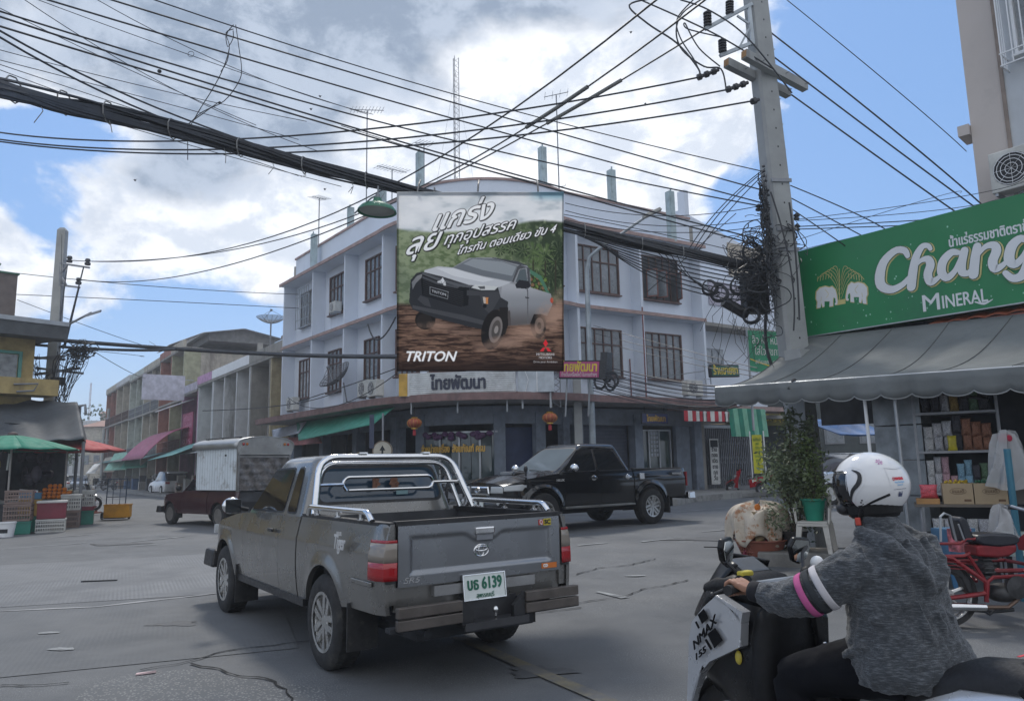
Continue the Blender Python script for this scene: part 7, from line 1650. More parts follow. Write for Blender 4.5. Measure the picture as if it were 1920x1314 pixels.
b=MB(Mpl);b.box(-.175,.175,0,.008,-.085,.085);b.build('number_plate',pm('plate_white',(.62,.66,.64),.4,bump=0,var=.05),TS,bevel=.004)
b=MB(Mpl);
for x0,x1,z0,z1 in ((-.178,.178,.083,.090),(-.178,.178,-.090,-.083),(-.182,-.176,-.09,.09),(.176,.182,-.09,.09)):b.box(x0,x1,-.006,.01,z0,z1)
b.build('plate_frame',CHROME,TS)
PGR=pm('plate_green',(.01,.12,.07),.5,bump=0)
text('บธ 6139',.115,PGR,Mpl@Matrix.Translation((0,-.004,.018)),TS,width=.29,off=.003);text('สุพรรณบุรี',.045,PGR,Mpl@Matrix.Translation((0,-.004,-.062)),TS,width=.15)
BMP=pm('bumper_brown_grey',(.115,.10,.09),.45,.55,var=.2,scale=5,dirt=(.16,.13,.11),dscale=3)
for s in (-1,1):
 for z0,z1 in ((.455,.525),(.535,.605)):
  b=MB(MS1);b.box(*sorted((s*.27,s*.765)),-1.19,-1.14,z0,z1);b.build('bumper_plank',BMP,TS,bevel=.006)
 b=MB(MS1);b.add([(s*.27,-1.17,.44),(s*.27,-1.17,.61),(s*.17,-1.17,.52),(s*.17,-1.17,.40),(s*.27,-1.13,.44),(s*.27,-1.13,.61),(s*.17,-1.13,.52),(s*.17,-1.13,.40)],[(0,1,2,3),(4,7,6,5),(0,4,5,1),(1,5,6,2),(2,6,7,3),(3,7,4,0)]);b.build('bumper_gusset',BLKPL,TS)
 b=MB(MS1);b.box(*sorted((s*.45,s*.52)),-1.14,-.6,.47,.55);b.box(*sorted((s*.3,s*.8)),-1.14,-1.06,.44,.47);b.build('bumper_stay',DARK,TS)
b=MB(MS1);b.box(-.27,.27,-1.21,-1.04,.425,.44);b.box(-.27,.27,-1.22,-1.205,.40,.45);b.box(-.27,.27,-1.05,-1.03,.44,.58);b.build('centre_step',pm('step_dark',(.06,.06,.065),.45,.5),TS)
b=MB(MS1);b.tube([(.03,-1.14,.44),(.03,-1.14,.485)],.012,8);b.ell((.03,-1.14,.505),(.024,.024,.024),12,8);b.build('tow_ball',CHROME,TS,smooth=True)
b=MB(MS1);b.box(-.42,.45,-1.05,-1.0,.63,.70);b.build('under_panel',pm('silver_panel2',(.25,.25,.25),.5,.4),TS)
b=MB(MS1);b.tube([(-.62,0,.34),(.62,0,.34)],.05,8);b.ell((.05,0,.34),(.14,.16,.14),12,8)
for s in (-1,1):b.box(*sorted((s*.46,s*.54)),-1.0,.8,.42,.47)
b.tube([(-.5,-1.1,.40),(-.5,-.4,.42),(-.4,.4,.40),(-.3,1.6,.36)],.03,8);b.tube([(.0,-.2,.32),(.1,1.9,.36)],.05,8);b.build('rear_axle',DARK,TS,smooth=True)
for s in (-1,1):
 for y in (-.50,2.53):b=MB(MS1);b.box(*sorted((s*.60,s*.84)),y-.008,y+.008,.17 if y>0 else .22,.56);b.build('mud_flap',RUBBER,TS)
for s in (-1,1):
 patch_side(TS,MS1,K,s,-.93,-.55,.72,.75,SIL,'body_crease',.012)
 b=MB(MS1);b.box(*sorted((s*.78,s*.82)),.5,2.56,.40,.46);b.build('sill_step',BLKPL,TS)
 b=MB(MS1);b.box(*sorted((s*.842,s*.868)),1.26,1.38,.965,.995);b.build('door_handle',BLKPL,TS,bevel=.006)
 b=MB(MS1@Matrix.Translation((s*.955,2.32,1.175)));b.ell((0,0,0),(.10,.055,.085),16,10);b.build('mirror_shell',CHROME,TS,smooth=True)
 b=MB(MS1@Matrix.Translation((s*.955,2.268,1.175)));b.cbox((0,0,0),(.155,.012,.13));b.build('mirror_glass',pm('mirror_dark',(.05,.055,.06),.05,.9,bump=0),TS,bevel=.005)
 b=MB(MS1);b.tube([(s*.79,2.32,1.13),(s*.88,2.32,1.15)],.022,6);b.build('mirror_arm',BLKPL,TS)
 b=MB(MS1);b.box(*sorted((s*.76,s*.70)),3.80,3.86,.80,.9);b.build('corner_lamp',LENSW,TS)
b=MB(MS1);b.box(-.84,.84,3.6,4.02,.42,.62,.02);b.build('front_bumper',BLKPL,TS,bevel=.03)
patch_nose(TS,MS1,K,(-.95,-.6,-.95,-.6),(.66,.78),LENSW,'headlight');patch_nose(TS,MS1,K,(.6,.95,.6,.95),(.66,.78),LENSW,'headlight');patch_nose(TS,MS1,K,(-.55,.55,-.55,.55),(.66,.78),BLKPL,'grille')
def bend(pts,r=.12,n=6):
 o_=[Vector(pts[0])]
 for a,p,q in zip(pts,pts[1:],pts[2:]):
  a,p,q=Vector(a),Vector(p),Vector(q);d1=(a-p).normalized();d2=(q-p).normalized();rr=min(r,(a-p).length*.45,(q-p).length*.45)
  for k in range(n+1):t=k/n;o_.append((p+d1*rr)*(1-t)**2+p*2*t*(1-t)+(p+d2*rr)*t*t)
 o_.append(Vector(pts[-1]));return o_
b=MB(MS1);b.tube(bend([(-.78,.38,1.15),(-.66,.60,1.63),(.66,.60,1.63),(.78,.38,1.15)],.17),.030,10);b.build('roll_bar',CHROME,TS,smooth=True)
b=MB(MS1);b.tube(bend([(-.72,.53,1.15),(-.62,.66,1.575),(.62,.66,1.575),(.72,.53,1.15)],.15),.022,10);b.build('inner_hoop',CHROME,TS,smooth=True)
b=MB(MS1);b.tube(bend([(-.42,.57,1.335),(-.46,.57,1.39),(-.42,.575,1.45),(.42,.575,1.45),(.46,.57,1.39),(.42,.57,1.335),(-.40,.57,1.335)],.05),.014,8);b.tube([(-.70,.52,1.39),(-.455,.56,1.39)],.014,8);b.tube([(.455,.56,1.39),(.70,.52,1.39)],.014,8);b.build('slot_tube',CHROME,TS,smooth=True)
for s in (-1,1):
 b=MB(MS1);b.tube(bend([(s*.785,.50,1.15),(s*.785,.46,1.215),(s*.785,-.72,1.215),(s*.785,-.80,1.15)],.07),.024,10);b.build('side_rail',CHROME,TS,smooth=True)
 b=MB(MS1)
 for y in (.3,-.15,-.6):b.tube([(s*.785,y,1.15),(s*.785,y,1.20)],.014,8);b.ell((s*.785,y,1.155),(.03,.04,.012),8,5)
 b.build('rail_bracket',CHROME,TS,smooth=True)
b=MB(MS1)
for x,z in ((-.08,1.43),(.10,1.43)):
 for k in range(5):b.tube([(x+random.uniform(-.03,.03),.695,z),(x+random.uniform(-.05,.05),.69,z-.05),(x+random.uniform(-.06,.06),.688,z-.10)],[.018,.014,.008],5)
b.build('hanging_toy',pm('toy_brown',(.18,.09,.06),.9,var=.3,bump=.4),TS)
b=MB(MS1);b.box(.13,.25,.700,.703,1.28,1.32);b.build('window_sticker',pm('sticker_teal',(.25,.40,.42),.4,bump=0),TS)
b=MB(MS1);b.box(-.3,-.22,.57,.63,1.658,1.672);b.box(.35,.42,.57,.63,1.658,1.672);b.build('bar_clamp',CHROME,TS)
BLK=paint('black_paint',(.006,.007,.009),.1,.12)
MS2=TR(2.51,17.82,.2,R_(126.9))
P=dict(hw=.885,wb=3.085,tail=-1.22,nose=3.93,Ra=.475,za=.40,sill=.52,belt=1.16,rail=1.21,bedf=.50,cowl=2.62,crown=.07,flare=.05,crease=.012,bump=.07,top=[(-2,1.21),(.50,1.21),(.54,1.18),(2.5,1.17),(2.9,1.13),(3.5,1.06),(3.85,.96),(4.1,.90)],bot=[(-2,.62),(-.5,.55),(.5,.50),(2.6,.50),(3.5,.52),(4,.50)],panels=[('bed_side',-1.22,.50),('rear_door',.53,1.50),('front_door',1.50,2.52),('fender',2.52,3.93)],cab=dict(zr=1.70,hb=.80,ht=.62,yr0=.52,yr1=.78,yf0=2.70,yf1=1.86,windows=[[(1.56,1.20),(2.50,1.19),(1.97,1.63),(1.56,1.66)],[(.70,1.21),(1.49,1.20),(1.49,1.66),(.94,1.63)]]),wsglass=glassm('grey_windscreen',(.14,.17,.19),.05))
TB2,K2=pickup(MS2,P,'glossy black four door pickup with chrome mirrors crossing behind the silver one',BLK)
for x,y in ((-1,0),(1,0),(-1,3.085),(1,3.085)):wheel(TB2,(x*.80,y,.39),.39,.27,.225,x,6)
for s in (-1,1):
 b=MB(MS2@Matrix.Translation((s*1.0,2.36,1.26)));b.ell((0,0,0),(.115,.07,.085),16,10);b.build('mirror_shell',CHROME,TB2,smooth=True)
 b=MB(MS2);b.tube([(s*.82,2.36,1.2),(s*.95,2.36,1.24)],.025,6);b.build('mirror_arm',BLKPL,TB2)
 for y in (.72,1.72):b=MB(MS2);b.box(*sorted((s*.885,s*.915)),y-.09,y+.09,1.03,1.065);b.ell((s*.892,y,1.045),(.01,.07,.055),12,8);b.build('door_handle',CHROME,TB2,smooth=True)
 b=MB(MS2);b.box(*sorted((s*.80,s*.93)),.55,2.55,.44,.49);b.build('side_step',pm('step_silver',(.35,.35,.33),.35,.8),TB2,bevel=.015)
 patch_side(TB2,MS2,K2,s,3.50,3.93,.86,.99,LENSW,'headlight',.006,fz=lambda u:(.86+.04*(1-u),.95+.0*u) if u<.2 else (.84,.97-.03*u))
 patch_nose(TB2,MS2,K2,(s*.52,s*1.0,s*.56,s*1.0),(.80,.93),LENSW,'headlight')
 b=MB(MS2);b.ell((s*.62,4.02,.62),(.05,.02,.05),10,6);b.build('fog_lamp',LENSW,TB2)
 b=MB(MS2);b.box(*sorted((s*.83,s*.88)),-1.235,-1.2,.80,1.12);b.build('tail_lamp',LENSR,TB2)
 b=MB(MS2);b.box(*sorted((s*.64,s*.92)),-.56,-.53,.22,.60);b.build('mud_flap',RUBBER,TB2)
patch_nose(TB2,MS2,K2,(-.50,.50,-.46,.46),(.76,.93),CHROME,'grille_surround',.02)
patch_nose(TB2,MS2,K2,(-.44,.44,-.41,.41),(.79,.905),BLKPL,'grille',.032)
b=MB(MS2)
for k in range(4):z=.805+.028*k;b.grid(lambda u,v:(lambda p:(p.x,p.y+.048,p.z+.006*v))(K2['nosep'](-.42+.84*u,z)),10,1)
b.build('grille_bar',GREYM,TB2,solid=.008)
b=MB(MS2@Matrix.Translation((0,4.075,.85)))
for rx,rz in ((.085,.058),(.03,.055),(.07,.022)):b.tube([(rx*math.cos(a),0,rz*math.sin(a)) for a in np.linspace(0,6.1,20)],.008,5,closed=True)
b.build('emblem',CHROME,TB2)
b=MB(MS2);b.box(-.22,.22,4.085,4.10,.52,.63);b.build('number_plate',pm('plate_white',(.62,.66,.64),.4,bump=0,var=.05),TB2)
b=MB(MS2);b.box(-.26,.26,2.95,3.35,1.14,1.215,.03);b.build('hood_scoop',BLK,TB2,bevel=.03);b=MB(MS2);b.box(-.2,.2,3.345,3.36,1.155,1.20);b.build('scoop_mouth',STEEL,TB2)
b=MB(MS2);b.tube([(-.66,3.35,1.12),(-.67,3.36,1.22)],.02,6);b.ell((-.67,3.36,1.26),(.05,.04,.07),10,6);b.build('fender_mirror',BLKPL,TB2)
b=MB(MS2);b.box(-.93,.93,-1.45,-1.22,.50,.66,.01);b.build('rear_bumper',CHROME,TB2,bevel=.02)
b=MB(MS2);b.box(-.80,.80,-1.24,-1.20,.68,1.20);b.build('tailgate',BLK,TB2)
b=MB(MS2);b.box(-.915,-.895,.22,.36,.98,1.12);b.build('fuel_cap',CHROME,TB2,bevel=.01)
Mx=frame(MS2@Vector((-.90,-.85,1.08)),-(MS2.to_3x3()@Vector((0,1,0))));text('PRERUNNER',.06,pm('badge_pale',(.5,.5,.5),.5),Mx@Matrix.Translation((0,-.004,0)),TB2,width=.3,off=.002)
Mx=frame(MS2@Vector((-.905,2.66,1.02)),-(MS2.to_3x3()@Vector((0,1,0))));text('HILUX',.06,pm('badge_pale',(.5,.5,.5),.5),Mx@Matrix.Translation((0,-.006,0)),TB2,width=.2,off=.002)
for s in (-1,1):
 b=MB(MS2);b.tube([(s*(K2['sx'](1.66)+.012),y,z) for y,z in ((.90,1.655),(1.5,1.69),(1.85,1.68),(2.2,1.45),(2.5,1.22))],.013,5);b.build('rain_visor',BLKPL,TB2)
b=MB(MS2);b.tube([(-.5,2.72,1.20),(.1,2.66,1.235)],.008,4);b.tube([(.05,2.72,1.20),(.6,2.66,1.235)],.008,4);b.build('wiper',BLKPL,TB2)
MAR=paint('dull_maroon_paint',(.045,.012,.018),.2,.38)
MS3=TR(-7.82,22.1,0,.89)
P=dict(hw=.80,wb=2.72,tail=-.98,nose=3.42,Ra=.37,za=.32,sill=.36,belt=.98,rail=1.0,bedf=.55,cowl=2.15,crown=.04,flare=.015,top=[(-2,1.0),(.55,1.0),(.6,.98),(2.0,.96),(2.5,.93),(3.2,.86),(3.5,.76)],bot=[(-2,.42),(-.5,.40),(.5,.34),(2.3,.34),(3.4,.38)],panels=[('bed_side',-.98,.55),('rear_quarter',.58,.98),('door',.98,2.05),('fender',2.05,3.42)],cab=dict(zr=1.46,hb=.72,ht=.58,yr0=.60,yr1=.66,yf0=2.18,yf1=1.62,windows=[[(1.06,1.02),(2.0,1.01),(1.62,1.40),(1.06,1.41)]]))
TM,K3=pickup(MS3,P,'old maroon pickup carrying a white panelled passenger box with a silver roof',MAR)
for x,y in ((-1,0),(1,0),(-1,2.72),(1,2.72)):wheel(TM,(x*.69,y,.31),.31,.18,.19,x,8,pm('steel_wheel',(.22,.21,.20),.5,.5))
b=MB(MS3);b.box(-.8,.8,3.3,3.56,.34,.54,.02);b.build('front_bumper',BLKPL,TM,bevel=.03)
b=MB(MS3);b.box(-.82,.82,-1.12,-.98,.36,.5,.01);b.build('rear_bumper',BLKPL,TM)
for s in (-1,1):
 b=MB(MS3);b.box(*sorted((s*.60,s*.80)),2.28,2.30,.2,.5);b.box(*sorted((s*.60,s*.80)),-.45,-.43,.2,.5);b.build('mud_flap',RUBBER,TM)
 patch_nose(TM,MS3,K3,(s*.6,s*.95,s*.6,s*.95),(.62,.74),LENSW,'headlight')
 b=MB(MS3);b.ell((s*.9,2.0,1.08),(.09,.04,.08),10,8);b.build('wing_mirror',BLKPL,TM,smooth=True)
MPN=pm('box_white_panel',(.64,.70,.74),.45,var=.05,dirt=(.28,.27,.26),dscale=2.2)
for s in (-1,1):
 b=MB(MS3);b.box(*sorted((s*.80,s*.83)),-1.0,1.15,1.02,2.16);b.build('box_side',MPN,TM)
 b=MB(MS3)
 for k in range(16):y=-1.0+2.15*(k+.5)/16;b.box(*sorted((s*.831,s*.834)),y-.004,y+.004,1.03,2.15)
 b.build('panel_seam',pm('seam_grey2',(.3,.33,.35),.7),TM)
b=MB(MS3)
def rf(u,v):
 a=math.pi*u;x=-.90*math.cos(a);z=2.16+.06+.26*math.sin(a)**.7;return (x,-1.1+2.4*v,z+(-.06 if u in (0,1) else 0))
b.grid(rf,24,10);b.build('box_roof',pm('brushed_roof',(.42,.43,.43),.38,.7,var=.1,scale=1,bump=0),TM,smooth=True,solid=.02)
b=MB(MS3);pts=[rf(u/24,0) for u in range(25)];b.add([(x,-1.06,z) for x,y,z in pts]+[(-.83,-1.06,1.98),(.83,-1.06,1.98)],[tuple(range(25))+(26,25)]);b.build('roof_end',pm('roof_end_silver',(.34,.33,.31),.35,.7),TM,solid=.03)
for s in (-1,1):
 for dx in (.0,.11):b=MB(MS3);b.ell((s*(.60+dx),-1.09,2.27),(.04,.02,.04),10,6);b.build('roof_lamp',LENSR if dx else pm('amber_lens',(.4,.12,.01),.2),TM)
b=MB(MS3);b.box(-.84,-.78,-1.04,-.98,.98,2.2);b.box(.78,.84,-1.04,-.98,.98,2.2);b.box(-.78,.78,-1.04,-1.0,1.90,1.96);b.build('box_frame',pm('frame_steel',(.25,.24,.23),.4,.7),TM)
b=MB(MS3);b.grid(lambda u,v:(-.78+1.56*u,-1.01+.015*math.sin(u*23+v*9)+.012*math.sin(v*31),1.0+.90*v),30,16);b.build('clear_curtain',pm('cloudy_plastic',(.13,.12,.115),.22,.1,var=.6,scale=4,bump=.9,bscale=7),TM,smooth=True)
b=MB(MS3);b.box(-.79,.79,-1.0,1.1,1.0,1.02);b.box(-.79,.79,1.12,1.15,1.0,2.2);b.build('box_bulkhead',DARK2,TM)
b=MB(MS3);
for y in (-.7,.2,1.0):b.tube([(-.6,y,2.44),(.6,y,2.44)],.02,6)
for x in (-.6,.6):b.tube([(x,-.8,2.47),(x,1.1,2.47)],.02,6)
b.build('roof_rack',DARK,TM)
b=MB(MS3);b.box(-.84,-.835,-.45,-.36,1.95,2.0);b.build('side_vent',DARK,TM)
def car(M_,col,lab,L=4.3,wd=1.72,ht=1.46,suv=False,rear=True,grp=None):
 T_=thing('parked_car',M_,lab,'car',grp);bz=.22;sh=.90 if not suv else 1.0;h_=wd/2
 prof=[(-L/2,.45),(-L/2+.02,sh-.06),(-L/2+.25,sh),(L*.20,sh),(L/2-.25,sh-.16),(L/2,sh-.32),(L/2,.3),(L/2-.3,bz),(-L/2+.2,bz)]
 rings=[]
 for f,k in ((-1,.0),(-.95,.7),(-.8,1),(.8,1),(.95,.7),(1,.0)):rings.append([(f*h_,y*(.95+.05*k),z-(.10*(1-k) if z>.5 else 0)) for y,z in prof])
 MB(M_).loft(rings).build('body',col,T_,smooth=True,sharp=45)
 g=.10 if suv else 0;gh=[(-L*.48+(.0 if suv else .45),sh-.02),(-L*.38+(.0 if suv else .35),ht-.06),(-L*.28,ht),(L*.06,ht-.02),(L*.24,sh-.02)]
 rg=[]
 for f,k in ((-.93,0),(-.86,.5),(-.74,1),(.74,1),(.86,.5),(.93,0)):
  rg.append([(f*h_,y,z) if k==0 else (f*h_,y*(1-.0*k),z) for y,z in [(a,sh-.02+(c-sh+.02)*k) for a,c in gh]])
 MB(M_).loft(rg).build('cabin',TINT,T_,smooth=True,sharp=45)
 MB(M_).box(-h_*.72,h_*.72,-L*.33,L*.04,ht-.015,ht+.02,.02).build('roof',col,T_,bevel=.01)
 if suv:MB(M_).box(-h_*.74,h_*.74,-L*.49,-L*.40,ht-.12,ht-.02).build('spoiler',col,T_)
 for x in (-1,1):
  for y in (-L*.31,L*.31):
   b=MB(M_);b.lathe([(.20,-.09),(.32,-.09),(.33,0),(.32,.09),(.20,.09)],20,'x',(x*(h_-.05),y,.33));w_=b.build('wheel',RUBBER,T_);b=MB(M_);b.lathe([(.001,x*.07),(.2,x*.07),(.21,x*.085)],14,'x',(x*(h_-.03),y,.33));b.lathe([(.001,x*.0),(.385,x*.0)],20,'x',(x*(h_+.004),y,.36)) if False else None;b.build('rim',ALLOY,w_)
  MB(M_).box(*sorted((x*h_*.62,x*h_*.95)),-L/2-.012,-L/2+.2,sh-.24,sh-.08).build('tail_lamp',LENSR,T_)
  MB(M_).box(*sorted((x*h_*.55,x*h_*.9)),L/2-.3,L/2+.01,sh-.42,sh-.30).build('headlight',LENSW,T_)
  MB(M_).ell((x*(h_+.08),L*.14,sh+.05),(.09,.05,.07),8,6).build('wing_mirror',col,T_)
 MB(M_).box(-.2,.2,-L/2-.015,-L/2+.0,.55,.66).build('number_plate',WHITEP,T_)
 return T_
WCAR=paint('white_car_paint',(.62,.63,.65),0,.25);SCAR=paint('silver_car_paint',(.34,.37,.40),.5,.25);GCAR=paint('grey_car_paint',(.2,.21,.22),.5,.25)
p=G(333,918);car(TR(-25.3,56,0,.70),WCAR,'white hatchback driving away behind the maroon pickup',4.2,1.75,1.62,True)
p=D(150,905,84);car(TR(p.x,84,0,.5+math.pi),SCAR,'silver sedan facing the camera far down the side street')
p=D(113,905,80);car(TR(p.x,80,0,.55),WCAR,'white sedan parked far down the side street behind the stalls')
p=D(132,905,94);car(TR(p.x,94,0,.55),GCAR,'grey sedan half hidden between the white and silver ones')
p=D(1580,880,24);car(TR(p.x,24,.2,1.9),SCAR,'silver grey hatchback seen through the gap left of the helmet',4.2,1.7,1.5,True)
p=D(1655,875,27);car(TR(p.x,27,.2,1.7),GCAR,'dark grey car deep in the gap behind the helmet')
def scooter(M_,col,lab,grp=None,s=1.0,dark=False):
 T_=thing('motor_scooter',M_,lab,'scooter',grp);R0=.27
 for y in (-.62,.64):
  w_=sub(T_,'wheel');b=MB(M_);b.lathe([(R0-.09,-.04),(R0-.03,-.055),(R0,0),(R0-.03,.055),(R0-.09,.04)],28,'x',(0,y,R0));b.build('tyre',RUBBER,w_,smooth=True)
  b=MB(M_);b.lathe([(R0-.10,-.035),(R0-.085,0),(R0-.10,.035)],24,'x',(0,y,R0));b.lathe([(.001,-.05),(.05,-.05),(.05,.05),(.001,.05)],12,'x',(0,y,R0))
  for k in range(6):a=k*1.047;b.tube([(0,y+.04*math.cos(a),R0+.04*math.sin(a)),(0,y+(R0-.09)*math.cos(a),R0+(R0-.09)*math.sin(a))],.014,5)
  b.build('rim',GREYM,w_)
 b=MB(M_);b.loft([[(x*w2,y,z) for x,z in ((-1,z0),(1,z0),(1.1,zm_),(.9,z1),(-.9,z1),(-1.1,zm_))] for y,w2,z0,zm_,z1 in ((-.95,.04,.66,.72,.78),(-.7,.11,.48,.62,.76),(-.35,.14,.36,.52,.70),(0,.13,.30,.45,.60))]);b.build('rear_cowl',col,T_,smooth=True,sharp=50)
 b=MB(M_);b.loft([[(x*w2,y,z) for x,z in ((-1,z0),(1,z0),(1,z1),(-1,z1))] for y,w2,z0,z1 in ((0,.15,.26,.40),(.3,.15,.25,.36),(.45,.16,.27,.5))]);b.build('floorboard',BLKPL if dark else GREYM,T_,smooth=True)
 b=MB(M_);b.loft([[(x*w2,y+dy,z) for x,dy in ((-1,-.05),(-.5,.05),(0,.09),(.5,.05),(1,-.05),(.5,-.07),(-.5,-.07))] for y,w2,z in ((.50,.15,.30),(.50,.20,.55),(.42,.21,.78),(.36,.17,.95),(.33,.12,1.02))]);b.build('leg_shield',col,T_,smooth=True,sharp=50)
 b=MB(M_);b.loft([[(x*.07,y,z+dz) for x,dz in ((-1,0),(0,.035),(1,0),(0,-.01))] for y,z in ((.36,.42),(.5,.58),(.66,.60),(.84,.50),(.9,.42))]);b.build('front_mudguard',col,T_,smooth=True)
 b=MB(M_);b.loft([[(x*w2,y,z+dz) for x,dz in ((-1,0),(-.8,.06),(.8,.06),(1,0))] for y,w2,z in ((-.85,.06,.80),(-.6,.12,.80),(-.35,.13,.76),(-.05,.11,.72),(.08,.06,.66))]);b.build('seat',BLKPL,T_,smooth=True,sharp=50)
 b=MB(M_);b.tube([(-.32,.26,1.02),(-.15,.30,.99),(0,.32,.98),(.15,.30,.99),(.32,.26,1.02)],.018,6);b.ell((0,.36,.98),(.11,.08,.07),10,8);b.build('handlebar',BLKPL,T_,smooth=True)
 b=MB(M_)
 for x in (-1,1):b.tube([(x*.2,.30,1.0),(x*.26,.30,1.16)],.008,4);b.ell((x*.28,.30,1.20),(.055,.02,.04),8,6)
 b.build('wing_mirror',BLKPL,T_)
 b=MB(M_);b.tube([(-.09,.64,.27),(-.07,.45,.70)],.02,6);b.tube([(.09,.64,.27),(.07,.45,.70)],.02,6);b.tube([(.13,-.62,.30),(.14,-.2,.26)],.045,8);b.box(-.1,.1,-.4,.0,.2,.4);b.build('engine',GREYM,T_)
 b=MB(M_);b.box(-.09,.09,.46,.56,.72,.80);b.build('headlight',LENSW,T_);b=MB(M_);b.box(-.06,.06,-.97,-.90,.66,.74);b.build('tail_lamp',LENSR,T_)
 return T_
RED=paint('scooter_red',(.42,.008,.015),.1,.2);DKB=paint('scooter_black',(.02,.02,.022),.1,.25)
p=D(1404,905,30.4);scooter(TR(p.x,p.y,.2,R_(84)),RED,'glossy red scooter with black seat parked at the far kerb')
p=D(1462,905,29);scooter(TR(p.x,p.y,.2,R_(62)),DKB,'dark scooter with pale front parked just right of the red one')
p=D(866,905,24.2);scooter(TR(p.x,24.2,.3,R_(100)),DKB,'dark scooter parked before the shop window left of the black pickup')
p=D(845,900,24.6);scooter(TR(p.x,24.9,.3,R_(160)),DKB,'second dark scooter half hidden behind the roll bar')
for k,(u,Y,an,lb) in enumerate(((185,76,60,'dark motorcycle far down the street beside the beige awning'),(196,72,40,'dark motorcycle just right of the far one'),(205,68,70,'dark motorcycle nearest the green tarpaulin in the side street'),(178,84,30,'dark motorcycle farthest down the street'))):
 p=D(u,900,Y);scooter(TR(p.x,Y,.1,R_(an)),DKB,lb,'motorcycles in the side street')
p=D(292,905,58);scooter(TR(p.x,58,.1,R_(60)),DKB,'dark motorcycle with pale box behind it near the white hatchback')
p=D(295,890,59);MB(TR(p.x,60,0,.5)).box(-.5,.5,-.4,.4,.5,1.5,-.1).build('vendor_bin',pm('bin_grey',(.28,.26,.25),.8),label='pale brownish vendor bin behind the dark motorcycle in the side street',cat='bin')
p=D(143,905,29);scooter(TR(p.x,p.y,.15,R_(-60)),DKB,'black scooter with round mirror parked behind the crates')
blk=G(1520,1062);M_=TR(blk.x+.15,blk.y+.25,0,-.35)
b=MB(M_);b.box(-.75,.8,-.4,.45,0,.24);b.build('concrete_plinth',pm('old_plinth',(.17,.165,.155),.95,var=.3,bump=.6,dirt=(.07,.07,.065),dscale=2),label='low weathered concrete slab carrying the plastic chair and plants',cat='slab',bevel=.02)
WPL=pm('chair_plastic',(.50,.48,.44),.55,var=.08,dirt=(.28,.25,.21),dscale=3)
c=D(1528,985,11.0);Mc=TR(c.x,c.y,.24,-.55);ch=thing('plastic_chair',Mc,'dirty white plastic chair holding the green bucket','chair')
b=MB(Mc);b.box(-.20,.20,-.20,.20,.40,.43);b.box(-.20,.20,-.21,-.19,.36,.40);b.box(-.21,-.19,-.2,.2,.36,.40);b.build('seat',WPL,ch,bevel=.012)
for x,y,tx_,ty in ((-.17,-.17,-.05,-.05),(.17,-.17,.05,-.05),(-.17,.17,-.05,.05),(.17,.17,.05,.05)):
 b=MB(Mc);b.loft([[(x+tx_+a*.028,y+ty+c2*.02,0) for a,c2 in ((-1,-1),(1,-1),(1,1),(-1,1))],[(x+a*.04,y+c2*.028,.40) for a,c2 in ((-1,-1),(1,-1),(1,1),(-1,1))]]);b.build('leg',WPL,ch)
b=MB(Mc)
def bk(u,v):x=-.19+.38*u;z=.40+.42*v*(1-.12*(2*u-1)**4);return (x*(1+.05*v),.19+.13*v+.05*(1-(2*u-1)**2)*-1*v,z)
for u0,u1 in ((0,.12),(.22,.34),(.44,.56),(.66,.78),(.88,1)):b.grid(lambda u,v:bk(u0+(u1-u0)*u,v),3,8)
b.grid(lambda u,v:bk(u,.82+.18*v),12,3);b.build('backrest',WPL,ch,solid=.014,smooth=True)
b=MB(Mc)
for s in (-1,1):b.tube([(s*.215,-.16,.40),(s*.235,-.15,.60),(s*.235,.1,.63),(s*.21,.26,.62)],[.018,.022,.022,.018],6,flat=.7)
b.build('armrest',WPL,ch,smooth=True)
def pot(M_,r0,r1,h_,mt,lab,cat='plant pot',name='plant_pot'):
 t_=thing(name,M_,lab,cat);b=MB(M_);b.lathe([(.001,.004),(r0,0),(r1,h_),(r1+.012,h_),(r1+.012,h_-.025),(r1-.004,h_-.03),(r1-.012,h_-.01),(r0-.01,.02),(.001,.02)],28);b.build('pot_wall',mt,t_,smooth=True,sharp=50)
 b=MB(M_);b.lathe([(.001,h_-.06),(r1-.012,h_-.06)],20);b.build('soil',pm('soil',(.04,.03,.02),.95,bump=.6),t_);return t_
Mg=Mc@Matrix.Translation((-.0,.02,.431));pot(Mg,.115,.165,.31,pm('bucket_green',(.01,.20,.13),.45),'bright green bucket planted with a shrub on the plastic chair','bucket','bucket')
FOL=pm('foliage_grey_green',(.12,.15,.08),.6,var=.45,scale=3);FOD=pm('foliage_dark',(.02,.05,.025),.7)
def bush(M_,pts,n,lf,mt,lab,stems,seed=1,lenr=2.4,name='shrub',cat='shrub',grp=None):
 rd=random.Random(seed);t_=thing(name,M_,lab,cat,grp);b=MB(M_)
 for s in stems:b.tube(s,[.014]*(len(s)-1)+[.006],5)
 b.build('stem',pm('stem_brown',(.09,.07,.045),.85),t_)
 b=MB(M_)
 for _ in range(n):
  c,r=rd.choice(pts);p=Vector(c)+Vector((rd.gauss(0,r[0]),rd.gauss(0,r[1]),rd.gauss(0,r[2])))
  q=Vector((rd.gauss(0,1),rd.gauss(0,1),rd.gauss(.3,.8))).normalized()*lf*rd.uniform(.6,1.3);w_=q.orthogonal();w_.rotate(Matrix.Rotation(rd.uniform(0,6.28),3,q));w_=w_.normalized()*q.length/lenr
  b.add([p-q,p-q*.1+w_,p+q,p-q*.1-w_],[(0,1,2),(0,2,3)])
 b.build('foliage',mt,t_,fix=False);return t_
c=D(1490,985,11.3);Mb_=TR(c.x,c.y,.24)
pot(Mb_@Matrix.Translation((.0,0,0)),.13,.17,.27,pm('black_pot',(.03,.03,.032),.6),'black plant pot partly hidden behind the chair legs')
rd=random.Random(2)
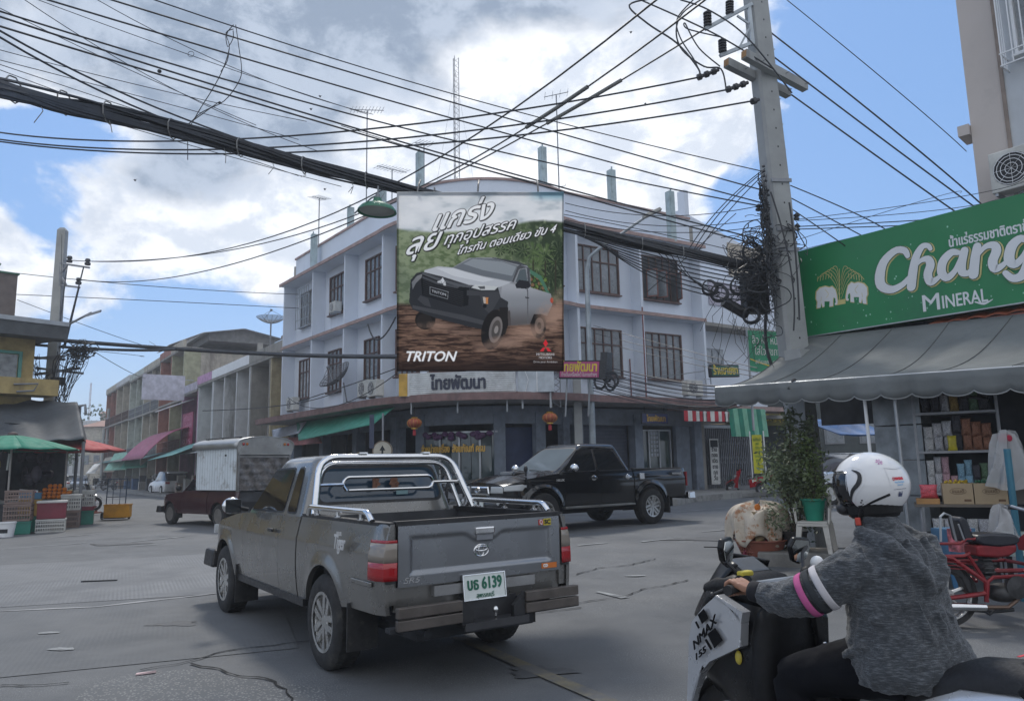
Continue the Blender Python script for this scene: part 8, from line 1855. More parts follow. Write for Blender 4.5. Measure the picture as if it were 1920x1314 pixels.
cl=[((rd.uniform(-.36,.36),rd.uniform(-.22,.22),z),(.12,.11,.12)) for z in (.5,.62,.75,.85,.95,1.0,1.1,1.2,1.3,1.4) for _ in range(2)]+[((-.0,0,1.7),(.07,.07,.14)),((.05,0,1.9),(.05,.05,.12)),((.22,.0,1.5),(.09,.09,.12)),((-.25,0,1.35),(.08,.08,.1)),((.3,0,1.75),(.06,.06,.1))]
bush(Mb_,cl,3800,.040,FOL,'tall bushy shrub with small grey green leaves behind the plastic chair',[[(.0+.02*k,0,.2),(-.15+.09*k,.05*math.sin(k),.8),(-.25+.13*k,.1*math.cos(k),1.45)] for k in range(5)]+[[(0,0,.2),(.0,0,1.2),(.05,0,1.95)]],3)
bush(Mg,[((0,0,.55),(.09,.09,.14)),((.03,0,.8),(.08,.08,.14)),((-.05,0,1.0),(.06,.06,.12)),((.08,0,.4),(.08,.08,.06))],900,.034,pm('foliage_yellow_green',(.09,.13,.04),.6,var=.4,scale=3),'slender leafy plant growing out of the green bucket',[[(0,0,.25),(.02,0,.7),(-.05,0,1.1)],[(0,0,.25),(.08,.02,.8)]],5)
c=D(1462,1000,11.6);bush(TR(c.x,c.y,0),[((0,0,.35),(.14,.12,.10)),((.2,0,.5),(.10,.1,.12))],700,.035,FOD,'low dark green plant between the basket and the shrub',[[(0,0,0),(.05,0,.4)]],8)
p=D(1507,830,11.2);b=MB(TR(p.x,p.y,p.z))
for k in range(8):a=k*.785;b.ell((.03*math.cos(a),.03*math.sin(a),.0),(.025,.025,.012),6,4)
b.build('flower',pm('yellow_flower',(.55,.45,.03),.6),label='single yellow flower with a red centre in the shrub',cat='flower')
p=D(1462,875,11.3);b=MB(frame(p,Vector((1,.1,0))));b.box(-.05,.05,0,.01,-.07,.07);b.build('plant_card',pm('blue_white_card',(.10,.12,.35),.6,var=.8,scale=20),label='small blue and white card hanging in the shrub',cat='card')
TERR=pm('basket_terracotta',(.26,.085,.055),.65,var=.1,dirt=(.16,.06,.045))
p=G(1437,1056);M_=TR(p.x,p.y+.2,0,.15);t_=thing('basket',M_,'terracotta coloured plastic basket with slotted sides beside the concrete slab','basket')
b=MB(M_)
for k in range(44):
 a0=6.2832*k/44;f=lambda z,a:((.20+.15*z/.38)*math.cos(a)*1.05,(.20+.15*z/.38)*math.sin(a)*.85,z)
 b.tube([f(.02,a0),f(.38,a0)],.010,4)
for z in (.02,.12,.22,.30,.37):b.tube([f(z,a) for a in np.linspace(0,6.14,36)],.013,5,closed=True)
b.build('basket_wall',TERR,t_);b=MB(M_);b.lathe([(.001,.01),(.2,.01)],24);b.lathe([(.195,.01),(.345,.385),(.385,.39),(.385,.375)],36);b.build('basket_shell',TERR,t_,smooth=True)
M2_=M_@Matrix.Translation((-.02,.0,.10));b=MB(M2_);b.lathe([(.001,0),(.2,0),(.27,.50),(.25,.5),(.18,.03)],28);b.build('maroon_tub',pm('tub_maroon',(.17,.02,.03),.5),label='maroon tub standing inside the terracotta basket under the cloth',cat='tub',smooth=True)
CL=pm('patterned_cloth',(.50,.44,.36),.9,var=.12,scale=6,bump=.4,bscale=25,dirt=(.34,.17,.09),dscale=5,dlo=.52,dhi=.62)
b=MB(M2_)
def cf(u,v):
 a=6.2832*u;r=.05+.36*math.sin(min(1,v*1.15)*1.57);dr=1+.13*math.sin(3*a+1)+.08*math.sin(7*a+v*3)+.05*math.sin(13*a)
 z=.80-.10*v-.42*v**4*(1+.22*math.sin(5*a+1))+.05*math.sin(5*a+v*6)*v+.05*math.cos(a*2)*(1-v);return (r*dr*math.cos(a)*1.05,r*dr*math.sin(a)*.75,z)
b.grid(cf,90,30);b.build('cloth_cover',CL,label='crumpled cream and brown patterned cloth bundled over the maroon tub',cat='cloth',smooth=True,solid=.006)
b=MB(M2_);b.grid(lambda u,v:(-.22+.16*u+.03*math.sin(v*9),-.26-.04*math.sin(u*3+v*7),.70-.42*v),8,14);b.build('hanging_rag',pm('rag_olive',(.17,.12,.06),.9,var=.5,scale=6,bump=.5),label='brown olive rag hanging out of the cloth bundle',cat='cloth',smooth=True,solid=.01)
b=MB(M2_);b.ell((-.10,-.22,.76),(.05,.03,.05),10,6);b.build('orange_scrap',pm('orange_scrap',(.55,.16,.02),.7),label='orange scrap tucked into the cloth bundle',cat='cloth')
b=MB(M2_);b.grid(lambda u,v:(-.30+.05*u+.02*math.sin(v*20),-.1-.02*math.sin(u*9+v*14),.5-.5*v),4,16);b.build('torn_strip',pm('torn_maroon',(.20,.03,.05),.9),label='torn maroon plastic strips hanging at the left of the tub',cat='cloth',smooth=True,solid=.004)
p=G(1490,1030);b=MB(TR(p.x,p.y,.0));b.grid(lambda u,v:(-.22+.4*u,-.08+.14*v+.02*math.sin(u*9),.26+.03*math.sin(u*7+v*5)),12,6);b.build('crumpled_bag',pm('bag_white',(.45,.44,.42),.6),label='crumpled whitish plastic bag lying on the concrete slab',cat='bag',smooth=True,solid=.01)
YR=7.15
c=D(1773,1121,YR);MRd=TR(c.x,YR,0,-math.pi/2);inv=MRd.inverted()
def Q(u,v,x=0):p=inv@D(u,v,YR-x);return (x,p.y,p.z)
rb=thing('red_motorcycle',MRd,'old red motorcycle with sidecar frame and black seat parked behind the rider','motorcycle')
RDP=pm('old_red_frame',(.20,.012,.018),.4,.2,var=.2,scale=6,dirt=(.10,.02,.02),dscale=5)
Rw=.292
for y,nm in ((0,1),(1.30,2)):
 w_=sub(rb,'wheel');b=MB(MRd);b.lathe([(Rw-.065,-.03),(Rw-.02,-.045),(Rw,0),(Rw-.02,.045),(Rw-.065,.03)],44,'x',(0,y,Rw));b.build('tyre',RUBBER,w_,smooth=True)
 b=MB(MRd);b.lathe([(Rw-.08,-.028),(Rw-.062,-.03),(Rw-.066,0),(Rw-.062,.03),(Rw-.08,.028),(Rw-.085,0)],44,'x',(0,y,Rw));b.lathe([(.001,-.06),(.05,-.06),(.055,0),(.05,.06),(.001,.06)],16,'x',(0,y,Rw))
 b.build('rim',ALLOY,w_,smooth=True);b=MB(MRd)
 for k in range(6):a=k*1.047+.2;b.tube([(0,y+.05*math.cos(a),Rw+.05*math.sin(a)),(0,y+(Rw-.08)*math.cos(a+.1),Rw+(Rw-.08)*math.sin(a+.1))],[.018,.012],6)
 b.build('spoke',ALLOY,w_)
b=MB(MRd)
for x in (-.09,.09):
 for pts,r in (([(1745,1019),(1800,1019),(1812,1010),(1838,1010)],.013),([(1750,1043),(1808,1042),(1818,1036)],.016),([(1762,1042),(1785,1046),(1848,1090),(1850,1128)],.020),([(1772,1122),(1810,1117),(1848,1112)],.020),([(1850,1120),(1852,1090),(1862,1082),(1935,1078)],.018),([(1815,1040),(1848,1090)],.016)):
  b.tube([Q(*p,x) for p in pts],r,7)
b.build('frame',RDP,rb,smooth=True)
b=MB(MRd)
for v in (1052,1058,1064):b.tube([Q(1764,v,.11),Q(1812,v+3,.11)],.005,4)
b.tube([Q(1764,1045,.11),Q(1764,1068,.11)],.006,4);b.build('guard_bar',RDP,rb)
def slab(px,x0,x1,mt,nm,bev=.01):
 b=MB(MRd);q=[Q(*p) for p in px];b.prism([(p[1],p[2]) for p in q],x0,x1,'yz');return b.build(nm,mt,rb,bevel=bev,smooth=True,sharp=40)
slab([(1818,1020),(1838,1018),(1893,1018),(1893,1032),(1880,1040),(1860,1043),(1820,1040)],-.11,.11,RDP,'side_cover',.02)
slab([(1816,1013),(1819,1001),(1840,998),(1885,999),(1896,1004),(1898,1012),(1890,1019),(1860,1023),(1830,1020)],-.12,.12,pm('seat_vinyl',(.012,.014,.022),.35,var=.2),'seat',.03)
slab([(1786,972),(1793,966),(1802,972),(1815,1005),(1814,1016),(1796,1014)],-.10,.10,pm('seat_vinyl',(.012,.014,.022),.35),'backrest',.02)
b=MB(MRd);b.tube([Q(1764,1015,.08),Q(1763,968,.08),Q(1770,962,.06),Q(1781,966,.04),Q(1793,1014,.04)],.011,7);b.tube([Q(1797,982,.105),Q(1808,1012,.105)],.008,5);b.build('grab_rail',STEEL,rb,smooth=True)
b=MB(MRd);b.tube([Q(1740,1137,.14),Q(1790,1137,.14),Q(1848,1138,.13)],[.036,.036,.03],12);b.build('exhaust_pipe',CHROME,rb,smooth=True);b=MB(MRd);b.tube([Q(1848,1138,.13),Q(1890,1138,.12),Q(1905,1126,.10),Q(1915,1112,.08)],.018,8);b.build('header_pipe',pm('rusty_pipe',(.12,.08,.06),.5,.6),rb,smooth=True)
b=MB(MRd);q=Q(1880,1110);b.ell(q,(.13,.16,.085),16,10);q=Q(1848,1062);b.ell(q,(.08,.07,.09),12,8)
for k in range(5):q=Q(1846,1046+k*8);b.cbox(q,(.18,.13-.01*k,.012))
q=Q(1905,1100,.1);b.lathe([(.001,-.03),(.09,-.03),(.1,.03),(.001,.04)],18,'x',(q[0],q[1],q[2]));b.build('engine',pm('engine_dark',(.05,.05,.052),.5,.5,var=.4,scale=9),rb,smooth=True)
b=MB(MRd);b.tube([Q(1800,1140,.05),Q(1860,1146,.05),Q(1900,1142,.05)],.018,6);b.tube([Q(1840,1142,.05),Q(1856,1152,.1),Q(1868,1142,.1)],.012,5);b.build('footrest',DARK,rb)
slab([(1758,1072),(1770,1056),(1792,1062),(1812,1085),(1818,1115),(1808,1108),(1795,1080),(1775,1070)],-.06,.06,BLKPL,'mudguard',.01)
b=MB(MRd)
for x in (-.07,.07):b.tube([(x,1.30,Rw),(x*.9,1.12,.72),(x*.8,1.02,.95)],.022,8)
b.tube([(-.35,.92,1.04),(-.1,1.0,.98),(.1,1.0,.98),(.35,.92,1.04)],.014,8);b.build('fork',STEEL,rb,smooth=True)
b=MB(MRd);b.loft([[(x,y,z+dz) for x,dz in ((-.1,-.08),(-.12,0),(0,.07),(.12,0),(.1,-.08))] for y,z in ((.78,.74),(.9,.80),(1.02,.80))]);b.build('fuel_tank',RDP,rb,smooth=True,sharp=60)
b=MB(MRd)
b.tube([(-.25,-.3,.45),(-.25,1.2,.45),(-1.0,1.2,.45),(-1.0,-.3,.45),(-.25,-.3,.45)],.02,6);b.tube([(-.25,.2,.45),(-1,.2,.45)],.016,5);b.tube([(-.25,.7,.45),(-1,.7,.45)],.016,5);b.tube([(0,.3,.4),(-.25,.3,.45)],.016,5);b.tube([(0,.9,.4),(-.25,.9,.45)],.016,5)
b.lathe([(Rw-.08,-.03),(Rw,0),(Rw-.08,.03)],30,'x',(-1.1,.35,Rw));b.build('sidecar_frame',RDP,rb)
b=MB();p=D(1785,980,8.0);b.M=TR(p.x,p.y,0,.2);b.box(-.16,.16,-.12,.12,.55,.80);b.build('blue_carton',pm('blue_carton',(.05,.14,.24),.6,var=.3),label='blue carton with pale top standing behind the motorcycle backrest',cat='carton')
b=MB();p=D(1797,985,7.7);b.M=TR(p.x,p.y,0,.3);b.box(-.09,.09,-.06,.06,.60,.82);b.build('red_white_bag',pm('red_white_pack',(.42,.12,.14),.5,var=.8,scale=12),label='red and white packet seen between the grab rail and the backrest',cat='packet')
b=MB();p=D(1905,1040,8.6);b.M=TR(p.x,p.y,0,.3);b.loft([[(x*.2,y*.14,.45) for x,y in ((-1,-1),(1,-1),(1,1),(-1,1))],[(x*.25,y*.18,.68) for x,y in ((-1,-1),(1,-1),(1,1),(-1,1))]]);b.build('white_tub',pm('tub_white',(.45,.52,.48),.5),label='whitish green plastic tub beside the motorcycle at the right edge',cat='tub')
MN=TR(1.44,3.0,0,.55);invN=MN.inverted()
sc=thing('motor_scooter',MN,'large silver and black scooter ridden in the right foreground with NMAX 155 lettering','scooter')
GBL=pm('gloss_black_panel',(.006,.006,.007),.3,0,var=.2,bump=0,spec=.35)
MBL=pm('matt_black_plastic',(.008,.008,.009),.55,0,var=.15,scale=20,bump=.15,bscale=160,spec=.25)
SLV=paint('scooter_silver',(.62,.63,.65),.55,.25)
def LP(u,v,x=-.22,k=.22,y0=.6):
 """point on the left flank plane x = xx + k*(y-y0)"""
 o=invN@Vector((0,0,H));d=(invN.to_3x3()@ray(u,v));t=(x+k*(o.y-y0)-o.x)/(d.x-k*d.y);return o+d*t
def flank(px,x,mt,nm,th=.02,k=.22,bev=.004,par=None,bulge=0):
 P=[LP(u,v,x,k) for u,v in px];n=len(P);c=sum(P,Vector())/n
 b=MB(MN);inw=Vector((th,0,0));b.add([p-Vector((0,0,0)) for p in P]+[p+inw for p in P]+[c-Vector((bulge,0,0))],[(i,(i+1)%n,2*n) for i in range(n)]+[tuple(range(n,2*n))]+[(i,i+n,(i+1)%n+n,(i+1)%n) for i in range(n)])
 return b.build(nm,mt,par or sc,bevel=bev,smooth=True,sharp=25)
b=MB(MN)
def sec(y,w_,z0,z1,n=14):
 return [(w_*math.copysign(abs(math.cos(a))**.6,math.cos(a)),y,(z0+z1)/2+(z1-z0)/2*math.copysign(abs(math.sin(a))**.7,math.sin(a))) for a in [2*math.pi*i/n for i in range(n)]]
b.loft([sec(1.02,.03,.62,.76),sec(.98,.08,.52,.86),sec(.88,.125,.46,.95),sec(.74,.165,.42,.98),sec(.60,.195,.34,.96),sec(.54,.20,.28,.92),sec(.50,.19,.26,.88)])
b.build('front_cowl',GBL,sc,smooth=True,sharp=60)
flank([(1339,1119),(1350,1123),(1384,1152),(1389,1170),(1388,1212),(1368,1222),(1330,1240),(1312,1262),(1298,1300),(1291,1340),(1287,1330),(1290,1255),(1291,1200),(1297,1165),(1318,1138)],-.235,SLV,'side_panel',.05,bev=.006)
flank([(1336,1117),(1343,1115),(1392,1148),(1389,1168),(1384,1153),(1350,1124)],-.238,SLV,'panel_ridge',.05,bev=.004)
DKG=pm('decal_black',(.008,.008,.009),.8,bump=0,spec=.1,var=.02)
flank([(1308,1152),(1319,1141),(1327,1158),(1316,1169)],-.249,DKG,'decal_block',.004,bev=0);flank([(1303,1166),(1305,1164),(1311,1176),(1309,1178)],-.249,DKG,'decal_bar',.004,bev=0)
flank([(1326,1188),(1340,1177),(1354,1200),(1339,1214)],-.250,DKG,'decal_block',.004,bev=0);flank([(1321,1199),(1324,1197),(1335,1216),(1332,1218)],-.250,DKG,'decal_bar',.004,bev=0)
def ltext(tx_,a,c,size,sh,off,x=-.2505,hgt=None):
 A_,C_=LP(*a,x),LP(*c,x);xd=(C_-A_);W_=xd.length;M_=frame(MN@((A_+C_)/2),MN.to_3x3()@xd);up=Vector((0,0,1))
 nrm=MN.to_3x3()@Vector((1,-.22,0)).normalized();X=(MN.to_3x3()@xd).normalized();Z=nrm.cross(X)*-1;Z=X.cross(nrm);Mq=Matrix((X,nrm,Z)).transposed().to_4x4();Mq.translation=MN@((A_+C_)/2)
 return text(tx_,size,DKG,Mq,sc,width=W_,shear=sh,off=off)
ltext('NMAX',(1298,1214),(1342,1160),.046,.3,.0012);ltext('155',(1302,1234),(1322,1217),.034,.3,.0008)
b=MB(MN)
def wsf(u,v):
 x=(2*u-1)*(.16*(1-.35*v)+.02*math.sin(3*v));y=1.0-.20*v+.05*(1-(2*u-1)**2)-.03;z=.80+.29*v**.9*(1-.10*(2*u-1)**2);return (x,y-.10*(2*u-1)**2,z)
b.grid(wsf,16,14).build('windshield',GBL,sc,smooth=True,solid=.008)
b=MB(MN);b.loft([sec(.90,.10,.90,.96),sec(.80,.15,.90,1.00),sec(.68,.17,.90,1.03),sec(.60,.16,.88,1.02),sec(.54,.12,.86,.98)]);b.build('dash_cowl',MBL,sc,smooth=True,sharp=60)
b=MB(MN@Matrix.Translation((0,.70,1.035))@Matrix.Rotation(R_(28),4,'X'));b.box(-.085,.085,-.05,.06,0,.02);b.build('instrument',pm('instrument_glass',(.09,.095,.10),.15,bump=0),sc,bevel=.012)
b=MB(MN@Matrix.Translation((0,.70,1.03))@Matrix.Rotation(R_(28),4,'X'));b.box(-.11,.11,-.07,.08,-.01,.015);b.build('instrument_bezel',MBL,sc,bevel=.02)
b=MB(MN);b.loft([sec(.53,.215,.26,.93),sec(.49,.225,.24,.94),sec(.46,.20,.22,.93),sec(.44,.16,.22,.90)]);b.build('leg_shield',MBL,sc,smooth=True,sharp=60)
b=MB(MN);b.loft([[(.06,.435,.88),(.17,.435,.86),(.15,.43,.62),(.09,.43,.60)],[(.075,.415,.86),(.155,.415,.84),(.14,.415,.64),(.095,.415,.62)]]);b.build('pocket',GBL,sc)
for z in (.74,.70):b=MB(MN);b.ell((.115,.412,z),(.010,.006,.008),8,5);b.build('pocket_catch',CHROME,sc)
b=MB(MN);b.tube([(.20,.42,.66),(.215,.39,.63),(.20,.375,.655)],.006,6);b.build('bag_hook',STEEL,sc)
b=MB(MN);b.loft([sec(.46,.13,.28,.66),sec(.30,.12,.26,.52),sec(.12,.13,.26,.52),sec(.0,.15,.28,.64)]);b.build('centre_tunnel',MBL,sc,smooth=True,sharp=60)
for s in (-1,1):
 b=MB(MN);b.loft([[(s*.10,y,z-.03),(s*(w_),y,z-.04),(s*(w_+.01),y,z),(s*.10,y,z+.01)] for y,w_,z in ((.52,.22,.46),(.42,.26,.30),(.2,.27,.27),(-.1,.26,.28),(-.25,.22,.34))]);b.build('footboard',MBL,sc,smooth=True,sharp=50)
b=MB(MN);q=LP(1385,1232,-.2);b.ell(q,(.012,.018,.030),8,6);b.build('indicator',pm('lens_yellow',(.45,.36,.05),.2),sc,smooth=True)
b=MB(MN@Matrix.Translation(LP(1306,1302,-.15,.25)));
for k in range(3):b.tube([(-.004,.018*math.cos(a)*(1-.0*k),.018*math.sin(a)) for a in np.linspace(0,6,14)],.002,4,closed=True)
b.tube([(-.004,0,-.015),(-.004,0,.015)],.002,4);b.tube([(-.004,-.013,.007),(-.004,.013,-.007)],.002,4);b.tube([(-.004,-.013,-.007),(-.004,.013,.007)],.002,4);b.build('round_badge',CHROME,sc)
b=MB(MN);b.tube([(-.36,.485,1.0),(-.24,.53,1.0),(-.1,.57,.99),(.1,.57,.99),(.24,.53,1.0),(.36,.485,1.0)],.0125,8);b.build('handlebar',STEEL,sc,smooth=True)
for s in (-1,1):
 b=MB(MN);b.tube([(s*.25,.525,1.0),(s*.365,.483,1.0)],.019,12);b.tube([(s*.365,.483,1.0),(s*.385,.477,1.0)],.021,10);b.build('grip',RUBBER,sc,smooth=True)
 b=MB(MN);b.ell((s*.215,.545,1.01),(.045,.035,.035),12,8);b.build('switch_housing',MBL,sc,smooth=True)
 b=MB(MN);b.tube([(s*.22,.575,1.0),(s*.30,.57,.985),(s*.39,.555,.975)],[.010,.008,.007],6);b.ell((s*.395,.553,.974),(.012,.012,.012),8,6);b.build('brake_lever',BLKPL,sc,smooth=True)
b=MB(MN);
for s in (-1,1):b.tube([(s*.20,.56,1.02),(s*.25,.60,1.09),(s*.30 if s>0 else -.22,.61,1.12)],.008,6)
b.build('mirror_stalk',BLKPL,sc,smooth=True)
def mir(c,s):
 R3=Matrix.Rotation(s*R_(-18),4,'Z')@Matrix.Rotation(R_(6),4,'X');M_=MN@Matrix.Translation(c)@R3
 pts=[(-.045,.055),(.035,.062),(.06,.02),(.045,-.05),(.01,-.065),(-.03,-.04),(-.055,.015)]
 b=MB(M_);b.prism([(x*s*-1,z) for x,z in pts],0,.03,'xz');b.build('mirror_shell',GBL,sc,bevel=.008,smooth=True)
 b=MB(M_);b.prism([(x*s*-.84,z*.84) for x,z in pts],-.004,.001,'xz');b.build('mirror_glass',pm('mirror_silvered',(.45,.47,.46),.03,1,bump=0),sc)
mir((-.215,.62,1.13),-1);mir((.27,.62,1.10),1)
b=MB(MN);b.tube([(-.245,.64,1.15),(-.32,.66,1.155)],.003,4);b.build('stub_antenna',BLKPL,sc)
b=MB(MN);b.ell((.30,.56,1.045),(.035,.03,.035),12,8);b.build('white_ball',WHITEP,label='small white round item hung on the right handlebar of the near scooter',cat='trinket',smooth=True)
b=MB(MN);b.add([(.26,.54,1.02),(.38,.52,1.05),(.37,.53,.99),(.25,.55,.98),(.27,.57,1.03),(.38,.56,1.06)],[(0,1,2,3),(4,5,1,0)]);b.build('paper_bundle',pm('paper_blue_white',(.40,.45,.60),.7,var=.5,scale=30),label='blue and white paper bundle held at the right handlebar',cat='paper',solid=.012)
b=MB(MN);b.cbox((-.20,.545,1.045),(.07,.035,.022));b.build('yellow_tape',pm('tape_yellow',(.55,.45,.05),.5,bump=0),sc,bevel=.006)
b=MB(MN);b.cbox((.31,.505,1.015),(.02,.04,.03));b.build('yellow_tape',pm('tape_yellow',(.55,.45,.05),.5,bump=0),sc,bevel=.004)
SEAT=pm('scooter_seat',(.008,.008,.010),.6,var=.2,scale=30,bump=.25,bscale=220)
b=MB(MN)
def seatsec(y,w_,z0,z1):return [(w_*math.cos(a)*(1 if abs(math.cos(a))<.9 else 1),y,z0+(z1-z0)*max(0,math.sin(a))**.6) for a in np.linspace(0,math.pi,13)]
b.loft([seatsec(*q) for q in ((.26,.05,.62,.69),(.18,.10,.62,.735),(.0,.145,.64,.755),(-.15,.155,.66,.765),(-.22,.15,.70,.80),(-.30,.145,.755,.835),(-.5,.135,.775,.86),(-.72,.11,.79,.87),(-.82,.06,.80,.86))]);b.build('seat',SEAT,sc,smooth=True,sharp=70)
b=MB(MN);b.loft([sec(.10,.13,.44,.66),sec(-.1,.175,.46,.70),sec(-.30,.19,.50,.775),sec(-.6,.165,.58,.80),sec(-.85,.10,.68,.82),sec(-.98,.03,.74,.80)]);b.build('tail_cowl',SLV,sc,smooth=True,sharp=60)
b=MB(MN);b.tube([(-.14,-.50,.78),(-.17,-.62,.84),(-.15,-.86,.88),(0,-.95,.88),(.15,-.86,.88),(.17,-.62,.84),(.14,-.5,.78)],.016,8,flat=1.4);b.build('grab_rail',MBL,sc,smooth=True)
b=MB(MN);b.box(-.04,.02,-.45,-.44,.87,.872);b.build('seat_tag',pm('tag_red',(.5,.05,.06),.5,bump=0),sc)
b=MB(MN);b.box(-.05,.05,-1.0,-.95,.70,.76);b.build('tail_lamp',LENSR,sc,bevel=.01)
for y in (-.60,.78):wheel(sc,(0,y,.27),.27,.13,.165,-1,5,GREYM)
b=MB(MN);b.loft([sec(.78+.27*math.cos(a),.075,.27+.25*math.sin(a),.27+.32*math.sin(a)) for a in np.linspace(.3,2.6,9)]);b.build('front_mudguard',MBL,sc,smooth=True,sharp=60)
b=MB(MN)
for s in (-1,1):b.tube([(s*.09,.78,.27),(s*.07,.66,.62)],.022,8)
b.box(-.13,.10,-.55,.0,.22,.46);b.tube([(.14,-.75,.38),(.15,-.25,.30)],.055,10);b.build('engine',GREYM,sc,smooth=True)
pr=thing('person',MN,'rider in a heather grey hooded top, black trousers and white helmet on the silver scooter','person')
def organic(b,nm,mt,vox,par,disp=0,dsc=.1,sm_=4,disp2=0):
 o=b.build(nm,mt,par,smooth=True,fix=True);r=o.modifiers.new('r','REMESH');r.mode='VOXEL';r.voxel_size=vox;r.use_smooth_shade=True
 s=o.modifiers.new('s','SMOOTH');s.iterations=sm_;s.factor=.6
 for k,(d,sz) in enumerate(((disp,dsc),(disp2,dsc*.35))):
  if d:tx2=bpy.data.textures.new(nm+'_folds%d'%k,'CLOUDS');tx2.noise_scale=sz;tx2.noise_depth=2;q=o.modifiers.new('d','DISPLACE');q.texture=tx2;q.strength=d;q.texture_coords='LOCAL';q.mid_level=.5
 return o
SKIN=pm('skin_warm',(.33,.17,.11),.5,var=.08,scale=12,bump=.15,bscale=120)
b=MB(MN)
def ringp(c,rx,ry,n=16,ty=0):return [(c[0]+rx*math.cos(2*math.pi*i/n),c[1]+ry*math.sin(2*math.pi*i/n),c[2]+ty*math.sin(2*math.pi*i/n)) for i in range(n)]
b.loft([ringp((0,-.02,.72),.14,.12),ringp((0,-.02,.82),.16,.13),ringp((0,0,.96),.14,.10),ringp((0,.01,1.10),.17,.11),ringp((0,.01,1.18),.15,.09),ringp((0,.02,1.23),.06,.06),ringp((0,.04,1.30),.052,.055)])
b.ell((0,.075,1.39),(.075,.092,.112),20,14);b.ell((0,.165,1.37),(.013,.018,.022),8,6);b.ell((0,.12,1.31),(.04,.045,.03),10,8)
for s in (-1,1):b.ell((s*.078,.07,1.385),(.010,.02,.03),8,6)
for s in (-1,1):
 b.tube([(s*.15,.01,1.16),(s*.25,.14,1.03),(s*.27,.21,1.0)],[.05,.043,.038],12);b.tube([(s*.27,.21,1.0),(s*.30,.36,.995),(s*.306,.42,1.0)],[.04,.028,.024],12)
 b.tube([(s*.09,-.02,.76),(s*.14,.2,.70),(s*.17,.38,.64)],[.085,.075,.055],14);b.tube([(s*.17,.38,.64),(s*.185,.30,.42),(s*.19,.24,.30)],[.055,.045,.035],12)
 b.tube([(s*.19,.20,.30),(s*.195,.32,.285),(s*.195,.40,.28)],[.035,.035,.022],10)
 b.loft([[(s*(.306+a*.024),.415,1.0+c2*.013) for a,c2 in ((-1,-1),(1,-1),(1,1),(-1,1))],[(s*(.307+a*.036),.45,1.012+c2*.014) for a,c2 in ((-1,-1),(1,-1),(1,1),(-1,1))],[(s*(.308+a*.040),.480,1.022+c2*.012) for a,c2 in ((-1,-1),(1,-1),(1,1),(-1,1))]])
 for k,(dx,L) in enumerate(((-.033,.92),(-.011,1.0),(.011,.97),(.033,.85))):
  x=.308+dx;b.tube([(s*x,.475,1.024),(s*x,.500,1.032),(s*x,.524,1.018),(s*x,.527,.995),(s*x,.510,.978-.004*L),(s*x,.495,.975)],[.011,.0105,.010,.0095,.009,.007],10)
 b.tube([(s*.272,.44,1.005),(s*.258,.468,.99),(s*.262,.492,.976),(s*.268,.508,.978)],[.013,.012,.010,.008],10)
organic(b,'body',SKIN,.0045,pr,sm_=3)
HEA=pm('heather_grey_jersey',(.075,.082,.090),.95,var=.30,scale=60,bump=.5,bscale=160)
t=HEA.node_tree;bs=t.nodes['Principled BSDF'];tcn=N(t,'ShaderNodeTexCoord');mpn=N(t,'ShaderNodeMapping');mpn.inputs['Scale'].default_value=(22,22,150);t.links.new(tcn.outputs['Object'],mpn.inputs[0])
n1=N(t,'ShaderNodeTexNoise');n1.inputs['Scale'].default_value=1.6;n1.inputs['Detail'].default_value=5;n1.inputs['Roughness'].default_value=.7;t.links.new(mpn.outputs[0],n1.inputs['Vector'])
old=bs.inputs['Base Color'].links[0].from_socket;cc=mixc(t,mrange(t,n1.outputs['Fac'],.46,.66),(.022,.026,.032),(.125,.137,.152));cc=mixc(t,.25,cc,old);t.links.new(cc,bs.inputs['Base Color']);bs.inputs['Sheen Weight'].default_value=.25
b=MB(MN)
b.loft([ringp((.0,-.045,.705),.235,.20,24,-.0),ringp((0,-.05,.76),.25,.21,24),ringp((0,-.035,.84),.235,.19,24),ringp((0,-.02,.94),.215,.165,24),ringp((0,-.01,1.04),.215,.155,24),ringp((0,-.01,1.12),.215,.145,24),ringp((0,.0,1.18),.175,.125,24),ringp((0,.015,1.225),.11,.10,24),ringp((0,.03,1.255),.085,.085,24),ringp((0,.035,1.30),.078,.08,24)])
for s in (-1,1):
 b.tube([(s*.14,.0,1.13),(s*.20,.05,1.095),(s*.255,.14,1.03),(s*.275,.20,1.0)],[.085,.085,.078,.074],16);b.tube([(s*.27,.17,1.005),(s*.285,.27,.985),(s*.298,.34,.99),(s*.304,.385,.995)],[.076,.068,.055,.042],16)
 b.tube([(s*.275,.24,.965),(s*.29,.30,.955),(s*.30,.345,.965)],[.045,.045,.03],12)
b.tube([(.0,-.165,1.045),(-.065,-.155,1.11),(-.125,-.09,1.20),(-.115,.03,1.245),(0,.10,1.225),(.115,.03,1.245),(.125,-.09,1.20),(.065,-.155,1.11),(.0,-.165,1.045)],[.030,.030,.034,.026,.018,.026,.034,.030,.030],14)
b.ell((0,-.15,1.07),(.05,.03,.05),12,8)
for x,z in ((-.045,1.13),(.0,1.11),(.045,1.13)):b.tube([(x*1.3,-.105,1.22),(x,-.145,z),(x*.4,-.16,1.06)],[.010,.016,.010],8)
for k in range(9):
 a=-2.6+k*.42;z0=random.uniform(.74,.86);r=.20;b.tube([(r*math.cos(a)*.95,-.03+.165*math.sin(a),z0+.17),(r*math.cos(a+.12)*1.03,-.03+.175*math.sin(a+.12),z0+.05),(r*math.cos(a+.2)*1.02,-.03+.18*math.sin(a+.2),z0-.05)],[.006,.017,.006],8)
b.tube([(-.20,-.12,.80),(-.08,-.215,.775),(.08,-.23,.79),(.2,-.14,.83)],[.012,.02,.02,.01],8)
